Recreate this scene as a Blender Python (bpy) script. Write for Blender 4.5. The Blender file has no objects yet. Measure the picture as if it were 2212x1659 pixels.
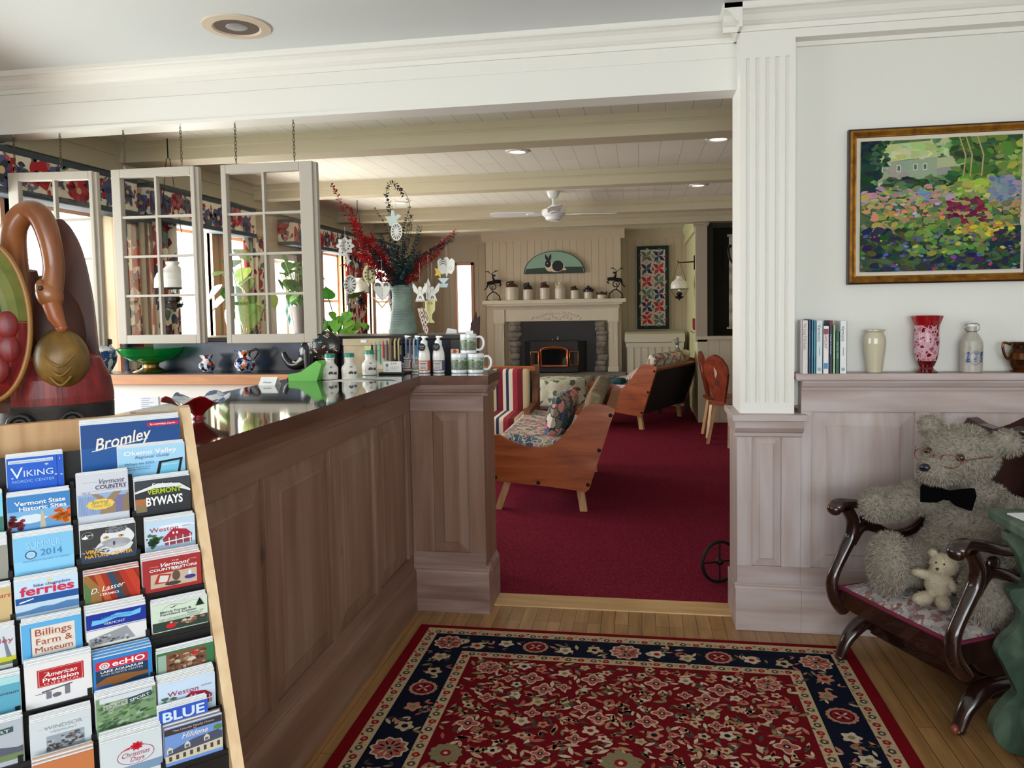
import bpy, bmesh, math, random
from math import sin, cos, pi, radians, sqrt, atan2
from mathutils import Vector, Matrix
random.seed(7)
SC = bpy.context.scene
COL = SC.collection

# ------------------------------------------------------------------ camera, world, daylight, exposure
def make_camera():
    yaw, pitch, roll = radians(-9.4932), radians(-3.3697), radians(-0.9852)
    f = Vector((sin(yaw) * cos(pitch), cos(yaw) * cos(pitch), sin(pitch)))
    r = Vector((cos(yaw), -sin(yaw), 0)); u = r.cross(f)
    r2 = r * cos(roll) + u * sin(roll); u2 = -r * sin(roll) + u * cos(roll)
    cd = bpy.data.cameras.new('camera'); co = bpy.data.objects.new('camera', cd); COL.objects.link(co)
    m = Matrix((r2, u2, -f)).transposed().to_4x4(); m.translation = (0, 0, 1.45)
    co.matrix_world = m
    cd.sensor_width = 36; cd.sensor_fit = 'HORIZONTAL'; cd.lens = 26.943; cd.shift_y = -0.02975
    cd.clip_start = 0.02; cd.clip_end = 100
    SC.camera = co
make_camera()
W = bpy.data.worlds.new('World'); SC.world = W; W.use_nodes = True
bg = W.node_tree.nodes['Background']; bg.inputs[0].default_value = (0.93, 1.0, 1.0, 1); bg.inputs[1].default_value = 3.2
def area(name, loc, rot, sx, sy, power, col=(1, 1, 1)):
    l = bpy.data.lights.new(name, 'AREA'); l.shape = 'RECTANGLE'; l.size = sx; l.size_y = sy; l.energy = power; l.color = col
    o = bpy.data.objects.new(name, l); COL.objects.link(o); o.location = loc; o.rotation_euler = [radians(a) for a in rot]
    return o
DAY = (0.93, 0.98, 1.0)
# daylight standing outside each window of the left wall (pointing +X) and the window behind the camera
area('daylight_reception', (-3.75, 2.4, 1.75), (0, -97, 0), 1.5, 3.6, 165, DAY)
area('daylight_bay', (-3.75, 5.5, 1.5), (0, -112, 0), 1.3, 1.5, 230, (1, .97, .93))
area('daylight_glass_door', (-3.75, 7.1, 1.4), (0, -110, 0), 1.3, .6, 90, (1, .97, .93))
area('daylight_lounge', (-3.75, 9.3, 1.5), (0, -112, 0), 1.3, 2.2, 240, (1, .97, .93))
area('daylight_entry', (0.3, -2.75, 1.55), (90, 0, 0), 3.6, 1.5, 88, (.90, .96, 1.0))
SC.view_settings.view_transform = 'Standard'; SC.view_settings.look = 'None'
SC.view_settings.gamma = 1; SC.view_settings.use_curve_mapping = False
SC.view_settings.exposure = 0.10

# ------------------------------------------------------------------ materials
def lin(c): return c / 12.92 if c <= .04045 else ((c + .055) / 1.055) ** 2.4
def S(r, g, b): return (lin(r / 255), lin(g / 255), lin(b / 255), 1)
MATS = {}
def mat(col, rough=.6, metal=0.0, spec=.5, coat=0.0, trans=0.0, name=None):
    key = (tuple(col), rough, metal, spec, coat, trans)
    if key in MATS: return MATS[key]
    m = bpy.data.materials.new(name or 'paint'); m.use_nodes = True
    b = m.node_tree.nodes['Principled BSDF']
    b.inputs['Base Color'].default_value = S(*col) if len(col) == 3 else col
    b.inputs['Roughness'].default_value = rough; b.inputs['Metallic'].default_value = metal
    b.inputs['Specular IOR Level'].default_value = spec; b.inputs['Coat Weight'].default_value = coat
    b.inputs['Transmission Weight'].default_value = trans
    MATS[key] = m
    return m
def nodes(name):
    m = bpy.data.materials.new(name); m.use_nodes = True
    nt = m.node_tree; return m, nt, nt.nodes['Principled BSDF'], nt.nodes.new, nt.links.new
def ramp(nt, stops, interp='LINEAR'):
    r = nt.nodes.new('ShaderNodeValToRGB'); r.color_ramp.interpolation = interp
    e = r.color_ramp.elements
    while len(e) < len(stops): e.new(.5)
    for i, (p, c) in enumerate(stops): e[i].position = p; e[i].color = S(*c)
    return r
def noisy(name, stops, scale=(5, 5, 5), rough=.6, bump=0.0, detail=4, dist=0.0, spec=.5, coat=0.0, metal=0.0, bscale=None, dark=None):
    m, nt, b, N, L = nodes(name)
    tc = N('ShaderNodeTexCoord'); mp = N('ShaderNodeMapping'); mp.inputs['Scale'].default_value = scale
    L(tc.outputs['Object'], mp.inputs['Vector'])
    n = N('ShaderNodeTexNoise'); n.inputs['Scale'].default_value = 1; n.inputs['Detail'].default_value = detail; n.inputs['Distortion'].default_value = dist
    L(mp.outputs[0], n.inputs['Vector'])
    r = ramp(nt, stops); L(n.outputs['Fac'], r.inputs['Fac'])
    out = r.outputs['Color']
    if dark:   # knots: scattered small dark spots in the wood itself
        v = N('ShaderNodeTexVoronoi'); v.inputs['Scale'].default_value = dark[0]
        mp2 = N('ShaderNodeMapping'); mp2.inputs['Scale'].default_value = dark[3] if len(dark) > 3 else (1, 1, .5)
        L(tc.outputs['Object'], mp2.inputs['Vector']); L(mp2.outputs[0], v.inputs['Vector'])
        rr = ramp(nt, [(0, (255, 255, 255)), (dark[1], (0, 0, 0))]); L(v.outputs['Distance'], rr.inputs['Fac'])
        mx = N('ShaderNodeMix'); mx.data_type = 'RGBA'; mx.inputs[7].default_value = S(*dark[2])
        L(rr.outputs['Color'], mx.inputs[0]); L(out, mx.inputs[6]); out = mx.outputs[2]
    L(out, b.inputs['Base Color'])
    b.inputs['Roughness'].default_value = rough; b.inputs['Specular IOR Level'].default_value = spec
    b.inputs['Coat Weight'].default_value = coat; b.inputs['Metallic'].default_value = metal
    if bump:
        bp = N('ShaderNodeBump'); bp.inputs['Strength'].default_value = bump; bp.inputs['Distance'].default_value = .01
        if bscale:
            n2 = N('ShaderNodeTexNoise'); n2.inputs['Scale'].default_value = bscale; L(tc.outputs['Object'], n2.inputs['Vector']); L(n2.outputs['Fac'], bp.inputs['Height'])
        else: L(n.outputs['Fac'], bp.inputs['Height'])
        L(bp.outputs[0], b.inputs['Normal'])
    return m
def boards(name, c1, c2, cm, length, width, rot, rough, mortar=.0016, coat=0.0, grain=None, bump=.3, spec=.5):
    m, nt, b, N, L = nodes(name)
    tc = N('ShaderNodeTexCoord'); mp = N('ShaderNodeMapping'); mp.inputs['Rotation'].default_value = rot
    L(tc.outputs['Object'], mp.inputs['Vector'])
    br = N('ShaderNodeTexBrick'); br.inputs['Scale'].default_value = 1
    br.inputs['Color1'].default_value = S(*c1); br.inputs['Color2'].default_value = S(*c2); br.inputs['Mortar'].default_value = S(*cm)
    br.inputs['Mortar Size'].default_value = mortar; br.inputs['Mortar Smooth'].default_value = .1
    br.inputs['Brick Width'].default_value = length; br.inputs['Row Height'].default_value = width; br.offset = .37; br.offset_frequency = 3
    L(mp.outputs[0], br.inputs['Vector'])
    out = br.outputs['Color']
    if grain:
        mp2 = N('ShaderNodeMapping'); mp2.inputs['Scale'].default_value = grain; L(tc.outputs['Object'], mp2.inputs['Vector'])
        n = N('ShaderNodeTexNoise'); n.inputs['Scale'].default_value = 1; n.inputs['Detail'].default_value = 5; L(mp2.outputs[0], n.inputs['Vector'])
        r = ramp(nt, [(.25, (150, 140, 130)), (.75, (255, 255, 255))]); L(n.outputs['Fac'], r.inputs['Fac'])
        mx = N('ShaderNodeMix'); mx.data_type = 'RGBA'; mx.blend_type = 'MULTIPLY'; mx.inputs[0].default_value = .75
        L(out, mx.inputs[6]); L(r.outputs['Color'], mx.inputs[7]); out = mx.outputs[2]
    L(out, b.inputs['Base Color'])
    b.inputs['Roughness'].default_value = rough; b.inputs['Coat Weight'].default_value = coat; b.inputs['Specular IOR Level'].default_value = spec
    if bump:
        bp = N('ShaderNodeBump'); bp.inputs['Strength'].default_value = bump; bp.inputs['Distance'].default_value = .004; bp.invert = True
        L(br.outputs['Fac'], bp.inputs['Height']); L(bp.outputs[0], b.inputs['Normal'])
    return m
def cells(name, cols, scale, rough=.85, stretch=(1, 1, 1), edge=None, feature='F1', jitter=1.0, second=None):
    """woven / printed pattern: voronoi cells that take random colours, optional outline, optional finer second layer"""
    m, nt, b, N, L = nodes(name)
    tc = N('ShaderNodeTexCoord'); mp = N('ShaderNodeMapping'); mp.inputs['Scale'].default_value = stretch; L(tc.outputs['Object'], mp.inputs['Vector'])
    nz = N('ShaderNodeTexNoise'); nz.inputs['Scale'].default_value = scale * 1.3; nz.inputs['Detail'].default_value = 2; L(mp.outputs[0], nz.inputs['Vector'])
    ad = N('ShaderNodeVectorMath'); ad.operation = 'MULTIPLY_ADD'; L(nz.outputs['Color'], ad.inputs[0]); ad.inputs[1].default_value = [.9 / scale] * 3; L(mp.outputs[0], ad.inputs[2])
    v = N('ShaderNodeTexVoronoi'); v.inputs['Scale'].default_value = scale; v.feature = feature; v.inputs['Randomness'].default_value = jitter; L(ad.outputs[0], v.inputs['Vector'])
    sp = N('ShaderNodeSeparateColor'); L(v.outputs['Color'], sp.inputs[0])
    n = len(cols); r = ramp(nt, [(i / n, c) for i, c in enumerate(cols)], 'CONSTANT'); L(sp.outputs[0], r.inputs['Fac'])
    out = r.outputs['Color']
    if second:
        v2 = N('ShaderNodeTexVoronoi'); v2.inputs['Scale'].default_value = scale * second[0]; L(ad.outputs[0], v2.inputs['Vector'])
        s2 = N('ShaderNodeSeparateColor'); L(v2.outputs['Color'], s2.inputs[0])
        r2 = ramp(nt, [(0, (0, 0, 0)), (second[1], (255, 255, 255))], 'CONSTANT'); L(s2.outputs[1], r2.inputs['Fac'])
        r3 = ramp(nt, [(i / len(second[2]), c) for i, c in enumerate(second[2])], 'CONSTANT'); L(s2.outputs[0], r3.inputs['Fac'])
        mx = N('ShaderNodeMix'); mx.data_type = 'RGBA'; L(r2.outputs['Color'], mx.inputs[0]); L(out, mx.inputs[6]); L(r3.outputs['Color'], mx.inputs[7]); out = mx.outputs[2]
    if edge:
        e = N('ShaderNodeTexVoronoi'); e.inputs['Scale'].default_value = scale; e.feature = 'DISTANCE_TO_EDGE'; L(ad.outputs[0], e.inputs['Vector'])
        re = ramp(nt, [(0, (255, 255, 255)), (edge[1], (0, 0, 0))], 'CONSTANT'); L(e.outputs['Distance'], re.inputs['Fac'])
        mx = N('ShaderNodeMix'); mx.data_type = 'RGBA'; L(re.outputs['Color'], mx.inputs[0]); L(out, mx.inputs[6]); mx.inputs[7].default_value = S(*edge[0]); out = mx.outputs[2]
    L(out, b.inputs['Base Color']); b.inputs['Roughness'].default_value = rough; b.inputs['Specular IOR Level'].default_value = .2
    return m
def stripes(name, seq, axis, period, rough=.85):
    m, nt, b, N, L = nodes(name)
    tc = N('ShaderNodeTexCoord'); sx = N('ShaderNodeSeparateXYZ'); L(tc.outputs['Object'], sx.inputs[0])
    d = N('ShaderNodeMath'); d.operation = 'DIVIDE'; d.inputs[1].default_value = period; L(sx.outputs[axis], d.inputs[0])
    f = N('ShaderNodeMath'); f.operation = 'FRACT'; L(d.outputs[0], f.inputs[0])
    r = ramp(nt, seq, 'CONSTANT'); L(f.outputs[0], r.inputs['Fac']); L(r.outputs['Color'], b.inputs['Base Color']); b.inputs['Roughness'].default_value = rough; b.inputs['Specular IOR Level'].default_value = .2
    return m
def pane_glass(name='window_glass', tint=(1, 1, 1, 1), refl=.10):
    m = bpy.data.materials.new(name); m.use_nodes = True; nt = m.node_tree; nt.nodes.clear()
    o = nt.nodes.new('ShaderNodeOutputMaterial'); t = nt.nodes.new('ShaderNodeBsdfTransparent'); g = nt.nodes.new('ShaderNodeBsdfGlossy'); x = nt.nodes.new('ShaderNodeMixShader')
    t.inputs[0].default_value = tint; g.inputs['Roughness'].default_value = .02; x.inputs[0].default_value = refl
    nt.links.new(t.outputs[0], x.inputs[1]); nt.links.new(g.outputs[0], x.inputs[2]); nt.links.new(x.outputs[0], o.inputs[0])
    return m
GLASS = pane_glass()
def glass(name, col, rough=.03):
    m, nt, b, N, L = nodes(name); b.inputs['Base Color'].default_value = S(*col); b.inputs['Transmission Weight'].default_value = .85
    b.inputs['Roughness'].default_value = rough; b.inputs['IOR'].default_value = 1.35
    return m
def glow(name, col, strength):
    m, nt, b, N, L = nodes(name); b.inputs['Base Color'].default_value = S(*col); b.inputs['Emission Color'].default_value = S(*col); b.inputs['Emission Strength'].default_value = strength
    return m

WHITE = mat((232, 230, 224), .5, name='white_paint')
WALLW = mat((226, 226, 220), .7, name='wall_paint')
CEILW = mat((222, 226, 228), .8, name='ceiling_paint')
CREAM = mat((206, 200, 182), .6, name='cream_paint')
BEIGE = mat((196, 182, 152), .65, name='beige_paint')
PINKLITW = mat((196, 148, 118), .55, name='pink_lit_pine_casing')  # brownish casing wood; the pink cast of the light is put into its colour
BLACK = mat((14, 14, 18), .45, name='black')
IRON = mat((30, 29, 30), .5, .6, name='wrought_iron')
BRASS = mat((190, 140, 60), .25, 1.0, name='brass')
COPPER = mat((200, 120, 80), .22, 1.0, name='copper')
PICKLE = noisy('pickled_pine', [(.25, (168, 146, 138)), (.5, (188, 172, 168)), (.75, (200, 192, 194))], (16, 16, 1.6), .5, .05, 5, .4, dark=(4.2, .10, (96, 84, 88)))
PICKLEH = noisy('pickled_pine_rail', [(.25, (162, 140, 132)), (.5, (182, 164, 160)), (.75, (194, 184, 184))], (1.6, 16, 16), .5, .05, 5, .4, dark=(3.4, .09, (96, 84, 88), (.5, 1, 1)))
CPINE = noisy('counter_pine', [(.25, (116, 84, 68)), (.5, (136, 102, 86)), (.75, (150, 122, 108))], (17, 17, 1.5), .45, .05, 5, .4, dark=(4.0, .08, (62, 44, 38)))
CPINEH = noisy('counter_pine_rail', [(.25, (112, 80, 64)), (.5, (132, 98, 82)), (.75, (146, 116, 102))], (17, 1.5, 17), .45, .05, 5, .4, dark=(3.6, .07, (62, 44, 38), (1, .5, 1)))
CEDGE = noisy('counter_edge', [(.3, (74, 44, 32)), (.7, (104, 66, 48))], (20, 2, 20), .3, 0, 4, .3, coat=.3)
OAK = noisy('honey_oak', [(.3, (172, 128, 84)), (.55, (200, 158, 112)), (.8, (214, 176, 130))], (30, 30, 2.5), .35, .05, 5, .4, coat=.2)
PINE = noisy('stained_pine', [(.3, (130, 58, 22)), (.55, (164, 82, 36)), (.8, (182, 100, 50))], (3, 14, 18), .35, .03, 4, .5, coat=.25, dark=(3.3, .09, (70, 28, 12)))
DARKW = noisy('dark_mahogany', [(.3, (24, 12, 10)), (.7, (54, 26, 20))], (20, 20, 3), .22, 0, 4, .3, coat=.5)

# ------------------------------------------------------------------ mesh builder
def V(*a): return Vector(a)
X, Y, Z = V(1, 0, 0), V(0, 1, 0), V(0, 0, 1)
TXT = {}
def text_geo(s, shear=0.0, bold=0.0):
    k = (s, shear, bold)
    if k in TXT: return TXT[k]
    c = bpy.data.curves.new('lettering', 'FONT'); c.body = s; c.size = 1; c.shear = shear; c.offset = bold; c.resolution_u = 3
    o = bpy.data.objects.new('lettering', c); COL.objects.link(o)
    me = o.to_mesh(); vs = [(v.co.x, v.co.y) for v in me.vertices]; fs = [tuple(p.vertices) for p in me.polygons]
    o.to_mesh_clear(); bpy.data.objects.remove(o); bpy.data.curves.remove(c)
    TXT[k] = (vs, fs); return TXT[k]
class MB:
    def __init__(s): s.v = []; s.f = []; s.m = []; s.s = []
    def add(s, vs, fs, m=0, sm=False):
        b = len(s.v); s.v += [tuple(v) for v in vs]
        for f in fs: s.f.append([b + i for i in f]); s.m.append(m); s.s.append(sm)
    def box(s, x0, x1, y0, y1, z0, z1, m=0):
        s.obox(V((x0 + x1) / 2, (y0 + y1) / 2, (z0 + z1) / 2), X * (x1 - x0) / 2, Y * (y1 - y0) / 2, Z * (z1 - z0) / 2, m)
    def obox(s, c, a, b, d, m=0):
        c = Vector(c); vs = [c + a * i + b * j + d * k for k in (-1, 1) for j in (-1, 1) for i in (-1, 1)]
        s.add(vs, [(0, 2, 3, 1), (4, 5, 7, 6), (0, 1, 5, 4), (2, 6, 7, 3), (0, 4, 6, 2), (1, 3, 7, 5)], m)
    def bar(s, p, q, w, h, m=0, up=Z):
        p, q = Vector(p), Vector(q); d = (q - p); n = d.normalized(); a = n.cross(up)
        if a.length < 1e-4: a = n.cross(X)
        a.normalize(); b = a.cross(n)
        s.obox((p + q) / 2, a * w / 2, b * h / 2, d / 2, m)
    def tube(s, path, r, n=8, m=0, closed=False, cap=True, flat=None):
        P = [Vector(p) for p in path]; k = len(P); R = r if isinstance(r, (list, tuple)) else [r] * k
        T = []
        for i in range(k):
            a = P[(i - 1) % k] if (i or closed) else P[i]; b = P[(i + 1) % k] if (i < k - 1 or closed) else P[i]
            T.append((b - a).normalized())
        ref = Z if abs(T[0].z) < .9 else X
        u = T[0].cross(ref).normalized(); vs = []
        for i in range(k):
            u = (u - T[i] * u.dot(T[i])).normalized(); w = T[i].cross(u)
            for j in range(n):
                a = 2 * pi * j / n; vs.append(P[i] + (u * cos(a) + w * sin(a) * (flat or 1)) * R[i])
        fs = []
        for i in range(k if closed else k - 1):
            for j in range(n):
                fs.append((i * n + j, i * n + (j + 1) % n, ((i + 1) % k) * n + (j + 1) % n, ((i + 1) % k) * n + j))
        s.add(vs, fs, m, True)
        if cap and not closed:
            s.add(vs[:n], [tuple(range(n - 1, -1, -1))], m); s.add(vs[-n:], [tuple(range(n))], m)
    def lathe(s, prof, c=(0, 0, 0), n=28, m=0, fr=(X, Y, Z), wob=None, mf=None):
        c = Vector(c); vs = []
        for i, (r, z) in enumerate(prof):
            for j in range(n):
                a = 2 * pi * j / n; rr = r * (wob(a, i) if wob else 1); dz = 0
                vs.append(c + fr[0] * cos(a) * rr + fr[1] * sin(a) * rr + fr[2] * z)
        for i in range(len(prof) - 1):
            fs = [(i * n + j, i * n + (j + 1) % n, (i + 1) * n + (j + 1) % n, (i + 1) * n + j) for j in range(n)]
            s.add([vs[q] for q in range(i * n, (i + 2) * n)], [tuple(a - i * n for a in f) for f in fs], mf(i) if mf else m, True)
        if prof[0][0] > 1e-5: s.add(vs[:n], [tuple(range(n - 1, -1, -1))], m if not mf else mf(0))
        if prof[-1][0] > 1e-5: s.add(vs[-n:], [tuple(range(n))], m if not mf else mf(len(prof) - 2))
    def prism(s, pts, o, u, v, w, m=0, side=None, sm=False):
        o = Vector(o); n = len(pts); A = [o + u * a + v * b for a, b in pts]; B = [p + w for p in A]
        s.add(A, [tuple(range(n - 1, -1, -1))], m); s.add(B, [tuple(range(n))], m)
        s.add(A + B, [(i, (i + 1) % n, n + (i + 1) % n, n + i) for i in range(n)], side if side is not None else m, sm)
    def grid(s, fn, nu, nv, m=0, sm=True, cu=False):
        vs = [fn(i / nu, j / nv) for j in range(nv + 1) for i in range(nu + 1)]; w = nu + 1
        s.add(vs, [(j * w + i, j * w + i + 1, (j + 1) * w + i + 1, (j + 1) * w + i) for j in range(nv) for i in range(nu)], m, sm)
    def ell(s, c, rx, ry, rz, n=16, k=10, m=0, fr=(X, Y, Z), e=1.0):
        c = Vector(c); vs = []
        sg = lambda t: math.copysign(abs(t) ** e, t)
        for i in range(k + 1):
            t = -pi / 2 + pi * i / k
            for j in range(n):
                a = 2 * pi * j / n
                vs.append(c + fr[0] * rx * sg(cos(t)) * sg(cos(a)) + fr[1] * ry * sg(cos(t)) * sg(sin(a)) + fr[2] * rz * sg(sin(t)))
        s.add(vs, [(i * n + j, i * n + (j + 1) % n, (i + 1) * n + (j + 1) % n, (i + 1) * n + j) for i in range(k) for j in range(n)], m, True)
    def poly(s, pts, m=0): s.add(pts, [tuple(range(len(pts)))], m)
    # flat printed marks on a face with frame (o, u, v) and normal n; lay = layer number
    def mark(s, pts, fr, m, lay=1, step=.00025):
        o, u, v, n = fr; s.add([o + u * a + v * b + n * (lay * step) for a, b in pts], [tuple(range(len(pts)))], m)
    def text(s, t, fr, x, y, size, m, lay=4, al='C', shear=0.0, bold=0.0, width=None, step=.00025, rot=0.0):
        vs, fs = text_geo(t, shear, bold)
        if not vs: return
        x0 = min(a for a, b in vs); x1 = max(a for a, b in vs)
        k = size; kx = size if width is None else width / (x1 - x0)
        off = {'L': -x0, 'C': -(x0 + x1) / 2, 'R': -x1}[al]
        o, u, v, n = fr; c, d = cos(rot), sin(rot)
        P = []
        for a, b in vs:
            a2, b2 = (a + off) * kx, b * k
            P.append(o + u * (x + a2 * c - b2 * d) + v * (y + a2 * d + b2 * c) + n * (lay * step))
        s.add(P, fs, m)
    def obj(s, name, mats, parent=None, bevel=0.0, sub=0, seg=2, solid=0.0):
        me = bpy.data.meshes.new(name); me.from_pydata(s.v, [], s.f)
        if not isinstance(mats, (list, tuple)): mats = [mats]
        for q in mats: me.materials.append(q)
        me.polygons.foreach_set('material_index', s.m); me.polygons.foreach_set('use_smooth', s.s)
        me.update()
        o = bpy.data.objects.new(name, me); COL.objects.link(o)
        if parent: o.parent = parent
        if solid: k = o.modifiers.new('thickness', 'SOLIDIFY'); k.thickness = solid; k.offset = 0
        if bevel: k = o.modifiers.new('bevel', 'BEVEL'); k.width = bevel; k.segments = seg; k.limit_method = 'ANGLE'; k.angle_limit = radians(40)
        if sub: k = o.modifiers.new('subdivision', 'SUBSURF'); k.levels = sub; k.render_levels = sub
        return o
def tag(o, label=None, cat=None, group=None, kind=None):
    if label: o['label'] = label
    if cat: o['category'] = cat
    if group: o['group'] = group
    if kind: o['kind'] = kind
    return o
def thing(name, label, cat, loc=(0, 0, 0), rz=0.0, group=None):
    o = bpy.data.objects.new(name, None); COL.objects.link(o); o.empty_display_size = .05
    o.location = loc; o.rotation_euler = (0, 0, rz); return tag(o, label, cat, group)
def struct(name, mb, mats, parent=None, bevel=0.0, label=None):
    o = mb.obj(name, mats, parent, bevel)
    if not parent: o['kind'] = 'structure'; o['category'] = name.split('_')[0]; o['label'] = label
    return o
def copy_tree(o, parent=None):
    c = o.copy(); COL.objects.link(c)
    if parent: c.parent = parent
    for ch in list(o.children): copy_tree(ch, c)
    return c
def blob(cx, cy, rx, ry, n=12, j=0.0, ph=0.0, pet=0, amp=0.0, rot=0.0):
    out = []
    for i in range(n):
        a = 2 * pi * i / n; k = 1 + (amp * cos(pet * a + ph) if pet else 0) + random.uniform(-j, j)
        x, y = rx * k * cos(a), ry * k * sin(a)
        out.append((cx + x * cos(rot) - y * sin(rot), cy + x * sin(rot) + y * cos(rot)))
    return out
def leafp(cx, cy, ln, wd, a, n=5):
    up = [(ln * i / n, wd * sin(pi * i / n)) for i in range(n + 1)]; lo = [(ln * i / n, -wd * sin(pi * i / n)) for i in range(n - 1, 0, -1)]
    return [(cx + x * cos(a) - y * sin(a), cy + x * sin(a) + y * cos(a)) for x, y in up + lo]
def rect(x0, x1, y0, y1): return [(x0, y0), (x1, y0), (x1, y1), (x0, y1)]
def arc(cx, cy, r, a0, a1, n=12, ry=None): return [(cx + r * cos(a0 + (a1 - a0) * i / n), cy + (ry or r) * sin(a0 + (a1 - a0) * i / n)) for i in range(n + 1)]
def spline(pts, k=6):
    """Catmull-Rom through points"""
    P = [Vector(p) for p in pts]; out = []
    for i in range(len(P) - 1):
        a, b, c, d = P[max(i - 1, 0)], P[i], P[i + 1], P[min(i + 2, len(P) - 1)]
        for j in range(k):
            t = j / k; out.append(.5 * ((2 * b) + (c - a) * t + (2 * a - 5 * b + 4 * c - d) * t * t + (3 * b - a - 3 * c + d) * t ** 3))
    out.append(P[-1]); return out
def cushion(mb, w, d, h, fr, c, m=0, puff=.35, n=12, pinch=.0):
    """pillow: two puffed faces meeting at a seam; w along fr0, d along fr1, thickness h along fr2"""
    c = Vector(c)
    for sgn in (1, -1):
        def fn(u, v):
            x, y = 2 * u - 1, 2 * v - 1
            t = max(0, (1 - x ** 4)) ** .5 * max(0, (1 - y ** 4)) ** .5
            kx = 1 - pinch * (1 - abs(y)) ; ky = 1 - pinch * (1 - abs(x))
            return c + fr[0] * (w / 2 * x * (1 - pinch * (1 - y * y))) + fr[1] * (d / 2 * y * (1 - pinch * (1 - x * x))) + fr[2] * (sgn * h / 2 * t)
        b = len(mb.v); mb.grid(fn if sgn > 0 else (lambda u, v: fn(1 - u, v)), n, n, m, True)
def panelled(mb, o, u, v, n, w, h, panels, mf=0, mp=1, t=.014, bev=.055, rim=.006):
    """flat frame (rails and stiles, thickness t outward) with raised panels set into it"""
    o = Vector(o); us = sorted({0, w} | {a for p in panels for a in p[:2]})
    v0 = min(p[2] for p in panels); v1 = max(p[3] for p in panels)
    def bx(a0, a1, b0, b1, d0, d1, m): mb.obox(o + u * (a0 + a1) / 2 + v * (b0 + b1) / 2 + n * (d0 + d1) / 2, u * (a1 - a0) / 2, v * (b1 - b0) / 2, n * (d1 - d0) / 2, m)
    bx(0, w, 0, v0, 0, t, mf)
    if h > v1: bx(0, w, v1, h, 0, t, mf)
    cuts = sorted(panels); prev = 0
    for p in cuts:
        bx(prev, p[0], v0, v1, 0, t, mp); prev = p[1]
    bx(prev, w, v0, v1, 0, t, mp)
    for a0, a1, b0, b1 in panels:
        R = [(a0, b0), (a1, b0), (a1, b1), (a0, b1)]; I = [(a0 + bev, b0 + bev), (a1 - bev, b0 + bev), (a1 - bev, b1 - bev), (a0 + bev, b1 - bev)]
        P = lambda q, d: o + u * q[0] + v * q[1] + n * d
        A = [P(q, .001) for q in R]; B = [P(q, t - .004) for q in I]; C2 = [P((q[0] + (rim if q[0] < (a0 + a1) / 2 else -rim), q[1] + (rim if q[1] < (b0 + b1) / 2 else -rim)), t) for q in I]
        for i in range(4): mb.add([A[i], A[(i + 1) % 4], B[(i + 1) % 4], B[i]], [(0, 1, 2, 3)], mp); mb.add([B[i], B[(i + 1) % 4], C2[(i + 1) % 4], C2[i]], [(0, 1, 2, 3)], mp)
        mb.add(C2, [(0, 1, 2, 3)], mp)
# ------------------------------------------------------------------ the setting
FLOORM = boards('maple_strip_floor', (196, 152, 98), (174, 128, 78), (70, 46, 26), 1.15, .0615, (0, 0, pi / 2), .32, .0012, coat=.15, grain=(30, 2.5, 1))
PLANKC = boards('painted_plank_ceiling', (226, 224, 208), (220, 218, 202), (150, 146, 130), 6.0, .155, (0, 0, pi / 2), .6, .0015)
CARPET = noisy('red_carpet', [(.3, (96, 22, 38)), (.5, (116, 30, 48)), (.72, (136, 42, 62))], (90, 90, 90), 1.0, .5, 3, 0, spec=.05)
THRESH = noisy('pale_maple', [(.3, (190, 150, 100)), (.7, (214, 176, 124))], (3, 26, 3), .4)
FARW = mat((186, 172, 148), .7, name='taupe_paint')
BEAMM = mat((190, 180, 152), .6, name='putty_paint')
YELW = mat((214, 212, 164), .65, name='pale_yellow_paint')
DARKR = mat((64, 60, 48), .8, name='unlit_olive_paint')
SLATE = noisy('blue_black_slate', [(.35, (26, 32, 42)), (.6, (52, 62, 80)), (.8, (92, 110, 138))], (3, 3, 5), .28, 0, 3, .4)

b = MB(); b.box(-3.6, 3.3, -2.9, 3.61, -.06, 0); struct('floor', b, FLOORM, label='narrow strip wooden floor of the front room')
b = MB(); b.box(-.72, .44, 3.605, 3.76, -.05, .006); struct('trim_1', b, THRESH, bevel=.003, label='pale wooden threshold board where the floor meets the red carpet')
b = MB(); b.box(-3.5, 3.3, 3.76, 13.0, -.06, .008); b.box(-3.5, -.72, 3.61, 3.76, -.06, .006); b.box(.44, 3.3, 3.61, 3.76, -.06, .006)
struct('floor_lounge', b, CARPET, label='dark red carpet of the lounge')
b = MB(); b.box(-3.6, 3.3, -2.9, 3.62, 2.71, 2.8); struct('ceiling', b, CEILW, label='flat white ceiling of the front room')
b = MB(); b.box(-3.6, 3.3, 3.70, 13.0, 2.59, 2.68); struct('ceiling_lounge', b, PLANKC, label='white plank ceiling of the lounge between beams')

CROWN = [(0, 2.61), (.012, 2.61), (.014, 2.632), (.022, 2.636), (.034, 2.648), (.046, 2.668), (.062, 2.680), (.074, 2.684), (.078, 2.690), (.078, 2.71), (0, 2.71)]
# opening header with crown
b = MB()
b.box(-3.6, .433, 3.600, 3.735, 2.405, 2.546); b.box(-3.6, .433, 3.604, 3.735, 2.549, 2.71); b.box(-3.6, .433, 3.592, 3.600, 2.405, 2.424)
b.box(-3.6, .433, 3.606, 3.73, 2.546, 2.549)
b.prism(CROWN, (-3.6, 3.604, 0), -Y, Z, X * 4.05)
struct('trim_2', b, WHITE, label='white beam with crown moulding over the wide opening')
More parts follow.
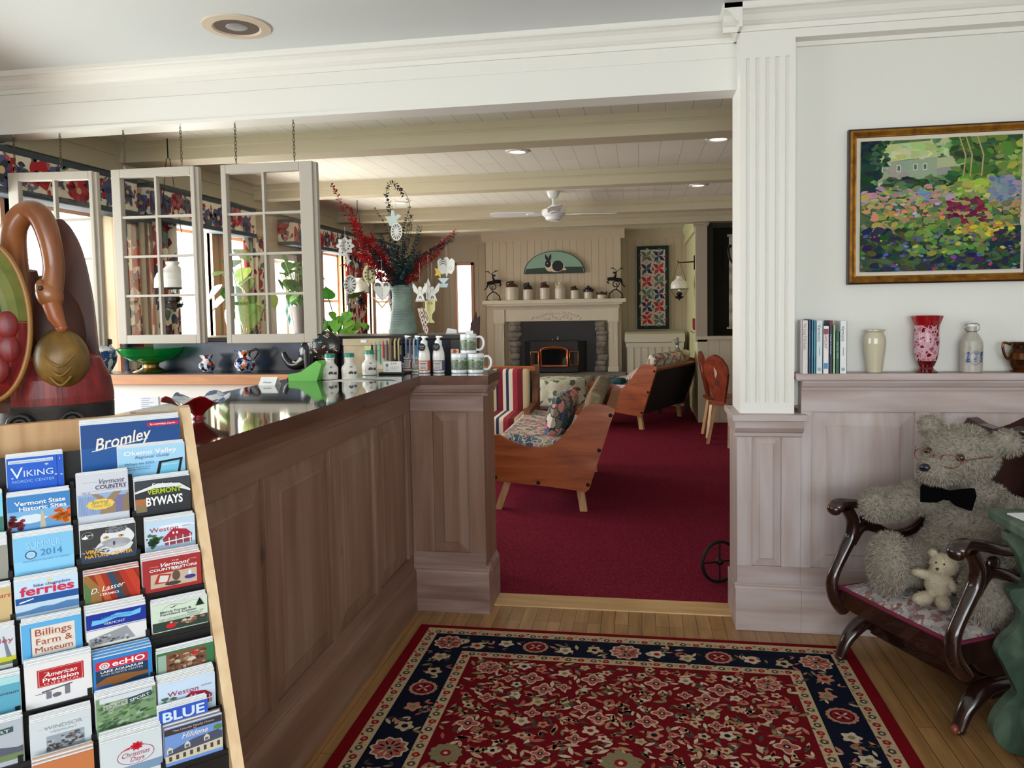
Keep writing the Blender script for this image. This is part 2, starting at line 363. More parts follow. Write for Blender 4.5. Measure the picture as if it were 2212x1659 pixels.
# pilaster with five flutes
b = MB(); x0, x1, yf = .433, .66, 3.47
b.box(x0, x1, yf + .012, 3.75, .97, 2.62); b.box(x0, x1, yf, yf + .012, .97, 1.02); b.box(x0, x1, yf, yf + .012, 2.50, 2.62)
prof = [(x0, 0)]
for i in range(5):
    c = .4665 + .0405 * i
    prof += [(c - .0105 + .021 * k / 8, -.0095 * sin(pi * k / 8)) for k in range(9)]
prof += [(x1, 0), (x1, -.012), (x0, -.012)]
b.prism(prof, (0, yf, 1.02), X, -Y, Z * 1.48)
struct('trim_3', b, WHITE, label='white fluted pilaster at the right of the opening')
b = MB(); b.prism(CROWN, (.36, yf, 0), -Y, Z, X * 2.95); b.prism(CROWN, (x0, 3.61, 0), -X, Z, -Y * .218)
struct('trim_4', b, WHITE, label='white crown moulding over the pilaster and right wall')
b = MB(); b.box(.66, 3.3, 3.47, 3.56, 2.575, 2.71); b.box(.66, 3.3, 3.535, 3.55, 2.556, 2.575); b.box(.66, .675, 3.53, 3.55, 1.15, 2.56)
struct('trim_5', b, WHITE, label='white soffit edge above the painting wall')
b = MB(); b.box(.60, 3.3, 3.55, 3.70, 1.0, 2.6); struct('wall_right', b, WALLW, label='white painted wall behind the framed landscape')
# wainscot
b = MB()
panelled(b, (.69, 3.484, .21), X, Z, -Y, 2.6, .865, [(.043, .463, .08, .77), (.56, .98, .08, .77), (1.077, 1.5, .08, .77), (1.6, 2.0, .08, .77)], 1, 0, .014, .058)
b.box(.69, 3.29, 3.484, 3.55, 0, 1.12, 0)
b.box(.692, 3.29, 3.458, 3.484, 0, .188, 1)
b.prism([(0, 0), (.026, 0), (.02, .012), (.012, .014), (.012, .024), (0, .026)], (.69, 3.484, .188), -Y, Z, X * 2.6, 1)
b.prism([(0, 0), (.012, 0), (.014, .016), (.024, .018), (.034, .036), (.036, .044), (0, .044)], (.69, 3.472, 1.073), -Y, Z, X * 2.6, 1)
struct('baseboard_right', b, [PICKLE, PICKLEH], bevel=.0015, label='pickled pine raised panel wainscot of the right wall')
b = MB(); b.box(.665, 3.29, 3.432, 3.55, 1.117, 1.149, 0); struct('trim_6', b, PICKLEH, bevel=.008, label='pickled pine cap ledge along the wainscot')
# pilaster base (pickled pine)
b = MB()
b.box(.42, .69, 3.484, 3.75, .0, .95, 0)
panelled(b, (.42, 3.484, .21), X, Z, -Y, .27, .68, [(.063, .188, .08, .658)], 1, 0, .014, .03)
b.box(.412, .692, 3.458, 3.484, 0, .188, 1); b.box(.412, .42, 3.484, 3.76, 0, .188, 1)
b.prism([(0, 0), (.026, 0), (.02, .012), (.012, .014), (.012, .024), (0, .026)], (.41, 3.484, .188), -Y, Z, X * .282, 1)
b.prism([(0, 0), (.014, 0), (.014, .016), (.026, .02), (.04, .04), (.042, .072), (0, .072)], (.408, 3.472, .873), -Y, Z, X * .286, 1)
b.prism([(0, 0), (.004, 0), (.004, .016), (.008, .02), (.012, .04), (.014, .072), (0, .072)], (.42, 3.75, .873), -X, Z, -Y * .278, 1)
b.box(.396, .706, 3.414, 3.76, .945, .972, 1)
struct('trim_7', b, [PICKLE, PICKLEH], bevel=.002, label='pickled pine panelled pedestal under the pilaster')

# enclosing walls of the front room (mostly behind the viewer)
b = MB(); b.box(3.2, 3.3, -2.9, 13.0, 0, 2.75); struct('wall_east', b, WALLW, label='white wall beyond the right edge of view')
b = MB()
b.box(-3.6, -1.7, -2.9, -2.7, 0, 2.75); b.box(2.3, 3.3, -2.9, -2.7, 0, 2.75); b.box(-1.7, 2.3, -2.9, -2.7, 0, .7); b.box(-1.7, 2.3, -2.9, -2.7, 2.35, 2.75)
struct('wall_back', b, WALLW, label='wall with a wide window behind the viewer')

# left window wall with openings (Y ranges), sill and head heights
WINS = [(.75, 2.15, .95, 2.12), (2.24, 3.70, .95, 2.12), (3.80, 4.62, .95, 2.12), (5.18, 5.80, 1.02, 2.12), (6.0, 6.5, 1.02, 2.12), (6.88, 7.30, .30, 1.96), (8.02, 8.66, 1.02, 2.12), (9.22, 9.58, 1.02, 2.12), (9.70, 10.5, 1.02, 2.12)]
b = MB(); prev = -2.9
for y0, y1, z0, z1 in WINS:
    b.box(-3.62, -3.45, prev, y0, 0, 2.62); b.box(-3.62, -3.45, y0, y1, 0, z0); b.box(-3.62, -3.45, y0, y1, z1, 2.62); prev = y1
b.box(-3.62, -3.45, prev, 13.0, 0, 2.62); b.box(-3.6, -3.45, -2.9, 3.7, 2.6, 2.72)
struct('wall_left', b, BEIGE, label='beige wall of windows at the left')
for i, (y0, y1, z0, z1) in enumerate(WINS):
    b = MB(); fr = WHITE if i == 5 else PINKLITW
    b.box(-3.475, -3.43, y0 - .07, y0, z0 - .05, z1 + .06); b.box(-3.475, -3.43, y1, y1 + .07, z0 - .05, z1 + .06)
    b.box(-3.475, -3.43, y0, y1, z1, z1 + .06); b.box(-3.475, -3.40, y0 - .08, y1 + .08, z0 - .05, z0)
    b.box(-3.56, -3.52, y0, y0 + .03, z0, z1); b.box(-3.56, -3.52, y1 - .03, y1, z0, z1); b.box(-3.56, -3.52, y0, y1, z0, z0 + .03); b.box(-3.56, -3.52, y0, y1, z1 - .03, z1)
    zm = (z0 + z1) / 2; b.box(-3.555, -3.525, y0, y1, zm - .014, zm + .014)
    w = struct('window_%d' % (i + 1), b, fr, label='window %s of the left wall' % ['over the reception desk', 'beside the carved swan', 'left of the hanging sashes', 'behind the first oil lamp', 'behind the trailing plant', 'glazed door with the hanging glass diamonds', 'beside the tall potted plant', 'left of the vase', 'nearest the far corner'][i])
    g = MB(); g.box(-3.542, -3.538, y0 + .02, y1 - .02, z0 + .02, z1 - .02); g.obj('glass_pane', GLASS, w)
# frieze board over the windows
b = MB(); b.box(-3.46, -3.41, 3.735, 11.9, 2.40, 2.60); b.box(-3.46, -3.40, 3.735, 11.9, 2.505, 2.60); b.box(-3.46, -3.395, 3.735, 11.9, 2.39, 2.405)
struct('trim_8', b, BEAMM, label='putty coloured frieze board above the window valances')
# ceiling beams
for i, (y0, y1) in enumerate([(4.67, 4.87), (6.47, 6.63), (8.38, 8.57), (9.63, 9.85)]):
    b = MB(); b.box(-3.41, 3.2, y0, y1, 2.46, 2.60); b.box(-3.41, 3.2, y0 - .014, y0, 2.545, 2.60); b.prism([(0, 0), (.014, .016), (0, .016)], (-3.41, y0, 2.529), -Y, Z, X * 6.6)
    struct('trim_%d' % (9 + i), b, BEAMM, bevel=.004, label='putty coloured ceiling beam, %s counted from the opening' % ['first', 'second', 'third', 'last'][i])
# far wall: beadboard, slim window at left, chimney breast
def beadboard(b, x0, x1, y, z0, z1, pitch=.115, m=0):
    n = max(1, round((x1 - x0) / pitch)); p = (x1 - x0) / n; pr = [(x0, 0)]
    for i in range(1, n): c = x0 + p * i; pr += [(c - .005, 0), (c, -.006), (c + .005, 0)]
    pr += [(x1, 0), (x1, -.03), (x0, -.03)]
    b.prism(pr, (0, y, z0), X, -Y, Z * (z1 - z0), m)
b = MB(); beadboard(b, -3.45, -2.84, 11.85, 0, 2.6); beadboard(b, -2.61, .75, 11.85, 0, 2.6); b.box(-2.84, -2.61, 11.85, 11.9, 0, 1.05); b.box(-2.84, -2.61, 11.85, 11.9, 2.14, 2.6)
b.prism([(0, 2.46), (.012, 2.46), (.02, 2.48), (.06, 2.54), (.075, 2.56), (.08, 2.59), (0, 2.59)], (-3.45, 11.85, 0), -Y, Z, X * 4.2)
struct('wall_far', b, FARW, label='taupe beadboard far wall of the lounge')
b = MB(); b.box(-2.88, -2.84, 11.82, 11.88, 1.0, 2.18); b.box(-2.61, -2.57, 11.82, 11.88, 1.0, 2.18); b.box(-2.88, -2.57, 11.82, 11.88, 2.14, 2.18); b.box(-2.88, -2.57, 11.8, 11.88, 1.0, 1.05)
w = struct('window_10', b, PINKLITW, label='slim bright window of the far wall left of the fireplace'); g = MB(); g.box(-2.84, -2.61, 11.86, 11.864, 1.05, 2.14); g.obj('glass_pane', GLASS, w)
b = MB(); beadboard(b, -2.30, -.27, 11.5, .45, 2.47, .108); b.box(-2.30, -.27, 11.53, 11.9, 0, 2.59)
b.prism([(0, 2.46), (.012, 2.46), (.02, 2.48), (.07, 2.55), (.085, 2.57), (.09, 2.59), (0, 2.59)], (-2.36, 11.5, 0), -Y, Z, X * 2.15)
struct('wall_chimney', b, mat((198, 184, 160), .7), label='beadboard chimney breast over the fireplace')
# right end of the lounge: yellow side wall, square column, pass-through over a half wall
b = MB(); b.box(.70, .80, 9.75, 11.9, 0, 2.6); b.prism([(0, 2.44), (.012, 2.44), (.05, 2.54), (.06, 2.59), (0, 2.59)], (.70, 11.9, 0), -X, Z, -Y * 2.2); b.box(.665, .70, 9.8, 11.9, 2.36, 2.44)
struct('wall_side', b, YELW, label='pale yellow side wall behind the hanging lamp')
b = MB(); b.box(.679, .816, 9.63, 9.76, 1.0, 2.46); b.box(.655, .84, 9.605, 9.78, 2.43, 2.45); b.box(.665, .83, 9.615, 9.77, 2.41, 2.43)
struct('trim_13', b, mat((170, 160, 140), .6), bevel=.003, label='square painted column of the pass-through')
b = MB(); beadboard(b, .70, 3.2, 9.63, .0, 1.03, .135); b.box(.70, 3.2, 9.66, 9.78, 0, 1.03); b.box(.68, 3.2, 9.6, 9.8, 1.03, 1.07)
struct('wall_half', b, mat((196, 188, 164), .65), label='beadboard half wall under the dark pass-through')
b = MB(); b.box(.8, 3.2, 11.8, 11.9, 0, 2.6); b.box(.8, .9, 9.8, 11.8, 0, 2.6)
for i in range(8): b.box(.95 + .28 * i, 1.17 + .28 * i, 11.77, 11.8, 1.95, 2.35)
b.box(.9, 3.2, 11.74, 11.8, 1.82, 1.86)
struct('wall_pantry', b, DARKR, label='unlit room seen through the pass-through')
# half wall behind the reception counter, with a ledge
b = MB(); b.box(-2.62, -.905, 3.80, 4.12, .0, 1.30, 0); b.box(-2.64, -.89, 3.785, 4.15, 1.30, 1.322, 1); b.box(-.95, -.895, 3.79, 3.81, 1.14, 1.30, 1)
struct('wall_partition', b, [SLATE, mat((52, 48, 44), .35)], bevel=.003, label='dark slate half wall with a ledge behind the counter')
# low wall parts of the left wall's grounds: lawn outside
b = MB(); b.box(-14, -3.7, -4, 16, -.5, -.42); struct('ground', b, mat((150, 170, 120), .9), label='lawn outside the windows')
# ------------------------------------------------------------------ reception counter
TOPM = noisy('dark_polished_top', [(.35, (22, 30, 26)), (.7, (44, 54, 48))], (14, 14, 14), .07, 0, 3, .3, spec=.6, coat=.6)
ct = thing('reception_counter', 'long reception counter with dark polished top and panelled pine front', 'counter', (-1.07, 1.62, 0))
def loc(b, o):   # shift a builder from world to the local frame of o
    b.v = [tuple(Vector(v) - o.location) for v in b.v]; return b
b = MB(); b.prism([(-1.62, 1.6), (-1.02, 1.6), (-1.02, 3.47), (-.695, 3.47), (-.695, 3.782), (-1.62, 3.782)], (0, 0, 1.098), X, Y, Z * .043, 0, 1)
b.f[0], b.f[1] = b.f[0], b.f[1]
loc(b, ct).obj('counter_top', [TOPM, CEDGE], ct, bevel=.003)
b = MB()
panelled(b, (-1.099, 1.66, .2), Y, Z, X, 1.845, .90, [(.0, .40, .07, .768), (.44, .88, .07, .768), (.93, 1.33, .07, .768), (1.38, 1.78, .07, .768)], 1, 0, .014, .06)
b.box(-1.56, -1.099, 1.66, 3.60, 0, 1.098, 0)
b.prism([(0, 0), (.012, 0), (.014, .014), (.024, .018), (.04, .04), (.044, .054), (0, .054)], (-1.085, 1.66, 1.044), X, Z, Y * 1.845, 1)
loc(b, ct).obj('front_panelling', [CPINE, CPINEH], ct, bevel=.0015)
b = MB(); b.box(-1.099, -1.068, 1.66, 3.50, 0, .19, 0)
b.prism([(0, 0), (.028, 0), (.024, .014), (.014, .018), (.012, .032), (.004, .04), (0, .04)], (-1.096, 1.66, .19), X, Z, Y * 1.84, 0)
loc(b, ct).obj('baseboard', CPINEH, ct, bevel=.002)
CPINEX = noisy('counter_post_rail', [(.3, (120, 92, 82)), (.5, (144, 116, 106)), (.72, (166, 142, 134))], (2.0, 24, 24), .45, .08, 5, .6)
b = MB(); b.box(-1.085, -.728, 3.519, 3.775, .19, 1.098, 0)
panelled(b, (-1.085, 3.519, .19), X, Z, -Y, .357, .86, [(.108, .278, .10, .778)], 1, 0, .014, .045)
b.prism([(0, 0), (.008, 0), (.010, .014), (.022, .018), (.03, .034), (.034, .054), (0, .054)], (-1.09, 3.505, 1.044), -Y, Z, X * .385, 1)
b.prism([(0, 0), (.008, 0), (.010, .014), (.016, .018), (.024, .034), (.028, .054), (0, .054)], (-.728, 3.775, 1.044), X, Z, -Y * .285, 1)
loc(b, ct).obj('end_post', [CPINE, CPINEX], ct, bevel=.002)
b = MB(); b.box(-1.075, -.712, 3.492, 3.775, 0, .19, 0)
b.prism([(0, 0), (.024, 0), (.02, .014), (.012, .018), (.01, .03), (0, .036)], (-1.08, 3.516, .19), -Y, Z, X * .368, 0)
b.prism([(0, 0), (.014, 0), (.012, .014), (.008, .018), (.004, .03), (0, .036)], (-.728, 3.775, .19), X, Z, -Y * .275, 0)
loc(b, ct).obj('post_base', CPINEX, ct, bevel=.002)
# lower return shelf behind, oak nosing over a white panel
bc = thing('back_shelf', 'narrow shelf with orange wood edge over a white panel behind the reception desk', 'shelf', (-2.4, 3.7, 0))
b = MB(); b.box(-3.15, -1.63, 3.60, 3.795, 1.085, 1.139, 0); loc(b, bc).obj('shelf_board', [noisy('shelf_pine', [(.3, (176, 116, 76)), (.7, (208, 150, 104))], (3, 26, 26), .35, 0, 4, .4)], bc, bevel=.004)
b = MB(); b.box(-3.12, -1.63, 3.601, 3.794, 1.139, 1.143, 0); loc(b, bc).obj('dark_top', [mat((40, 42, 42), .2)], bc)
b = MB(); b.box(-3.15, -1.63, 3.64, 3.78, 0, 1.085, 0); loc(b, bc).obj('white_panel', WHITE, bc)
b = MB(); b.box(-2.60, -2.49, 3.634, 3.639, .92, 1.02); fr = (V(-2.60, 3.634, .92), X, Z, -Y)
for i in range(8): b.mark(rect(.012, .05 + random.random() * .045, .088 - i * .010, .0905 - i * .010), fr, 1)
tag(b.obj('paper_note', [mat((214, 220, 228), .8), mat((130, 140, 160), .8)]), 'white handwritten note taped to the white panel below the shelf', 'paper')

# ------------------------------------------------------------------ three old window sashes hung on chains
SASHM = mat((176, 168, 156), .6, name='greige_sash_paint')
CHAINM = mat((96, 84, 64), .35, .9, name='chain_metal')
def sash(xl, xr, yl, yr, zb, zt, sl, sr, label, ch):
    L = sqrt((xr - xl) ** 2 + (yr - yl) ** 2); rz = atan2(yr - yl, xr - xl)
    t = thing('hanging_window_sash', label, 'window frame', (xl, yl, zb), rz, 'old window sashes hung over the reception desk')
    H = zt - zb; d = .018
    b = MB(); b.box(0, sl, -d, d, 0, H); b.box(L - sr, L, -d, d, 0, H); b.box(sl, L - sr, -d, d, 0, .046); b.box(sl, L - sr, -d, d, H - .044, H)
    b.box(L - .001, L + .018, -.006, d + .006, 0, H - .004)
    b.obj('frame', SASHM, t, bevel=.003)
    b = MB(); xm = (sl + L - sr) / 2; b.box(xm - .006, xm + .006, -.014, .014, .046, H - .044)
    for k in range(1, 4): z = .046 + (H - .09) * k / 4; b.box(sl, L - sr, -.013, .013, z - .006, z + .006)
    b.obj('muntins', SASHM, t)
    b = MB(); b.poly([(sl, .004, .046), (L - sr, .004, .046), (L - sr, .004, H - .044), (sl, .004, H - .044)]); b.obj('glass_panes', GLASS, t)
    for cx in ch:
        x = cx * L; top = 2.405 - zb; b = MB(); n = max(4, int((top - H - .012) / .0165)); st = (top - H - .012) / n
        for k in range(n):
            c = V(x, 0, H + .012 + st * (k + .5)); a, bb = (X, Z) if k % 2 else (Y, Z)
            b.tube([c + a * .0052 * cos(q) + bb * .0118 * sin(q) for q in [2 * pi * i / 10 for i in range(10)]], .0016, 5, 0, True)
        b.obj('chain', CHAINM, t)
        b = MB(); b.tube([(x, 0, H - .003), (x, 0, H + .01)], .0025, 6); b.tube([(x, .006 * cos(q), H + .012 + .006 * sin(q)) for q in [2 * pi * i / 10 for i in range(10)]], .0018, 5, 0, True)
        b.tube([(x, 0, H), (x, 0, H + .007)], .0026, 6); b.obj('screw_eye', mat((200, 200, 200), .2, .9), t)
        b = MB(); b.tube([(x, 0, top), (x, 0, top - .012)], .003, 6); b.obj('ceiling_hook', mat((200, 200, 200), .2, .9), t)
sash(-3.27, -2.815, 3.60, 3.65, 1.292, 2.205, .055, .02, 'grey hanging window sash behind the carved swan, leftmost of three', (.07, .62))
sash(-2.70, -2.235, 3.645, 3.65, 1.298, 2.203, .05, .022, 'grey hanging window sash above the green glass bowl', (.15, .84))
sash(-2.085, -1.595, 3.645, 3.645, 1.296, 2.197, .028, .068, 'grey hanging window sash nearest the vase of eucalyptus', (.16, .80))

# ------------------------------------------------------------------ brochure rack, turned 45 degrees, stair-stepped pockets
RU = V(.73016, .68327, 0); RN = V(.68327, -.73016, 0); RT = V(-.9135, 1.4383, 1.2455)
rk = thing('brochure_rack', 'tall wooden literature rack full of leaflets at the end of the counter', 'rack', (RT.x, RT.y, 0))
def RP(u, n, z): return RT + RU * u + RN * n + Z * (z - RT.z)
LEAN = .566
def rack_n(z): return (RT.z - z) * LEAN - .024
ROWZ = [1.1155 - .0637 * k for k in range(18)]
RACKW = 1.0
b = MB()
def side(u0, u1, b):
    # profile in (n, z): straight lean with a rounded top, vertical back
    pr = [(-.16, 0), (RT.z * LEAN + .004, 0)]
    for i in range(9):
        z = .1 + (RT.z - .02 - .1) * i / 8; pr.append(((RT.z - z) * LEAN + .004, z))
    pr += [(.004, RT.z + .0), (-.006, RT.z + .012), (-.02, RT.z + .016), (-.04, RT.z + .01), (-.05, RT.z - .012), (-.16, RT.z - .02)]
    b.prism(pr, RP(u0, 0, 0), RN, Z, RU * (u1 - u0))
side(-.019, 0, b); loc(b, rk).obj('side_panel', noisy('rack_birch', [(.3, (206, 170, 128)), (.55, (226, 196, 156)), (.8, (236, 212, 176))], (26, 26, 3), .3, .03, 5, .5, coat=.35), rk, bevel=.004)
b = MB(); side(-RACKW - .019, -RACKW, b); loc(b, rk).obj('side_panel', OAK, rk, bevel=.004)
b = MB(); b.obox(RP(-RACKW / 2, -.145, .62), RU * RACKW / 2, RN * .008, Z * .61); b.obox(RP(-RACKW / 2, -.072, 1.205), RU * RACKW / 2, RN * .012, Z * .04); b.obox(RP(-RACKW / 2, -.075, 1.10), RU * RACKW / 2, RN * .006, Z * .08, 1)
loc(b, rk).obj('back_board', [OAK, BLACK], rk, bevel=.002)
COLS = [(-.009, -.122), (-.124, -.219), (-.221, -.322), (-.324, -.44)]
for k in range(10):
    z = ROWZ[k]; n = rack_n(z); b = MB()
    b.obox(RP(-RACKW / 2, n + .0035, z - .026), RU * RACKW / 2, RN * .002, Z * .034)
    b.obox(RP(-RACKW / 2, n - .03, z - .058), RU * RACKW / 2, RN * .034, Z * .002)
    b.obox(RP(-RACKW / 2, n - .034, z + .02), RU * RACKW / 2, RN * .002, Z * .06)
    for u in (-.124, -.221, -.323, -.43, -.53, -.63, -.73, -.83, -.93): b.obox(RP(u, n - .012, z - .012), RU * .0035, RN * .014, Z * .04)
    loc(b, rk).obj('pocket_row', BLACK, rk)

# every stack of leaflets: a root Empty with the stack of pages and the printed cover
def col(*c): return mat(c, .35, 0, .4)
def clip(pts, lo=0.0, hi=1.0):
    for ax in (0, 1):
        for lim, sg in ((lo if ax == 0 else -.5, 1), (hi, -1)):
            out = []
            for i in range(len(pts)):
                a, c = pts[i - 1], pts[i]; ia, ic = (a[ax] - lim) * sg >= 0, (c[ax] - lim) * sg >= 0
                if ia != ic:
                    t = (lim - a[ax]) / (c[ax] - a[ax]); out.append((a[0] + (c[0] - a[0]) * t, a[1] + (c[1] - a[1]) * t))
                if ic: out.append(c)
            pts = out
            if not pts: return pts
    return pts
class Leaf:
    def __init__(s, k, u0, u1, zt, name, label, cat='brochure', dn=0.0, nst=5, edge=(232, 234, 236), page=(226, 228, 232), th=.0016):
        u0 *= 1.0897; u1 *= 1.0897; zt = 1.45 - (1.45 - zt) * 1.0897
        z0 = ROWZ[k] - .008; n = rack_n(ROWZ[k]) + dn
        s.w = u1 - u0; s.h = zt - z0; s.mats = []; s.b = MB()
        s.root = thing(name, label, cat, RP((u0 + u1) / 2, n, z0), 0, 'leaflets in the wooden rack')
        o = RP(u0, n, z0) - s.root.location; s.full = s.h; s.o = o
        s.fr = (o + Z * s.h * .34, RU, Z, RN)
        pg = MB()
        for i in range(nst):
            d = -.0012 - (i + .5) * .0034; j = random.uniform(-.0012, .0012); dz = .001 + i * .0012 + random.uniform(0, .001)
            pg.obox(o + RU * (s.w / 2 + j) + Z * (s.h / 2 + dz) + RN * d, RU * s.w / 2, RN * .00145, Z * s.h / 2, i % 2)
        pg.obj('page_stack', [col(*page), col(*edge)], s.root); s.h *= .66
    def m(s, c):
        c = col(*c)
        if c not in s.mats: s.mats.append(c)
        return s.mats.index(c)
    def base(s, c): s.b.obox(s.o + RU * s.w / 2 + Z * s.full / 2 - RN * .0006, RU * s.w / 2, RN * .0005, Z * s.full / 2, s.m(c)); return s
    def P(s, pts, c, lay=1):
        pts = clip(pts)
        if len(pts) > 2: s.b.mark([(a * s.w, q * s.h) for a, q in pts], s.fr, s.m(c), lay, .00018)
        return s
    def R(s, x0, x1, y0, y1, c, lay=1): return s.P(rect(x0, x1, y0, y1), c, lay)
    def E(s, cx, cy, rx, ry, c, lay=2, **k): return s.P(blob(cx, cy, rx, ry, k.pop('n', 16), **k), c, lay)
    def T(s, t, x, y, h, c, width=None, al='C', lay=7, **k): s.b.text(t, s.fr, x * s.w, y * s.h, h * s.h * 1.35, s.m(c), lay, al, width=None if width is None else width * s.w, step=.00018, **k); return s
    def done(s): s.b.obj('printed_cover', s.mats, s.root)
def gable(L, x, y, w, h, wall, roof):   # red country house with white porch
    L.P([(x, y + h * .42), (x + w * .36, y + h), (x + w * .80, y + h * .86), (x + w, y + h * .52), (x + w * .97, y + h * .40), (x + w * .70, y + h * .58)], roof, 3)
    L.P([(x, y + h * .42), (x + w * .70, y + h * .58), (x + w * .97, y + h * .42), (x + w * .97, y + .02), (x + w * .1, y)], wall, 2)
    for q in (.22, .45, .68, .92): L.R(x + w * q - .008, x + w * q + .008, y, y + h * (.46 + .1 * q), (244, 244, 246), 4)
    L.P([(x + w * .05, y + h * .18), (x + w * .97, y + h * .30), (x + w * .97, y + h * .36), (x + w * .05, y + h * .24)], (240, 240, 244), 5)
    for q in (.34, .46): L.R(x + w * q, x + w * q + .035, y + h * .66, y + h * .80, (236, 236, 240), 5)
SKY, NAVY, WHT = (150, 194, 236), (22, 52, 116), (242, 244, 246)
# row 0
L = Leaf(0, -.185, -.025, 1.260, 'brochure', 'wide navy ski resort guide standing tallest at the top right of the rack', dn=-.020, nst=7); L.base((26, 74, 140)); L.R(0, 1, .0, .5, (30, 88, 158)); L.R(.66, .985, .86, .94, (206, 28, 62), 2)
L.T('bromley.com', .82, .885, .042, WHT, .26, bold=.01); L.T('Bromley', .42, .52, .27, (238, 232, 220), .58, shear=.35, bold=.012, rot=.16); L.P([(.10, .42), (.66, .60), (.66, .615), (.10, .435)], (232, 228, 220), 3); L.done()
L = Leaf(0, -.130, -.021, 1.215, 'brochure', 'pale blue regional guide with a tablet picture in front of the navy ski guide', dn=-.006, nst=4); L.base((166, 214, 244)); L.R(0, 1, 0, .45, (140, 200, 240)); L.T('Okemo Valley', .48, .74, .15, WHT, .80, bold=.025); L.T('Regional Guide', .5, .60, .11, (62, 110, 170), .52, shear=.3)
L.T('What to DO', .30, .40, .085, (70, 96, 120), .44); L.T('Discover all there is to do', .26, .30, .04, (60, 80, 100), .42); L.T('in the valley this season', .26, .23, .04, (60, 80, 100), .38)
L.P([(.55, .0), (.60, .44), (.97, .50), (.92, .0)], (20, 22, 30), 2); L.P([(.60, .0), (.64, .37), (.92, .42), (.88, .0)], (120, 200, 232), 3); L.T('OKEMO VALLEY', .76, .28, .06, (240, 248, 250), .25); L.done()
L = Leaf(0, -.294, -.214, 1.218, 'brochure', 'bright blue ski touring centre leaflet at the upper left of the rack'); L.base((26, 92, 206)); L.R(.03, .82, .83, .93, (206, 222, 236)); L.T('Southern Vermont Nordic Skiing', .43, .855, .05, (120, 140, 170), .74); L.R(.88, .89, .0, 1, (12, 40, 110), 2); L.T('1', .94, .84, .08, WHT)
L.T('V', .17, .38, .36, (214, 236, 246), .22); L.T('IKING', .55, .42, .20, (214, 236, 246), .52); L.T('NORDIC CENTER', .46, .24, .09, (150, 200, 240), .74)
for sx, sy, q in ((.70, .75, .05), (.09, .40, .03), (.86, .40, .035), (.96, .38, .03)):
    for a in range(4): L.P(leafp(sx - q * cos(a * pi / 4), sy - q * 1.2 * sin(a * pi / 4), 2 * q, .006, a * pi / 4, 3), (226, 240, 250), 4)
L.done()
# row 1
L = Leaf(1, -.296, -.209, 1.161, 'brochure', 'state historic sites leaflet with a monument and orange autumn trees'); L.base((58, 132, 200)); L.R(0, 1, .28, .55, (120, 178, 226)); L.R(0, 1, 0, .28, (104, 160, 214)); L.E(.34, .30, .26, .13, (214, 228, 240), 2, j=.15)
for i in range(46): L.E(.86 + random.gauss(0, .09), .30 + random.gauss(0, .10), .05, .05, random.choice([(226, 96, 30), (238, 128, 40), (204, 72, 26), (232, 150, 60)]), 5, n=8, j=.3)
for i in range(30): L.E(.08 + random.gauss(0, .07), .16 + random.gauss(0, .10), .05, .05, random.choice([(104, 24, 40), (136, 32, 48), (70, 20, 30)]), 5, n=8, j=.3)
L.P([(.50, .0), (.525, .46), (.545, .52), (.565, .46), (.60, .0)], (196, 186, 160), 4); L.T('Vermont State', .52, .72, .13, WHT, .82, bold=.02); L.T('Historic Sites', .56, .56, .13, WHT, .76, bold=.02); L.done()
L = Leaf(1, -.198, -.121, 1.183, 'magazine', 'curled country life newspaper with an engraved tree and a yellow spring badge', 'magazine', nst=3); L.base((206, 210, 222)); L.T('Vermont', .68, .74, .13, (70, 64, 100), .5, shear=.35); L.T('COUNTRY', .66, .62, .10, (66, 60, 100), .62, bold=.015); L.R(.1, .4, .80, .805, (120, 120, 150)); L.R(.08, .96, .575, .58, (120, 120, 150)); L.T('VOL. 62', .17, .53, .04, (90, 90, 120), .16); L.T('FORESTERS OF THE ISLE', .76, .60, .03, (90, 90, 120), .4)
L.R(0, 1, 0, .52, (150, 176, 214))
for i in range(16): L.R(.03 + i * .03, .038 + i * .03, .02, .46, (106, 120, 176), 2)
L.R(.62, 1, .0, .42, (118, 116, 160), 2); L.P([(.42, 0), (.48, .30), (.26, .52), (.40, .50), (.56, .36), (.70, .52), (.86, .52), (.72, .30), (.74, 0)], (150, 128, 104), 3); L.P([(.86, 0), (.88, .3), (.96, .45), (1, .45), (1, 0)], (140, 120, 98), 3)
L.P(blob(.44, .25, .27, .13, 20, pet=10, amp=.05), (236, 200, 96), 5); L.T('Spring', .43, .27, .09, (60, 130, 110), .34, shear=.3); L.T('TOWN TALE', .45, .18, .06, (150, 140, 60), .36); L.done()
L = Leaf(1, -.111, -.021, 1.161, 'brochure', 'dark byways leaflet with yellow green and white capital letters'); L.base((48, 52, 58)); L.P([(0, .60), (.0, .66), (.40, .86), (.8, .80), (1, .56), (1, .50), (.7, .70), (.35, .72)], (226, 230, 234)); L.P([(.0, .66), (.0, 1), (1, 1), (1, .62), (.8, .84), (.4, .92)], (60, 66, 76)); L.R(0, .2, 0, .42, (136, 120, 84)); L.E(.1, .32, .12, .12, (176, 110, 70), 2, j=.2)
L.T('Explore', .48, .77, .12, WHT, .37, shear=.25); L.T('VERMONT', .52, .54, .17, (168, 190, 42), .62, bold=.03); L.T('BYWAYS', .52, .18, .28, WHT, .66, bold=.03); L.done()
L = Leaf(1, -.372, -.302, 1.169, 'brochure', 'cyan leaflet cut off by the left picture edge, highest of its column'); L.base((120, 208, 236)); L.R(0, 1, 0, .4, (60, 120, 110)); L.done()
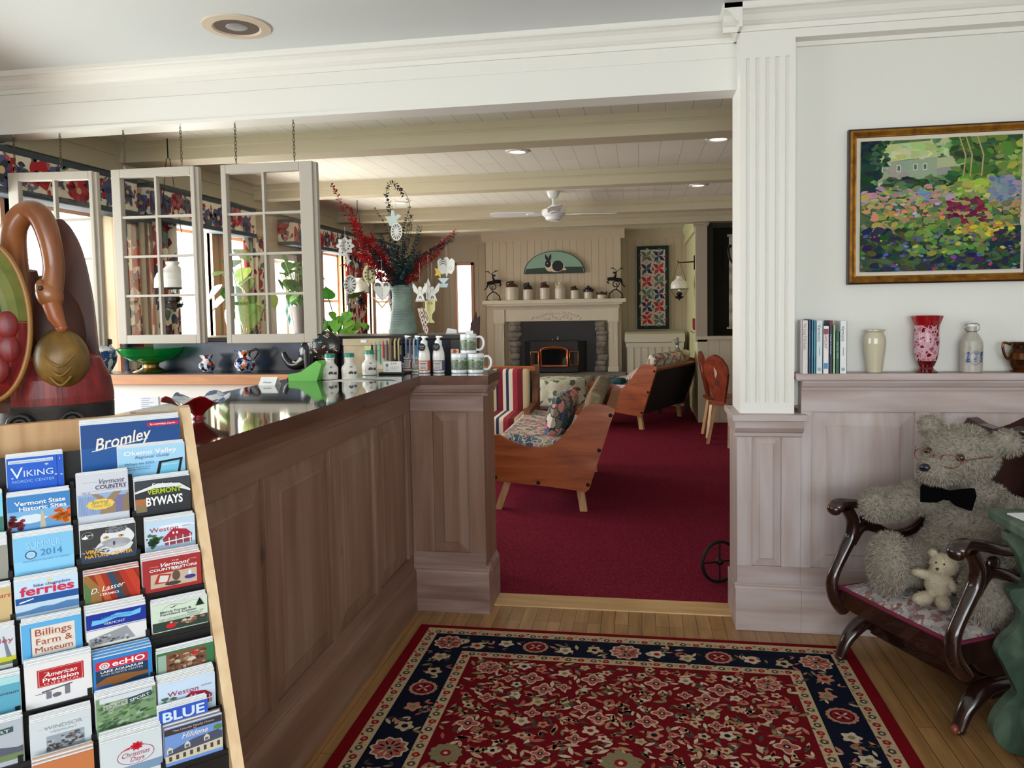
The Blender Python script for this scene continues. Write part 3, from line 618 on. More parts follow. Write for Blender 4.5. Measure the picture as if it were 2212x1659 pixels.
# row 2
L = Leaf(2, -.291, -.209, 1.101, 'brochure', 'sky blue summer season leaflet in the rack below the historic sites one'); L.base((126, 196, 238)); L.R(0, 1, 0, .3, (140, 206, 242)); L.T('SUMMER', .50, .66, .20, (168, 218, 246), .58); L.T('2014', .62, .40, .20, (74, 132, 184), .36); L.E(.28, .46, .10, .13, (66, 96, 130), 2); L.E(.28, .46, .075, .10, (190, 214, 232), 3); L.E(.28, .46, .055, .07, (150, 206, 240), 4); L.T('MANCHESTER IN THE HEART OF VERMONT', .54, .26, .045, (90, 146, 196), .80); L.done()
L = Leaf(2, -.199, -.117, 1.098, 'brochure', 'nature centre leaflet with a white snowy owl face'); L.base((56, 60, 62)); L.R(0, 1, .0, .12, (40, 66, 110)); L.P(blob(.66, .62, .31, .33, 24, j=.03), (222, 226, 232), 2); L.P(blob(.60, .36, .34, .26, 24, j=.05), (212, 216, 224), 2); L.P(blob(.64, .90, .22, .12, 16, j=.12), (120, 124, 132), 3)
for i in range(40): L.E(.62 + random.uniform(-.20, .20), .90 + random.uniform(-.09, .08), .018, .014, (48, 50, 56), 4, n=6, j=.3)
for i in range(40): L.E(.24 + random.uniform(-.22, .25), .30 + random.uniform(-.10, .12), .03, .018, random.choice([(70, 74, 84), (160, 166, 178), (100, 104, 116)]), 4, n=6, j=.3)
for ex, a in ((.46, -.25), (.73, .3)): L.P(blob(ex, .66, .05, .042, 14), (40, 36, 30), 4); L.P(blob(ex, .655, .042, .034, 14), (226, 168, 50), 5); L.P(blob(ex + .004, .66, .016, .018, 10), (16, 14, 14), 6)
L.P([(.58, .52), (.62, .50), (.615, .40), (.595, .37), (.575, .42)], (70, 72, 84), 5); L.E(.13, .80, .105, .12, (180, 184, 188), 2); L.E(.13, .80, .097, .112, (44, 46, 50), 3); L.T('VINS', .17, .785, .06, WHT, .12); L.P([(.02, .74), (.08, .80), (.10, .86), (.11, .78), (.15, .74), (.10, .70), (.05, .71)], WHT, 4)
L.T('VINS', .20, .22, .12, (236, 176, 40), .24, bold=.02); L.T('NATURE CENTER', .50, .08, .11, (236, 176, 40), .86, bold=.02); L.done()
L = Leaf(2, -.101, -.022, 1.095, 'brochure', 'village leaflet with a red gabled inn, the upper of two alike in the right column'); L.base((190, 216, 240)); L.E(.6, .72, .4, .1, (226, 236, 246), 1, j=.1); L.T('Weston', .36, .62, .16, (156, 40, 62), .58); L.T('VERMONT', .82, .68, .05, (150, 90, 110), .2)
for i in range(30): L.E(.16 + random.gauss(0, .07), .30 + random.gauss(0, .09), .05, .05, random.choice([(52, 84, 58), (74, 108, 70), (40, 66, 48)]), 5, n=8, j=.3)
L.R(0, 1, 0, .14, (150, 170, 190), 1); gable(L, .32, .10, .62, .56, (140, 60, 74), (166, 32, 58)); L.done()
L = Leaf(2, -.372, -.299, 1.106, 'brochure', 'grey leaflet cut off by the left picture edge, second of its column'); L.base((150, 150, 140)); L.R(0, 1, .8, 1, (214, 220, 224)); L.done()
# row 3
L = Leaf(3, -.292, -.207, 1.040, 'brochure', 'ferry timetable leaflet with big red lowercase letters and a blue band'); L.base((196, 220, 242)); L.T('lake champlain', .58, .80, .09, (70, 100, 160), .58, bold=.012); L.T('ferries', .50, .57, .28, (206, 36, 84), .86, bold=.022); L.E(.54, .93, .05, .03, (236, 216, 90), 3); L.R(0, 1, .32, .52, (26, 84, 154)); L.P([(.06, .36), (.28, .44), (.28, .47), (.06, .40)], WHT, 3); L.R(0, 1, .0, .32, (190, 214, 232)); L.P([(0, .0), (0, .10), (.2, .12), (.4, .18), (.6, .16), (.8, .22), (1, .20), (1, 0)], (84, 128, 178), 2); L.done()
L = Leaf(3, -.199, -.118, 1.031, 'brochure', 'pottery leaflet in swirling rust and green stripes with white script', edge=(210, 120, 96)); L.base((150, 50, 30))
for i, c in enumerate([(196, 140, 84), (120, 140, 70), (82, 120, 72), (150, 110, 60), (190, 90, 50), (160, 44, 30), (40, 70, 96), (110, 50, 40), (176, 48, 34), (190, 60, 40)]):
    L.P([(i * .12 - .25, 0), (i * .12 - .06, 0), (i * .13 - .10, .5), (i * .10 - .22, 1), (i * .10 - .36, 1), (i * .13 - .28, .5)] if i < 4 else [(i * .12 - .12, 0), (i * .12 + .05, 0), (i * .11 - .10, 1), (i * .11 - .26, 1)], c, 1 + i)
L.T('D. Lasser', .42, .40, .19, WHT, .62, shear=.35, lay=14, rot=.10); L.T('CERAMICS', .44, .24, .08, WHT, .34, lay=14, bold=.01); L.done()
L = Leaf(3, -.113, -.021, 1.038, 'brochure', 'brick red country shop leaflet with a sock monkey picture', edge=(226, 190, 190), nst=7); L.base((164, 46, 50)); L.T('THE', .55, .86, .045, WHT, .12); L.T('Vermont', .55, .72, .14, WHT, .5, shear=.35, bold=.015); L.R(.12, .26, .755, .762, WHT, 3); L.R(.78, .92, .84, .847, WHT, 3); L.T('COUNTRY STORE', .52, .60, .085, WHT, .82, bold=.02)
L.P([(.12, .04), (.13, .50), (.92, .52), (.92, .04)], (196, 180, 160), 2); L.P([(.18, .18), (.26, .50), (.48, .44), (.42, .16)], (186, 46, 44), 3); L.P([(.25, .22), (.29, .44), (.44, .40), (.40, .20)], (214, 214, 210), 4); L.P(blob(.56, .36, .07, .17, 14), (96, 78, 66), 4); L.E(.57, .60, .075, .075, (190, 176, 160), 5); L.E(.57, .55, .05, .02, (186, 60, 50), 6); L.P(blob(.5, .12, .14, .07, 12), (70, 62, 60), 4); L.P(blob(.80, .24, .10, .07, 14), (60, 56, 140), 4); L.R(.775, .82, .30, .46, (228, 228, 236), 4); L.done()
L = Leaf(3, -.372, -.297, 1.037, 'brochure', 'tan leaflet cut off by the left picture edge, third of its column'); L.base((206, 180, 130)); L.T('art', .9, .7, .14, (200, 60, 60), .2, shear=.3); L.done()
# row 4
L = Leaf(4, -.287, -.207, .983, 'brochure', 'blue bordered farm museum leaflet with red-brown serif lettering'); L.base((92, 172, 226)); L.R(.16, .88, .04, .86, (226, 218, 206)); L.R(.14, .16, .04, .88, (70, 110, 150)); L.T('Billings', .52, .62, .20, (168, 72, 60), .60); L.R(.24, .80, .595, .60, (168, 72, 60), 3); L.T('Farm &', .53, .36, .19, (168, 72, 60), .60); L.R(.24, .66, .335, .34, (168, 72, 60), 3); L.T('Museum', .52, .13, .17, (168, 72, 60), .62); L.done()
L = Leaf(4, -.201, -.115, .979, 'brochure', 'white leaflet with a navy head, blue ribbon and grey photograph', nst=7); L.base((226, 226, 226)); L.R(0, 1, .50, .97, (22, 50, 150)); L.R(0, 1, .46, .475, (22, 50, 150)); L.P([(.08, .62), (.10, .78), (.24, .76), (.5, .88), (.76, .84), (.92, .90), (.90, .74), (.72, .70), (.5, .74), (.26, .64)], (106, 190, 240), 3); L.T('BENNINGTON', .5, .76, .08, (60, 140, 210), .5); L.T('VERMONT', .46, .58, .08, (220, 228, 240), .36); L.P([(.03, .2), (.66, .42), (.80, 0), (.08, 0)], (150, 154, 160), 2)
for i in range(24): L.E(random.uniform(.1, .68), random.uniform(.0, .22), .03, .03, random.choice([(70, 74, 80), (200, 202, 206), (110, 112, 118)]), 4, n=7, j=.3)
L.done()
L = Leaf(4, -.106, -.020, .971, 'brochure', 'pale green forest centre leaflet with a dark pine and a child in red'); L.base((206, 222, 204)); L.R(0, 1, .0, .34, (44, 66, 60)); L.P([(.05, .66), (.30, .92), (.36, .93), (.55, .86), (.70, .94), (.9, .90), (.9, .905), (.70, .945), (.55, .87), (.36, .94), (.30, .93)], (60, 70, 66), 2); L.P([(.30, .84), (.36, .80), (.40, .83), (.46, .90), (.39, .86), (.36, .83)], (40, 50, 60), 4)
for i in range(7): L.P([(.76 + .012 * i, .70 + .034 * i), (.96 - .012 * i, .70 + .034 * i), (.86, .78 + .034 * i)], (30, 44, 44), 4)
L.T('Merck Forest &', .42, .66, .085, (60, 66, 90), .56, bold=.01); L.T('Farmland Center', .47, .565, .085, (60, 66, 90), .66, bold=.01); L.T('Rupert, VT', .78, .48, .06, (60, 66, 90), .30); L.T('OVER 3,200 ACRES FOR EDUCATION', .5, .42, .04, (90, 104, 110), .80, shear=.2); L.T('AND ENJOYMENT IN ALL SEASONS', .48, .365, .04, (90, 104, 110), .74, shear=.2)
L.E(.32, .16, .085, .09, (206, 30, 40), 4, j=.1); L.E(.33, .28, .03, .035, (206, 170, 150), 5)
for i in range(14): L.E(.62 + random.gauss(0, .1), .22 + random.gauss(0, .05), .05, .04, random.choice([(150, 90, 66), (170, 112, 84), (214, 200, 180)]), 4, n=8, j=.2)
L.done()
L = Leaf(4, -.372, -.295, .984, 'brochure', 'white leaflet with a yellow field cut off by the left picture edge'); L.base((206, 214, 222)); L.R(0, 1, 0, .22, (196, 196, 50)); L.R(0, 1, 0, .08, (110, 120, 80), 2); L.P([(.85, .2), (.80, .8), (.82, .8), (.93, .2)], (120, 124, 140), 3); L.T('Valley', .72, .62, .14, (176, 60, 90), .5); L.done()
# row 5
L = Leaf(5, -.286, -.199, .931, 'brochure', 'white precision museum leaflet with a red plaque'); L.base((226, 226, 228)); L.R(.18, .88, .38, .84, (176, 28, 38)); L.R(.20, .86, .40, .82, (226, 190, 186), 2); L.R(.208, .852, .408, .812, (176, 28, 38), 3); L.T('THE', .32, .735, .03, (230, 210, 206), .07); L.T('American', .53, .63, .12, WHT, .5, shear=.35, bold=.01); L.T('Precision', .53, .50, .11, WHT, .54, bold=.02); L.T('M U S E U M', .53, .43, .04, WHT, .5); L.P([(.24, .26), (.70, .34), (.70, .31), (.24, .22)], (86, 84, 104), 2); L.R(.30, .38, .04, .23, (120, 116, 130), 2); L.R(.58, .66, .06, .3, (120, 116, 130), 2); L.P(blob(.46, .10, .07, .06, 12), (104, 100, 116), 2); L.R(.14, .3, .20, .215, (86, 84, 104), 2); L.done()
L = Leaf(5, -.197, -.114, .918, 'brochure', 'blue lake aquarium leaflet with a red band and spiral emblem', edge=(60, 140, 206), nst=7); L.base((36, 128, 204)); L.R(.04, .93, .04, .60, (30, 56, 84)); L.R(.04, .93, .62, .88, (206, 38, 62), 2)
for q in (.088, .064, .040, .018): L.P(blob(.19, .73, q, q * 1.22, 18), (238, 236, 238) if q in (.088, .040) else (206, 38, 62), 4 if q > .05 else 6)
L.T('ecHO', .60, .67, .18, WHT, .56, bold=.02); L.T('LAKE AQUARIUM', .48, .51, .075, WHT, .72, bold=.015); L.T('AND SCIENCE CENTER', .48, .42, .06, (196, 210, 224), .72); L.P([(.04, .06), (.04, .20), (.22, .34), (.5, .36), (.76, .30), (.93, .28), (.93, .18), (.7, .16), (.5, .08), (.3, .04)], (136, 88, 48), 3); L.R(.04, .3, .02, .1, (40, 100, 180), 4); L.done()
L = Leaf(5, -.107, -.019, .902, 'brochure', 'green edged leaflet with a sepia inn dining room photograph', nst=4); L.base((54, 116, 76)); L.R(.16, .86, 0, .93, (120, 82, 62)); L.R(.02, .16, .1, .9, (150, 176, 160))
for i in range(46): L.E(random.uniform(.2, .82), random.uniform(.05, .85), random.uniform(.02, .07), random.uniform(.03, .1), random.choice([(150, 108, 80), (90, 60, 46), (176, 140, 110), (70, 48, 40), (196, 176, 150)]), 4, n=7, j=.3)
L.E(.66, .72, .07, .08, (186, 40, 46), 5, j=.2); L.E(.60, .50, .08, .08, (206, 190, 180), 5, j=.2); L.done()
L = Leaf(5, -.372, -.292, .923, 'brochure', 'teal leaflet cut off by the left picture edge, fifth of its column'); L.base((92, 164, 190)); L.R(0, 1, .8, 1, (166, 214, 220)); L.T('Mountain', .72, .52, .08, (40, 70, 90), .5, shear=.2); L.done()
# row 6
L = Leaf(6, -.284, -.205, .859, 'brochure', 'pale grey town leaflet with a photograph of porches below faint lettering'); L.base((204, 212, 218)); L.T('WINDSOR', .54, .68, .12, (150, 162, 174), .62); L.R(.12, .22, .72, .726, (150, 162, 174)); L.R(.86, .98, .76, .766, (150, 162, 174)); L.T('VERMONT', .54, .56, .07, (166, 176, 186), .44); L.R(.26, .88, .0, .48, (150, 162, 176))
for i in range(40): L.E(random.uniform(.28, .86), random.uniform(.04, .42), random.uniform(.02, .06), random.uniform(.02, .06), random.choice([(96, 86, 82), (120, 112, 110), (70, 70, 76), (176, 180, 188), (110, 90, 76)]), 3, n=7, j=.3)
L.done()
L = Leaf(6, -.198, -.115, .868, 'brochure', 'green mountain leaflet of an outdoor sport shop in the middle column', nst=6); L.base((120, 150, 110))
for i in range(120): L.E(random.uniform(.04, .96), random.uniform(.03, .94), random.uniform(.03, .08), random.uniform(.02, .05), random.choice([(110, 150, 96), (140, 172, 118), (84, 120, 84), (160, 180, 150), (96, 130, 110), (70, 104, 80)]), 2, n=7, j=.3, rot=.4)
L.R(.06, .94, .86, 1, (206, 214, 226), 3); L.P([(.52, .69), (.52, .84), (.93, .92), (.93, .77)], (46, 78, 84), 5); L.P([(.12, .66), (.12, .79), (.52, .84), (.52, .69)], (176, 186, 170), 4); L.T('EQUIPE', .32, .70, .09, (84, 98, 96), .36, rot=.10); L.T('SPORT', .73, .755, .085, WHT, .34, rot=.13); L.T('Outdoor Gear & Clothing', .5, .62, .05, (90, 106, 104), .7, rot=.1); L.done()
L = Leaf(6, -.111, -.026, .865, 'brochure', 'village leaflet with a red gabled inn, the lower of two alike in the right column', nst=7); L.base((196, 216, 240)); L.T('Weston', .42, .58, .16, (156, 40, 62), .54); L.T('VERMONT', .84, .66, .05, (150, 90, 110), .2)
for i in range(40): L.E(.14 + random.gauss(0, .1), .24 + random.gauss(0, .11), .06, .05, random.choice([(52, 84, 58), (74, 108, 70), (30, 46, 40), (24, 34, 34)]), 5, n=8, j=.3)
gable(L, .34, .08, .60, .50, (140, 60, 74), (166, 32, 58)); L.done()
L = Leaf(6, -.372, -.292, .871, 'brochure', 'mountain photograph leaflet cut off by the left picture edge, sixth of its column'); L.base((176, 184, 196)); L.P([(0, 0), (0, .3), (.5, .42), (.9, .3), (1, .32), (1, 0)], (84, 92, 108), 1); L.R(0, 1, 0, .16, (110, 130, 90), 2); L.P([(.3, .68), (.3, .82), (.86, .86), (.86, .72)], (46, 84, 84), 3); L.T('SPORT', .6, .73, .08, WHT, .42, rot=.05); L.done()
# row 7
L = Leaf(7, -.283, -.206, .812, 'brochure', 'orange brown leaflet stack at the bottom edge of the picture', edge=(206, 160, 130)); L.base((176, 92, 50)); L.R(0, 1, .5, 1, (196, 120, 74)); L.done()
L = Leaf(7, -.197, -.114, .815, 'brochure', 'pale leaflet with a red bow emblem at the bottom of the middle column', nst=7); L.base((206, 216, 222)); L.R(0, 1, 0, .22, (120, 150, 180)); L.P(blob(.56, .48, .31, .24, 26), (176, 60, 90), 2); L.P(blob(.56, .48, .296, .226, 26), (206, 216, 222), 3); L.T('Christmas', .56, .46, .13, (176, 60, 90), .46, shear=.3); L.T('Days', .58, .32, .13, (176, 60, 90), .24, shear=.3)
for a in range(9): L.P(leafp(.58, .70, .12, .03, a * .7), (206, 30, 54), 5)
L.P([(.30, .64), (.48, .72), (.46, .66)], (206, 30, 54), 5); L.done()
L = Leaf(7, -.115, -.043, .834, 'brochure', 'royal blue leaflet with large white capitals behind the family home one', dn=-.012, nst=4); L.base((50, 88, 196)); L.T('BLUE', .5, .74, .22, (206, 226, 246), .86, bold=.03); L.done()
L = Leaf(7, -.110, -.025, .808, 'brochure', 'family home leaflet with a long house and dormers at the lower right', nst=4, edge=(120, 112, 110)); L.base((112, 150, 214)); L.R(0, 1, .80, .98, (62, 54, 58)); L.T('The Lincoln Family Home', .5, .885, .055, (226, 220, 210), .72); L.T('at', .52, .83, .035, (226, 220, 210), .05); L.T('Hildene', .52, .62, .16, (232, 226, 220), .46, shear=.35, bold=.01)
L.P([(0, .12), (.1, .34), (.5, .52), (.92, .58), (1, .5), (1, 0), (0, 0)], (76, 80, 104), 1); L.P([(0, 0), (0, .2), (1, .30), (1, 0)], (206, 196, 170), 2)
for q in (.08, .38, .72): L.P([(q - .05, .26 + q * .12), (q - .05, .38 + q * .12), (q, .46 + q * .12), (q + .05, .39 + q * .12), (q + .05, .27 + q * .12)], (214, 206, 186), 4); L.R(q - .03, q + .03, .28 + q * .12, .36 + q * .12, (90, 104, 130), 5)
for q in range(8): L.R(.06 + q * .12, .11 + q * .12, .04 + q * .008, .17 + q * .010, (70, 70, 80), 4)
L.E(.93, .66, .09, .08, (84, 130, 70), 3, j=.2); L.done()
# ------------------------------------------------------------------ things on the counter, the shelf and the ledge
CZ = 1.1412
def put(mb, name, mats, label, cat, loc_, group=None, bevel=0, sub=0, rz=0):
    o = mb.obj(name, mats, None, bevel, sub); o.location = loc_; o.rotation_euler = (0, 0, rz); return tag(o, label, cat, group)
PAPER = mat((236, 236, 232), .85, name='white_card')
# carved swan: body shell, S-shaped neck, wings
SW = thing('carved_swan', 'large carved wooden swan with painted green and red wing on the counter', 'carving', (-1.515, 1.76, CZ), radians(34))
SK = .00121  # metres per photo step
def sp(px, py, y=0): return V((px - 110) * .00106, y, (915 - py) * SK)
wood_sw = noisy('carved_brown_wood', [(.3, (96, 50, 26)), (.55, (140, 84, 46)), (.8, (170, 110, 64))], (14, 14, 4), .3, .06, 4, .6, coat=.25)
wood_dk = noisy('carved_dark_wood', [(.3, (58, 26, 18)), (.6, (92, 46, 30)), (.8, (116, 64, 40))], (14, 14, 4), .55, .06, 4, .6)
redp = noisy('worn_red_paint', [(.3, (84, 14, 18)), (.6, (130, 28, 30)), (.8, (156, 50, 44))], (60, 60, 5), .4, .2, 4, .3)
blkp = noisy('worn_black_paint', [(.3, (18, 18, 22)), (.75, (44, 42, 44))], (20, 20, 20), .45, .2)
olive = noisy('worn_olive_gold_paint', [(.3, (82, 62, 26)), (.55, (124, 92, 36)), (.8, (150, 120, 60))], (16, 16, 10), .4, .2, 4, .6)
b = MB()   # upright back slab of the body rising behind the neck
b.tube([sp(40, 860, .05), sp(44, 740, .05), sp(50, 640, .045), sp(56, 560, .03)], [.085, .080, .062, .040], 18, 0)
b.ell(sp(112, 800, .07), .125, .09, .165, 24, 14, 0); b.ell(sp(110, 700, .07), .10, .085, .16, 22, 12, 0)
b.obj('body', wood_dk, SW)
b = MB(); b.prism([((q[0] - 110) * .00106, (915 - q[1]) * SK) for q in spline([V(128, 840, 0), V(136, 620, 0), V(132, 470, 0), V(142, 450, 0), V(162, 458, 0), V(188, 510, 0), V(206, 600, 0), V(214, 700, 0), V(217, 800, 0), V(214, 860, 0)], 5)], (0, .03, 0), X, Z, Y * .06); b.obj('tail', wood_dk, SW, bevel=.018, seg=3)
b = MB(); b.ell(sp(142, 752, -.03), .064, .055, .080, 20, 14); b.obj('breast', olive, SW)
b = MB()
for k in range(3):
    b.tube(spline([sp(112 + 4 * k, 742 + 22 * k, -.074), sp(142, 764 + 20 * k, -.089 + .004 * k), sp(172 - 4 * k, 742 + 22 * k, -.074)], 6), .0035, 6)
b.obj('breast_feathers', noisy('worn_gold', [(.3, (100, 76, 30)), (.7, (140, 108, 48))], (30, 30, 12), .4), SW)
b = MB(); b.lathe([(.02, -.0), (.130, 0), (.136, .012), (.138, .08), (.134, .09)], sp(118, 918, .04), 28, 0, (X, Y * .72, Z)); b.obj('base', blkp, SW)
b = MB(); b.lathe([(.136, 0), (.136, .02), (.130, .065), (.11, .115), (.08, .14), (0, .15)], sp(120, 848, .04), 28, 0, (X, Y * .74, Z)); b.obj('red_belly', redp, SW)
for cx, s_ in ((160, 1), (55, -1)):
    b = MB(); pts = []
    for i in range(26): a = i / 25 * 4.2 * pi; r = .028 * (1 - i / 30); pts.append(sp(cx, 884, -.072) + V(r * cos(a) * s_, .004 * sin(a), r * sin(a)))
    b.tube(pts, .006, 8); b.obj('curled_foot', blkp, SW)
b = MB(); b.ell(sp(214, 878, .02), .018, .03, .030, 12, 8); b.obj('curled_foot', blkp, SW)
neck = spline([sp(58, 700, .02), sp(52, 620, .01), sp(48, 540, .0), sp(56, 478, -.02), sp(84, 444, -.035), sp(114, 452, -.05), sp(132, 500, -.06), sp(139, 560, -.064), sp(132, 604, -.068)], 8)
nr = [.040 - .013 * min(1, i / (len(neck) * .5)) if i < len(neck) * .5 else .027 + .002 * sin(i * .2) for i in range(len(neck))]
b = MB(); b.tube(neck, nr, 18); b.obj('neck', wood_sw, SW)
b = MB(); b.ell(sp(128, 614, -.072), .031, .028, .040, 18, 12, 0, (V(.95, 0, .3), Y, V(-.3, 0, .95))); b.ell(sp(112, 600, -.082), .013, .016, .020, 12, 8); b.obj('head', wood_sw, SW)
b = MB(); b.ell(sp(113, 602, -.098), .006, .004, .006, 10, 8); b.obj('eye', mat((40, 26, 18), .3), SW)
b = MB(); b.tube([sp(132, 634, -.076), sp(140, 662, -.082), sp(150, 682, -.084)], [.022, .019, .013], 12, 0); b.ell(sp(150, 684, -.084), .014, .012, .013, 10, 8); b.obj('bill', mat((150, 82, 44), .35), SW)
# left wing: oval shield, green-gold above, red feathers below
b = MB(); wc = sp(2, 668, -.10)
def wing(lo, hi, m):
    n = 28
    for ring in range(5):
        r0, r1 = ring / 5, (ring + 1) / 5
        def pt(r, a):
            x, z = .088 * r * cos(a), .192 * r * sin(a); return wc + V(x, -.03 * sqrt(max(0, 1 - r * r)), z)
        for i in range(n):
            a0 = lo + (hi - lo) * i / n; a1 = lo + (hi - lo) * (i + 1) / n
            b.add([pt(r0, a0), pt(r1, a0), pt(r1, a1), pt(r0, a1)], [(0, 1, 2, 3)], m, True)
wing(-.03, pi + .03, 0); b.obj('wing_top', noisy('worn_green_gold', [(.3, (72, 96, 44)), (.6, (128, 128, 56)), (.8, (156, 136, 64))], (8, 8, 10), .35, .1), SW)
b = MB(); wing(pi, 2 * pi, 0)
for rr, zz in ((3, .0), (3, -.055), (2, -.105)):
    for i in range(rr):
        x = (i - (rr - 1) / 2) * .046; d = (x / .088) ** 2 + (zz / .192) ** 2; b.ell(wc + V(x, -.030 * sqrt(max(.05, 1 - d)) + .003, zz - .01), .025, .010, .036, 12, 8)
b.obj('wing_feathers', redp, SW)
b = MB(); b.tube([wc + V(.091 * cos(a), .004, .195 * sin(a)) for a in [2 * pi * i / 40 for i in range(40)]], .0075, 8, 0, True); b.ell(wc + V(0, .016, 0), .088, .02, .19, 20, 12); b.obj('wing_rim', mat((150, 104, 44), .35), SW)
b = MB()
for k in (-.04, -.005, .03): b.tube([wc + V(k * (1.2 - .5 * t), -.031 + .018 * t * t, .02 + .15 * t) for t in (0, .25, .5, .75, 1)], .002, 6)
b.obj('wing_grooves', mat((80, 60, 30), .5), SW)

# shelf at the back: blue and white jar, green bowl, two confetti glass jugs
b = MB(); t = thing('ginger_jar', 'blue and white painted jar with a dark lid behind the swan', 'jar', (-2.86, 3.70, 1.144))
b.lathe([(.04, 0), (.046, .004), (.05, .01), (.072, .05), (.078, .085), (.07, .12), (.052, .14), (.05, .15)], n=28)
b.obj('body', cells('blue_white_ceramic', [(232, 234, 236), (226, 230, 234), (70, 96, 140), (232, 234, 236), (40, 66, 116)], 26, .2, second=(2.2, .72, [(60, 84, 130), (225, 228, 232), (110, 134, 170)])), t)
b = MB(); b.lathe([(.052, .15), (.055, .152), (.055, .175), (.045, .18), (0, .182)], n=24); b.obj('lid', mat((60, 46, 36), .5), t)
t = thing('footed_bowl', 'large green glass bowl on a brass foot under the middle hanging sash', 'bowl', (-2.57, 3.70, 1.144))
GREENG = glass('green_glass', (10, 190, 100))
b = MB(); b.lathe([(.0, .048), (.05, .05), (.10, .066), (.14, .092), (.163, .125), (.164, .13), (.160, .13), (.137, .097), (.098, .071), (.05, .055), (0, .053)], n=40); b.obj('glass_bowl', GREENG, t)
b = MB(); b.lathe([(.088, 0), (.09, .003), (.08, .010), (.055, .018), (.042, .026), (.040, .04), (.046, .048)], n=32); b.obj('foot', noisy('aged_brass', [(.3, (110, 88, 50)), (.7, (160, 132, 80))], (20, 20, 20), .25, metal=.9), t)
CONF = cells('confetti_glass', [(232, 234, 240), (30, 40, 90), (220, 224, 232), (150, 30, 36), (236, 238, 242), (24, 24, 40), (200, 120, 70), (120, 150, 190)], 58, .08)
def confetti(loc_, s, hdl, label):
    t = thing('confetti_glass_jug', label, 'jug', loc_, 0, 'confetti glass jugs on the back shelf')
    b = MB(); b.lathe([(.02 * s, 0), (.034 * s, .006 * s), (.047 * s, .03 * s), (.046 * s, .048 * s), (.03 * s, .066 * s), (.024 * s, .076 * s), (.032 * s, .092 * s), (.042 * s, .102 * s)], n=26, wob=lambda a, i: 1 + (.16 * cos(3 * a + 2.4) if i >= 6 else 0)); b.obj('body', CONF, t)
    if hdl:
        b = MB(); b.tube(spline([(.038 * s, 0, .10 * s), (.06 * s, 0, .105 * s), (.066 * s, 0, .088 * s), (.045 * s, 0, .062 * s)], 5), .006 * s, 8); b.obj('handle', mat((60, 30, 30), .1), t)
confetti((-2.245, 3.70, 1.144), .88, 0, 'smaller confetti glass jug right of the green bowl')
confetti((-2.03, 3.70, 1.144), 1.12, 1, 'larger confetti glass jug with a dark handle against the slate')
# red ruffled bowl near the rack
t = thing('ruffled_bowl', 'red ruffled glass bowl with white marbled inside on the counter', 'bowl', (-1.29, 2.07, CZ))
def ruff(a, i): return 1 + (.10 * i / 5) * cos(5 * a + .5)
b = MB()
for m_, dr in ((0, 0), (1, -.0025)):
    n = 40; pr = [(.020, 0), (.014, .008), (.018, .016), (.040, .034), (.070, .052), (.092, .062)] if m_ == 0 else [(.0, .019), (.018, .020), (.036, .036), (.066, .054), (.092, .062)]
    k = len(pr)
    def fn(u, v):
        i = v * (k - 1); j = min(int(i), k - 2); f = i - j; r = pr[j][0] * (1 - f) + pr[j + 1][0] * f; z = pr[j][1] * (1 - f) + pr[j + 1][1] * f
        a = 2 * pi * u; w = v ** 3; return V(r * cos(a) * (1 + .10 * w * cos(5 * a)), r * sin(a) * (1 + .10 * w * cos(5 * a)), z + .012 * w * sin(5 * a))
    b2 = MB(); b2.grid(fn, n, 14)
    b2.obj('outer_glass' if m_ == 0 else 'marbled_inside', mat((150, 12, 20), .06, coat=.5) if m_ == 0 else cells('marbled_glass', [(226, 228, 232), (200, 206, 214), (90, 110, 140), (236, 236, 238), (150, 170, 190)], 40, .1), t, solid=.0015)
# pen and folded card
b = MB(); b.tube([(0, 0, .006), (.09, .075, .006)], [.006, .0055], 10); b.tube([(.09, .075, .006), (.135, .1125, .006)], [.0045, .002], 8); b.tube([(.02, .017, .013), (.055, .046, .013)], .002, 6); put(b, 'pen', BLACK, 'black pen lying on the back edge of the counter top', 'pen', (-1.72 + .14, 3.25, CZ))
b = MB(); b.prism([(0, 0), (.03, .035), (.06, 0), (.058, 0), (.03, .033), (.002, 0)], (0, 0, 0), Y, Z, X * .075)
fr = (V(.0755, .06, 0), -Y, Z, X); b.text('Guests', (V(0, 0, 0), X, V(0, .03, .035).normalized(), V(0, -.035, .03).normalized()), .037, .012, .013, 1, 4, shear=.3); put(b, 'tent_card', [PAPER, mat((30, 60, 130), .8)], 'small white folded card with handwriting beside the pen', 'card', (-1.60, 3.02, CZ))
# green wedge stand
b = MB(); b.prism([(0, 0), (.135, 0), (.16, .075), (.135, .09), (.05, .035), (0, .03)], (0, 0, 0), X, Z, Y * .12); put(b, 'display_wedge', mat((110, 186, 84), .6), 'bright green slanted stand on the counter left of the syrup jugs', 'stand', (-1.56, 3.22, CZ), bevel=.002)
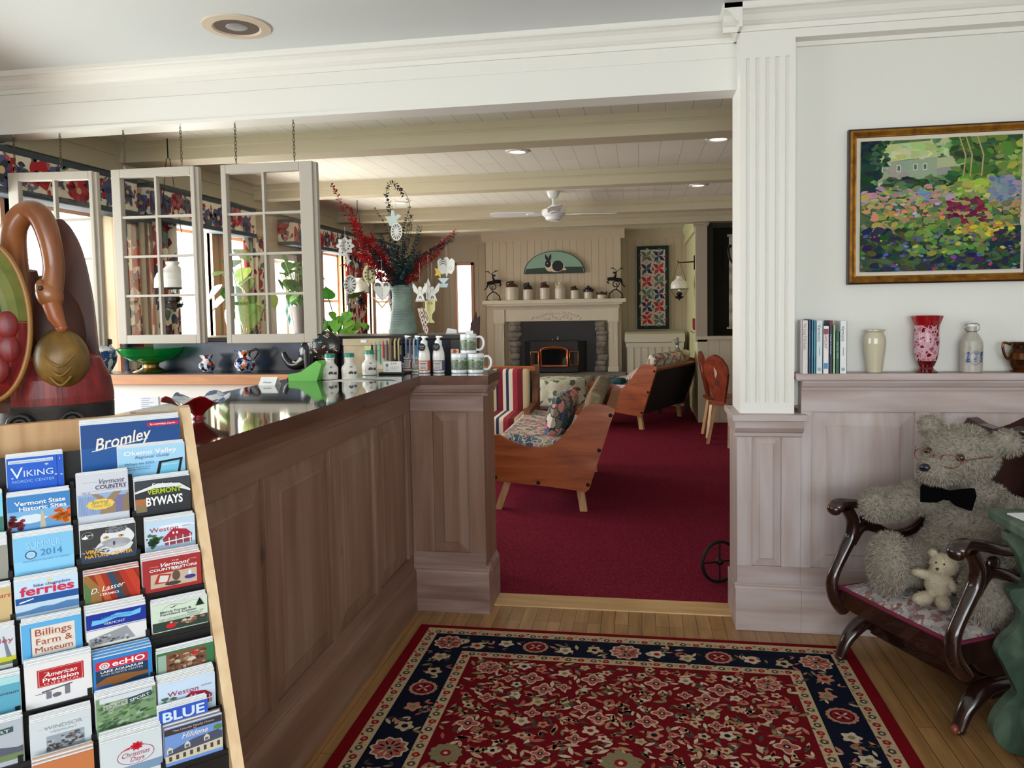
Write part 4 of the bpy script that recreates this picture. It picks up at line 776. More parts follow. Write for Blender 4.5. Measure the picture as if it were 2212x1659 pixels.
# white syrup jugs with teal caps
JUGW = mat((226, 222, 214), .25, name='white_plastic'); TEAL = mat((28, 128, 110), .35, name='teal_cap'); LEAFD = mat((70, 56, 70), .6)
def syrup(loc_, s, rz, label):
    t = thing('syrup_jug', label, 'jug', loc_, rz, 'maple syrup jugs on the counter')
    b = MB(); b.lathe([(.030, 0), (.035, .003), (.036, .03), (.037, .048), (.034, .058), (.022, .072), (.019, .078), (.019, .092), (.022, .094), (.022, .100), (.018, .1)], n=26); b.tube(spline([(.012, .015, .096), (.0, .034, .092), (-.01, .036, .075), (-.012, .028, .062)], 4), .0055, 8); b.obj('body', JUGW, t)
    b = MB(); b.lathe([(.0225, .100), (.0225, .116), (.020, .118), (0, .118)], n=24); b.obj('cap', TEAL, t)
    b = MB(); R_ = .0368
    def onc(a0, z0, pts, m):
        P = [];
        for x, z in pts: a = a0 + x / R_; P.append((R_ * 1.004 * sin(a), -R_ * 1.004 * cos(a), z0 + z))
        b.add(P, [tuple(range(len(P)))], m)
    for k in range(5): onc(.35, .028, leafp(0, 0, .013, .005, .3 + k * .65, 3), 0)
    for k in range(4): onc(-.55, .030 - k * .005, rect(-.012, .010 - .003 * (k % 2), 0, .0018), 1)
    onc(.95, .024, rect(-.008, .008, 0, .012), 0); onc(.4, .058, rect(-.006, .006, -.003, .004), 1)
    b.obj('label_print', [LEAFD, mat((150, 140, 140), .7)], t); t.scale = (s, s, s)
syrup((-1.39, 3.29, CZ), 1.0, .15, 'white syrup jug with teal cap nearest the green stand'); syrup((-1.305, 3.31, CZ), 1.0, .2, 'white syrup jug with teal cap in the middle of the three'); syrup((-1.29, 3.53, CZ), 1.0, .15, 'white syrup jug with teal cap standing behind by the kraft bag')
# kraft bag
t = thing('coffee_bag', 'folded kraft paper bag with a pale green label behind the syrup jugs', 'bag', (-1.335, 3.66, CZ), radians(4))
KRAFT = noisy('kraft_paper', [(.3, (176, 156, 126)), (.7, (198, 180, 150))], (20, 20, 20), .8, .2)
b = MB(); b.prism([(-.12, 0), (.12, 0), (.122, .13), (.11, .165), (-.115, .168), (-.122, .13)], (0, -.035, 0), X, Z, Y * .07); b.obj('bag', KRAFT, t, bevel=.008)
b = MB(); b.box(-.122, .115, -.044, -.035, .140, .172); b.box(-.03, .0, -.0465, -.044, .152, .166, 1); b.obj('folded_top', [KRAFT, PAPER], t, bevel=.002)
b = MB(); fr = (V(-.015, -.0355, .02), X, Z, -Y); b.mark(rect(0, .10, 0, .115), fr, 0, 3); b.mark(rect(.006, .094, .005, .06), fr, 1, 4); b.text('Vermont', fr, .05, .088, .014, 2, 5, shear=.25); b.text('Coffee', fr, .05, .072, .012, 2, 5, shear=.25); b.obj('label', [mat((206, 208, 148), .7), mat((214, 206, 180), .7), mat((70, 96, 40), .7)], t)
# black carved elephant with painted flowers
t = thing('painted_elephant', 'black carved elephant with painted flowers and raised trunk on the counter', 'figurine', (-1.60, 3.66, CZ), radians(0))
b = MB(); b.ell((.02, 0, .13), .100, .04, .082, 24, 14); b.ell((-.055, 0, .10), .055, .04, .065, 18, 12)
b.tube(spline([(-.07, 0, .075), (-.11, 0, .045), (-.15, 0, .042), (-.18, 0, .07), (-.195, 0, .105)], 6), [.034 - .022 * i / 24 for i in range(25)], 12)
for x in (-.045, .075): 
    for y in (-.02, .02): b.tube([(x, y, .10), (x, y, .0)], [.034, .028], 12)
b.obj('body', mat((20, 18, 22), .25, coat=.3), t)
b = MB(); b.tube(spline([(-.08, -.03, .07), (-.105, -.035, .055), (-.13, -.035, .06)], 5), .004, 8); b.obj('tusk', mat((190, 186, 170), .4), t)
b = MB(); b.tube(spline([(.118, 0, .15), (.135, 0, .12), (.13, 0, .07)], 5), .006, 8); b.obj('tail', mat((20, 18, 22), .25), t)
b = MB(); random.seed(3)
for i in range(22):
    a, e = random.uniform(-.9, .9), random.uniform(-.7, .9)
    c = V(.02 + .098 * sin(a) * cos(e), -.0405 * cos(a) * cos(e) - .001, .13 + .081 * sin(e)); nn = V((c.x - .02) / .01, c.y / .0016, (c.z - .13) / .0066).normalized(); u = nn.cross(Z).normalized(); v = nn.cross(u)
    fr = (c, u, v, nn); k = random.choice((0, 1, 2, 3))
    for q in range(4): b.mark(leafp(0, 0, random.uniform(.008, .016), .003, q * 1.5 + a * 3, 3), fr, k if q % 2 else (k + 1) % 4, 6)
b.obj('painted_flowers', [mat((60, 110, 76), .4), mat((92, 160, 160), .4), mat((190, 80, 50), .4), mat((206, 200, 170), .4)], t)
# card of woven bracelets: a black bar on a stand, each bracelet a thing
t = thing('bracelet_stand', 'black bar stand carrying a row of woven bracelets', 'stand', (-1.19, 3.64, CZ))
b = MB(); b.tube([(-.13, 0, .150), (.125, 0, .150)], .013, 12); b.obj('bar', BLACK, t)
b = MB(); b.box(-.006, .006, -.006, .006, .0, .14); b.obj('post', BLACK, t)
b = MB(); b.box(-.07, .07, -.03, .03, 0, .008); b.obj('foot', BLACK, t, bevel=.002)
BR = [((26, 26, 30), 'black'), ((120, 118, 110), 'grey braided'), ((110, 176, 184), 'pale turquoise'), ((186, 70, 84), 'rose red'), ((90, 84, 100), 'grey violet'), ((130, 100, 80), 'brown'), ((206, 190, 150), 'cream'), ((196, 178, 130), 'straw coloured'), ((22, 22, 26), 'wide black'), ((92, 120, 150), 'denim blue'), ((140, 110, 124), 'mauve'), ((166, 190, 200), 'pale blue'), ((84, 130, 170), 'sky blue')]
ORD = ['first from the left', 'second from the left', 'third from the left', 'fourth from the left', 'fifth from the left', 'sixth from the left', 'seventh from the left', 'eighth from the left', 'fifth from the right', 'fourth from the right', 'third from the right', 'second from the right', 'last at the right']
for i, (c, w) in enumerate(BR):
    b = MB(); ln = .075 + .012 * (i % 3); r = .0145
    path = [(0, -r - .001, .150 - ln), (0, -r - .001, .150 - ln * .5), (0, -r, .150), (0, -r * .7, .150 + r * .75), (0, 0, .150 + r), (0, r * .7, .150 + r * .75), (0, r, .150), (0, r + .001, .150 - ln * .7)]
    pp = spline(path, 4); b.tube(pp, [.0075 + .0012 * (k % 2) for k in range(len(pp))], 6, 0, flat=.55)
    b.ell((0, -r - .001, .150 - ln - .004), .004, .003, .004, 8, 6, 1)
    put(b, 'woven_bracelet', [mat(c, .85), mat((190, 186, 170), .4)], '%s woven bracelet on the bar, %s' % (w, ORD[i]), 'bracelet', (-1.19 - .118 + .0195 * i, 3.64, CZ), 'woven bracelets on the counter stand')
# blue box and price card in a black holder
b = MB(); b.prism([(0, 0), (.09, 0), (.09, .075), (.04, .10), (0, .075)], (0, 0, 0), X, Z, Y * .05); put(b, 'leaflet_box', mat((52, 82, 130), .6), 'small slant-topped blue box behind the price card', 'box', (-1.275, 3.72, CZ), bevel=.002)
t = thing('price_card_holder', 'white card printed with a wine glass and price in a black holder', 'card', (-1.185, 3.56, CZ))
b = MB(); b.box(-.064, .064, -.02, .02, 0, .010); b.obj('base', BLACK, t, bevel=.002)
b = MB(); b.box(-.046, .046, -.0008, .0008, .008, .062); fr = (V(-.046, -.0008, .008), X, Z, -Y)
b.mark(blob(.020, .036, .007, .009, 12), fr, 1); b.mark(rect(.0193, .0207, .012, .03), fr, 1); b.mark(rect(.013, .027, .010, .012), fr, 1); b.text('$29.95', fr, .040, .040, .011, 2, 4, 'L')
for k in range(3): b.mark(rect(.038, .082 - k * .008, .026 - k * .007, .0275 - k * .007), fr, 3)
b.obj('card', [PAPER, mat((120, 130, 130), .6), mat((190, 60, 60), .7), mat((150, 150, 160), .7)], t)
# bottles of bath milk with round black tags
random.seed(5)
def milk(loc_, c, label):
    t = thing('lotion_bottle', label, 'bottle', loc_, 0, 'white lotion bottles with round black tags')
    b = MB(); b.lathe([(.024, 0), (.029, .003), (.030, .08), (.028, .10), (.019, .130), (.0165, .136)], n=26); b.obj('body', mat((232, 228, 222), .2), t)
    b = MB(); b.lathe([(.0175, .136), (.0175, .155), (.012, .160), (.008, .162), (.008, .172)], n=20); b.prism([(-.008, 0), (.026, .002), (.026, .007), (-.006, .010)], (-.004, -.008, .172), V(.9, -.3, 0), Z, V(.3, .9, 0) * .014); b.obj('pump_cap', mat((240, 240, 240), .25), t)
    b = MB(); R_ = .0306; n = 18
    for z0, z1, m in ((.012, .062, 0), (.017, .057, 1)):
        rr = R_ + .0006 * m; h = pi * 1.0 if m == 0 else .75
        b.grid(lambda u, v: V(rr * sin((u - .5) * 2 * h), -rr * cos((u - .5) * 2 * h), z0 + (z1 - z0) * v), n, 1, m)
    for k in range(5):
        w = .55 - .08 * (k % 2); zz = .047 - k * .0062; rr = R_ + .0013
        b.grid(lambda u, v: V(rr * sin((u - .5) * 2 * w), -rr * cos((u - .5) * 2 * w), zz + (.0034 if k == 0 else .002) * v), 6, 1, 2)
    b.obj('label', [mat(c, .5), mat((226, 216, 206), .5), mat((70, 66, 80), .6)], t)
    b = MB(); o = V(-.002, -.034, .128); b.tube([o + V(0, 0, 0), o + V(0, -.0012, 0)], .019, 24)
    fr = (o + V(0, -.0013, 0), X, Z, -Y); b.text('Goat Milk', fr, 0, .0025, .0058, 1, 2); b.text('Lotion', fr, 0, -.006, .0058, 1, 2); b.obj('round_tag', [BLACK, mat((220, 220, 220), .6)], t)
milk((-1.165, 3.745, CZ), (170, 70, 66), 'white lotion bottle with dull red label behind the price card'); milk((-1.105, 3.72, CZ), (52, 110, 84), 'white lotion bottle with green label, second of four'); milk((-1.045, 3.635, CZ), (206, 100, 70), 'white lotion bottle with orange label at the front'); milk((-.975, 3.645, CZ), (92, 84, 120), 'white lotion bottle with violet label nearest the mugs')
# mugs: two on the counter and one stacked on top, each printed with a landscape
MUGW = mat((236, 238, 240), .12, coat=.4, name='white_glaze')
def mug(loc_, rz, hd, label):
    t = thing('picture_mug', label, 'mug', loc_, rz, 'white mugs printed with a garden view')
    b = MB(); b.lathe([(.036, 0), (.0395, .003), (.040, .01), (.0405, .092), (.0385, .094), (.037, .09), (.0365, .012), (0, .010)], n=36); b.obj('cup', MUGW, t)
    b = MB(); b.tube(spline([V(.038, 0, .078), V(.062, 0, .080), V(.075, 0, .062), V(.074, 0, .036), V(.060, 0, .018), V(.038, 0, .018)], 6), .0062, 10); o = b.obj('handle', MUGW, t); o.rotation_euler = (0, 0, hd)
    b = MB(); R_ = .0408; random.seed(11)
    def cur(u0, u1, v0, v1, m, lift=0): b.grid(lambda u, v: V((R_ + lift) * sin(u0 + (u1 - u0) * u), -(R_ + lift) * cos(u0 + (u1 - u0) * u), v0 + (v1 - v0) * v), max(1, int(abs(u1 - u0) * 14)), 1, m)
    cur(-1.3, 1.3, .016, .078, 0)
    cur(-1.3, 1.3, .058, .078, 1, .0002)
    for i in range(130):
        z = random.uniform(.018, .072); u = random.uniform(-1.25, 1.2); m = random.choice((2, 3, 4, 5, 6)) if z < .046 else (random.choice((0, 2, 3)) if z < .062 else random.choice((1, 1, 2)))
        cur(u, u + random.uniform(.06, .26), z, z + random.uniform(.002, .006), m, .0003 + .00002 * (i % 12))
    b.obj('garden_print', [mat((104, 124, 84), .3), mat((190, 200, 196), .3), mat((70, 96, 66), .3), mat((130, 140, 90), .3), mat((100, 90, 140), .3), mat((160, 110, 120), .3), mat((56, 60, 110), .3)], t)
    return t
mug((-.868, 3.63, CZ), radians(8), radians(100), 'garden view mug standing left on the counter end'); mug((-.786, 3.63, CZ), radians(4), radians(-6), 'garden view mug standing right on the counter end, handle to the right'); mug((-.822, 3.635, CZ + .0945), radians(6), radians(-8), 'garden view mug stacked on top of the other two')
b = MB(); b.box(-.018, .018, -.001, .001, 0, .06); put(b, 'gift_card', PAPER, 'plain white card standing in the topmost mug', 'card', (-.815, 3.632, CZ + .0945 + .05), rz=.1)
b = MB(); b.box(-.02, .02, -.001, .001, 0, .024); fr = (V(-.02, -.001, 0), X, Z, -Y)
for k in range(5): b.mark(leafp(.02, .012, .012, .004, k * 1.26, 3), fr, 1)
put(b, 'tag_card', [mat((226, 196, 160), .7), mat((196, 60, 50), .7)], 'small cream tag with a red flower behind the left mug', 'card', (-.90, 3.675, CZ + .09), rz=.1)
# loose papers
b = MB(); b.prism([(-.11, -.03), (.10, -.05), (.12, -.02), (-.06, .06)], (0, 0, 0), X, Y, Z * .0015); put(b, 'paper_leaflet', mat((226, 216, 206), .8), 'cream folded leaflet lying on the counter in front of the jugs', 'paper', (-1.27, 3.24, CZ))
b = MB(); b.prism([(-.09, -.02), (.14, -.03), (.09, .05), (-.10, .04)], (0, 0, 0), X, Y, Z * .0015); put(b, 'paper_slip', mat((196, 216, 212), .8), 'pale mint paper sheet lying on the counter over the leaflet', 'paper', (-1.21, 3.29, CZ + .0018))

# ------------------------------------------------------------------ jug vase with eucalyptus on the ledge
LZ = 1.3225
t = thing('ceramic_jug_vase', 'tall ribbed grey green ceramic vase on the slate ledge', 'vase', (-1.258, 3.98, LZ))
pr = [(.072, 0), (.078, .004), (.077, .03), (.070, .07), (.062, .11), (.056, .15), (.054, .19), (.055, .22), (.060, .245), (.058, .262), (.052, .262), (.048, .23), (.048, .1), (0, .05)]
rib = []
for i in range(len(pr) - 1):
    n = 6 if i < 9 else 1
    for k in range(n): f = k / n; rib.append((pr[i][0] * (1 - f) + pr[i + 1][0] * f + (.0011 if (k % 2 and i < 9) else 0), pr[i][1] * (1 - f) + pr[i + 1][1] * f))
rib.append(pr[-1]); b = MB(); b.lathe(rib, n=36); b.obj('body', noisy('grey_green_glaze', [(.3, (92, 108, 100)), (.6, (128, 146, 134)), (.8, (150, 164, 150))], (6, 6, 12), .45, .1), t)
random.seed(21)
REDL = [mat((176, 22, 30), .6), mat((140, 14, 22), .6), mat((206, 40, 42), .6)]; GRNL = [mat((30, 62, 62), .6), mat((22, 46, 46), .6), mat((46, 84, 78), .6)]
STEM = mat((60, 40, 36), .6)
NBR = [0]
def branch(pts, red, size, dens, label, sparse=0.0, cut=.42):
    """a eucalyptus stem with round leaves in pairs; pts relative to the vase mouth"""
    NBR[0] += 1
    P = spline([V(0, 0, -.17)] + [V(*p) for p in pts], 10); root = thing('eucalyptus_stem', label, 'branch', (-1.258, 3.98, LZ + .262), 0, 'dried eucalyptus stems in the ledge vase')
    b = MB(); b.tube(P, [.0022 * (1 - .6 * i / len(P)) for i in range(len(P))], 5); b.obj('stem', STEM, root)
    b = MB(); n = len(P); L = sum((P[i + 1] - P[i]).length for i in range(n - 1)); step = .0098 / dens; acc = 0; nxt = cut * L; d = 0
    for i in range(n - 1):
        seg = P[i + 1] - P[i]; l = seg.length; T = seg.normalized()
        while nxt < acc + l:
            f = (nxt - acc) / l; c = P[i] + seg * f; g = nxt / L; r = size * (1.0 - .45 * max(0, (g - .45) / .55))
            if random.random() > sparse * (g > .7):
                s1 = T.cross(V(random.gauss(0, 1), random.gauss(0, 1), random.gauss(0, 1))).normalized(); s2 = T.cross(s1)
                for k in (0, 1):
                    dr = (s1 * cos(pi * k + d) + s2 * sin(pi * k + d)) * .95 + T * .35; dr.normalize(); w = dr.cross(T + V(0, .01, .3)).normalized()
                    pts2 = [c + dr * (r * (1 + cos(q))) + w * (r * .82 * sin(q)) + T * (.15 * r * cos(2 * q)) for q in [2 * pi * j / 7 + pi for j in range(7)]]
                    b.poly(pts2, random.choice((0, 0, 1, 2)))
            d += 1.57; nxt += step * random.uniform(.8, 1.3)
        acc += l
    b.obj('leaves', REDL if red else GRNL, root)
RS = .0150
branch([(-.10, -.02, .12), (-.24, -.03, .30), (-.37, -.03, .55)], True, RS, 1.25, 'red stem reaching highest at the far left of the vase', .55)
branch([(-.10, .02, .13), (-.22, .03, .28), (-.31, .03, .45)], True, RS, 1.4, 'red stem just below the highest left one', .2)
branch([(-.09, -.04, .10), (-.18, -.05, .22), (-.26, -.05, .37)], True, RS, 1.5, 'red stem rising left in the middle of the red cluster')
branch([(-.12, -.03, .07), (-.25, -.03, .17), (-.36, -.04, .22)], True, RS, 1.5, 'red stem leaning far left behind the paper snowflake')
branch([(-.08, .03, .08), (-.20, .05, .15), (-.30, .05, .26)], True, RS, 1.5, 'red stem at the left behind the others')
branch([(-.06, -.05, .06), (-.15, -.07, .14), (-.21, -.07, .24)], True, RS, 1.5, 'short red stem leaning left in front')
branch([(-.10, .0, .03), (-.20, .0, .07), (-.33, -.02, .12)], True, RS, 1.3, 'low red stem stretching left above the oval ornament')
branch([(-.04, -.05, .08), (-.09, -.06, .16), (-.15, -.06, .28)], True, RS, 1.4, 'red stem nearest the dark green middle')
branch([(.09, -.02, .10), (.20, -.02, .19), (.31, -.02, .275)], True, RS * 1.05, 1.6, 'red stem reaching right to a bright red tip')
branch([(.08, .03, .07), (.17, .04, .14), (.24, .04, .22)], True, RS, 1.5, 'red stem at the right behind the green ones')
branch([(.06, -.05, .05), (.14, -.06, .12), (.23, -.05, .16)], True, RS, 1.4, 'lower red stem leaning right')
branch([(-.03, 0, .18), (-.05, 0, .38), (-.075, 0, .50), (-.03, 0, .545), (.02, 0, .47)], False, RS * .95, 1.0, 'green stem that rises highest and arches over at the top', .1, .35)
branch([(.0, .02, .15), (.01, .02, .30), (.045, .02, .42), (.02, .02, .50), (-.03, .02, .52)], False, RS * .75, .7, 'thin green stem curling back under the arch', .2, .4)
branch([(-.05, .01, .15), (-.08, .02, .30), (-.15, .02, .42)], False, RS * .7, .7, 'thin green twig pointing up left of the arch', .3, .55)
branch([(.02, -.01, .14), (.045, -.01, .27), (.065, -.01, .37)], False, RS * .95, 1.5, 'upright green stem right of the arch')
branch([(.04, .02, .12), (.08, .02, .22), (.10, .02, .31)], False, RS, 1.5, 'upright green stem beside the tall middle one')
branch([(.05, -.03, .08), (.16, -.04, .16), (.30, -.03, .235)], False, RS, 1.7, 'green stem leaning right under the bright red tip')
branch([(-.04, -.03, .10), (-.07, -.04, .18), (-.10, -.04, .27)], False, RS, 1.5, 'green stem leaning slightly left in front of the red cluster')
branch([(-.05, -.05, .06), (-.10, -.08, .12), (-.13, -.08, .19)], False, RS * 1.2, 1.6, 'short blue green stem in front at the left')
branch([(.0, -.06, .06), (-.01, -.09, .12), (.01, -.08, .19)], False, RS * 1.1, 1.7, 'short dark green stem in front at the middle')
branch([(.04, -.05, .06), (.08, -.08, .11), (.11, -.07, .17)], False, RS * 1.1, 1.7, 'short dark green stem in front at the right')
branch([(-.02, .05, .07), (-.02, .07, .16), (.0, .07, .24)], False, RS * 1.1, 1.6, 'dark green stem at the back of the vase')
branch([(.02, -.03, .03), (.03, -.06, .05), (.09, -.08, .085)], False, RS * 1.1, 1.7, 'low dark green stem spilling over the vase rim at right', 0, .5)
branch([(-.02, -.03, .03), (-.04, -.06, .05), (-.08, -.08, .085)], False, RS * 1.1, 1.7, 'low dark green stem spilling over the vase rim at left', 0, .5)

# cut paper ornaments hanging from the stems on threads
THREAD = mat((200, 196, 186), .8)
def ornament(name, label, x, z, shapes, hang, c=(232, 230, 222), y=3.86, rz=0.0, fold=True, holes=None, cat='paper ornament'):
    root = thing(name, label, cat, (x, y, z), rz, 'cut paper ornaments hung in the eucalyptus')
    m = mat(c, .8); hm = mat(tuple(int(q * .45) for q in c), .9)
    b = MB()
    for k, a in enumerate((0, 1.15) if fold else (0,)):
        u = V(cos(a), sin(a), 0); n = V(sin(a), -cos(a), 0)
        for pts in shapes: b.prism(pts, -n * .0004, u, Z, n * .0008, 0)
        fr = (n * .0005, u, Z, n)
        for pts in (holes or []): b.mark(pts, fr, 1, 1)
    b.obj('cut_paper', [m, hm], root)
    b = MB(); top = max(q[1] for s_ in shapes for q in s_); b.tube([(0, 0, top), (0, 0, top + hang)], .0007, 5); b.obj('thread', THREAD, root)
def ringh(cx, cy, r, n, q, ql=None): return [blob(cx + r * cos(2 * pi * i / n), cy + r * (ql or 1) * sin(2 * pi * i / n), q, q, 8) for i in range(n)]
def lace(rx, rz, n): 
    out = []
    for i in range(n):
        a = 2 * pi * i / n; out.append([(rx * .32 * cos(a), rz * .32 * sin(a)), (rx * .84 * cos(a - .13), rz * .84 * sin(a - .13)), (rx * .84 * cos(a + .13), rz * .84 * sin(a + .13))])
    return out
ornament('paper_snowflake', 'white cut paper snowflake hanging at the left in the red stems', -1.525, 1.793, [blob(0, 0, .042, .042, 32, pet=8, amp=.18)], .05, holes=ringh(0, 0, .022, 8, .005), rz=.3)
ornament('paper_star', 'small white paper star below the snowflake', -1.515, 1.715, [blob(0, 0, .016, .022, 8, pet=4, amp=.4)], .05, rz=.2)
ornament('paper_oval', 'white oval lattice ornament hanging left of the vase', -1.505, 1.590, [blob(0, 0, .036, .050, 26)], .12, holes=lace(.036, .05, 12) + ringh(0, 0, .03, 14, .0035, 1.35))
ornament('paper_lantern', 'cream cut paper oval hanging behind the heart', -1.43, 1.645, [blob(0, 0, .034, .052, 26)], .10, (222, 216, 170), 3.95, holes=ringh(0, 0, .02, 9, .006, 1.4), rz=.4)
heart = [(0, -.058), (.030, -.030), (.050, .006), (.048, .032), (.030, .044), (.010, .038), (0, .026), (-.010, .038), (-.030, .044), (-.048, .032), (-.050, .006), (-.030, -.030)]
ornament('paper_heart', 'white cut paper heart hanging against the left side of the vase', -1.328, 1.556, [heart], .12, holes=[arc(.026, .022, .018, .2, 2.9, 8) + arc(.026, .012, .012, 2.6, .4, 8), arc(-.026, .022, .018, .2, 2.9, 8) + arc(-.026, .012, .012, 2.6, .4, 8)] + [blob(0, -.04 + .012 * i, .0025, .0035, 6) for i in range(5)], rz=-.35)
ornament('paper_scroll', 'tan paper scroll ornament below the heart', -1.345, 1.490, [[(-.05, .03), (0, -.03), (.05, .03), (.044, .034), (0, -.018), (-.044, .034)], [(-.03, .004), (.03, .004), (.028, .009), (-.028, .009)], [(-.034, .022), (.034, .022), (.03, .027), (-.03, .027)]], .03, (206, 180, 140), 3.90, fold=False)
ornament('paper_disc', 'white spoked paper disc hanging highest under the arch', -1.243, 1.858, [blob(0, 0, .031, .047, 40, pet=20, amp=.03)], .12, holes=lace(.031, .047, 14), fold=False)
ornament('paper_angel', 'pale blue paper angel behind the spoked disc', -1.29, 1.93, [[(-.02, -.03), (.03, -.035), (.022, 0), (.048, .02), (.03, .03), (.012, .02), (.008, .05), (-.008, .05), (-.012, .02), (-.045, .02), (-.03, .0)]], .03, (206, 222, 214), 3.95, fold=False)
ang = [[(-.026, -.046), (.026, -.046), (.012, -.002), (.006, .010), (-.006, .010), (-.012, -.002)], blob(0, .020, .0105, .0115, 14), [(.006, .006), (.020, .030), (.038, .052), (.040, .030), (.034, .006), (.014, -.010)], [(-.006, .006), (-.020, .030), (-.038, .052), (-.040, .030), (-.034, .006), (-.014, -.010)]]
hl = [leafp(-.008, -.036, .022, .003, 1.2, 4), leafp(.008, -.036, .022, .003, 1.9, 4)] + [blob(-.018 + .009 * i, -.041, .0025, .0025, 6) for i in range(5)]
ornament('paper_angel', 'white paper angel with raised wings, left of two right of the vase', -1.118, 1.540, ang, .10, holes=hl, fold=False, y=3.84); ornament('paper_angel', 'white paper angel with raised wings, right of two right of the vase', -1.062, 1.540, ang, .10, holes=hl, fold=False, y=3.87, rz=.25)
ornament('paper_tree', 'white serrated paper tree between the two angels', -1.09, 1.555, [[(-.014, -.05), (.014, -.05), (.012, -.02), (.017, -.02), (.008, .02), (.013, .022), (.0, .062), (-.013, .022), (-.008, .02), (-.017, -.02), (-.012, -.02)]], .12, y=3.90)
ornament('paper_goblet', 'pale yellow paper goblet hanging below the angels', -1.072, 1.448, [[(-.028, .05), (.028, .05), (.026, .0), (.010, -.022), (.008, -.045), (.024, -.066), (-.024, -.066), (-.008, -.045), (-.010, -.022), (-.026, .0)]], .04, (226, 218, 160), 3.86, holes=[blob(-.010 + .010 * i, .036, .0025, .009, 8) for i in range(3)])
dome = [(-.052, .032), (-.036, .046), (-.02, .038), (-.008, .052), (.008, .052), (.02, .038), (.036, .046), (.052, .032), (.048, -.012), (.030, -.034), (.008, -.028), (0, -.052), (-.008, -.028), (-.030, -.034), (-.048, -.012)]
ornament('paper_dome', 'large white cut paper dome with stars hanging at the right', -.975, 1.665, [dome], .06, holes=[arc(-.02, .0 + .010 * i, .022, .3, 2.8, 8) + arc(-.02, -.004 + .010 * i, .022, 2.8, .3, 8) for i in range(3)] + ringh(.026, -.004, .008, 4, .0025), y=3.84, rz=-.4)
ornament('paper_star', 'yellow paper star beside the large white dome', -1.04, 1.640, [blob(0, .008, .022, .026, 10, pet=5, amp=.35)], .05, (226, 196, 80), 3.93, fold=False)
ornament('paper_boat', 'pale blue paper boat below the large white dome', -1.008, 1.585, [[(-.026, 0), (.026, 0), (.018, -.02), (-.018, -.02)], [(-.004, 0), (.004, 0), (.03, .028), (-.03, .028)]], .05, (196, 214, 222), 3.90, fold=False)
ornament('paper_banner', 'long card of red edged diamonds right of the vase', -1.118, 1.398, [[(-.034, .06), (.034, .06), (.022, -.02), (.004, -.075), (-.012, -.03)]], .08, (214, 206, 190), 3.90, fold=False, holes=[])
b = MB(); root = thing('paper_diamond', 'diamond patterned paper strip with red edges below the left angel', 'paper ornament', (-1.11, 3.895, 1.40), 0, 'cut paper ornaments hung in the eucalyptus')
for cx, cz in ((-.016, .035), (.018, .038), (.002, -.015), (-.014, -.005), (.006, -.055)):
    b.prism([(cx, cz - .036), (cx + .014, cz), (cx, cz + .036), (cx - .014, cz)], V(0, 0, 0), X, Z, -Y * .0008, 1); b.mark([(cx, cz - .030), (cx + .0105, cz), (cx, cz + .030), (cx - .0105, cz)], (V(0, -.001, 0), X, Z, -Y), 0); b.mark(blob(cx, cz, .004, .007, 8), (V(0, -.001, 0), X, Z, -Y), 2, 2)
b.obj('diamonds', [mat((214, 206, 190), .8), mat((160, 50, 50), .8), mat((60, 80, 90), .8)], root)
t = thing('ledge_card', 'small white card lying at the right end of the slate ledge', 'card', (-.985, 3.95, LZ)); b = MB(); b.prism([(-.03, 0), (.03, 0), (.03, .02), (-.02, .03)], (0, 0, 0), X, Z, Y * .002); b.obj('card', PAPER, t)
# ------------------------------------------------------------------ lounge: fireplace wall
MANT = mat((214, 206, 186), .55, name='mantel_cream'); STONE = noisy('field_stone', [(.3, (92, 86, 80)), (.55, (132, 124, 116)), (.8, (164, 156, 146))], (9, 9, 9), .85, .5, 5)
fp = thing('fireplace_mantel', 'cream painted mantelpiece with fluted legs and carved frieze', 'fireplace', (-1.25, 11.45, 0))
b = MB(); b.box(-2.33, -.195, 11.30, 11.5, 1.515, 1.572); b.box(-2.28, -.245, 11.33, 11.5, 1.49, 1.515); loc(b, fp).obj('shelf', MANT, fp, bevel=.004)
b = MB(); b.prism([(0, 0), (.02, 0), (.03, .02), (.07, .05), (.075, .06), (0, .06)], (-2.2, 11.43, 1.43), -Y, Z, X * 1.91); b.box(-2.18, -.31, 11.43, 11.5, 1.25, 1.43)
for x in (-2.10, -.39): b.box(x - .085, x + .085, 11.41, 11.43, 1.25, 1.43); b.tube([(x, 11.41, 1.345), (x, 11.404, 1.345)], .05, 20)
loc(b, fp).obj('frieze', MANT, fp, bevel=.003)
b = MB()
for i in range(22):
    t = i / 21 * 2 - 1; b.ell((-1.245 + t * .36, 11.428, 1.30 + .075 * (1 - t * t) + .01 * sin(i * 2)), .026, .008, .02, 8, 6)
for i in range(9): t = i / 8 * 2 - 1; b.ell((-1.245 + t * .22, 11.428, 1.30 + .02 * cos(i * 2)), .03, .008, .018, 8, 6)
loc(b, fp).obj('carved_garland', MANT, fp)
for x in (-2.095, -.39):
    b = MB(); x0, x1 = x - .066, x + .066; pr = [(x0, 0)]
    for i in range(6):
        c = x0 + .016 + .02 * i; pr += [(c - .006, 0), (c, -.006), (c + .006, 0)]
    pr += [(x1, 0), (x1, -.06), (x0, -.06)]; b.prism(pr, (0, 11.42, .50), X, -Y, Z * .73); b.box(x0 - .015, x1 + .015, 11.405, 11.49, 1.225, 1.25); b.box(x0 - .012, x1 + .012, 11.408, 11.49, .49, .56)
    loc(b, fp).obj('leg', MANT, fp)
t = thing('stone_hearth', 'raised hearth and rough stone jambs of the fireplace', 'hearth', (-1.25, 11.2, 0)); random.seed(9)
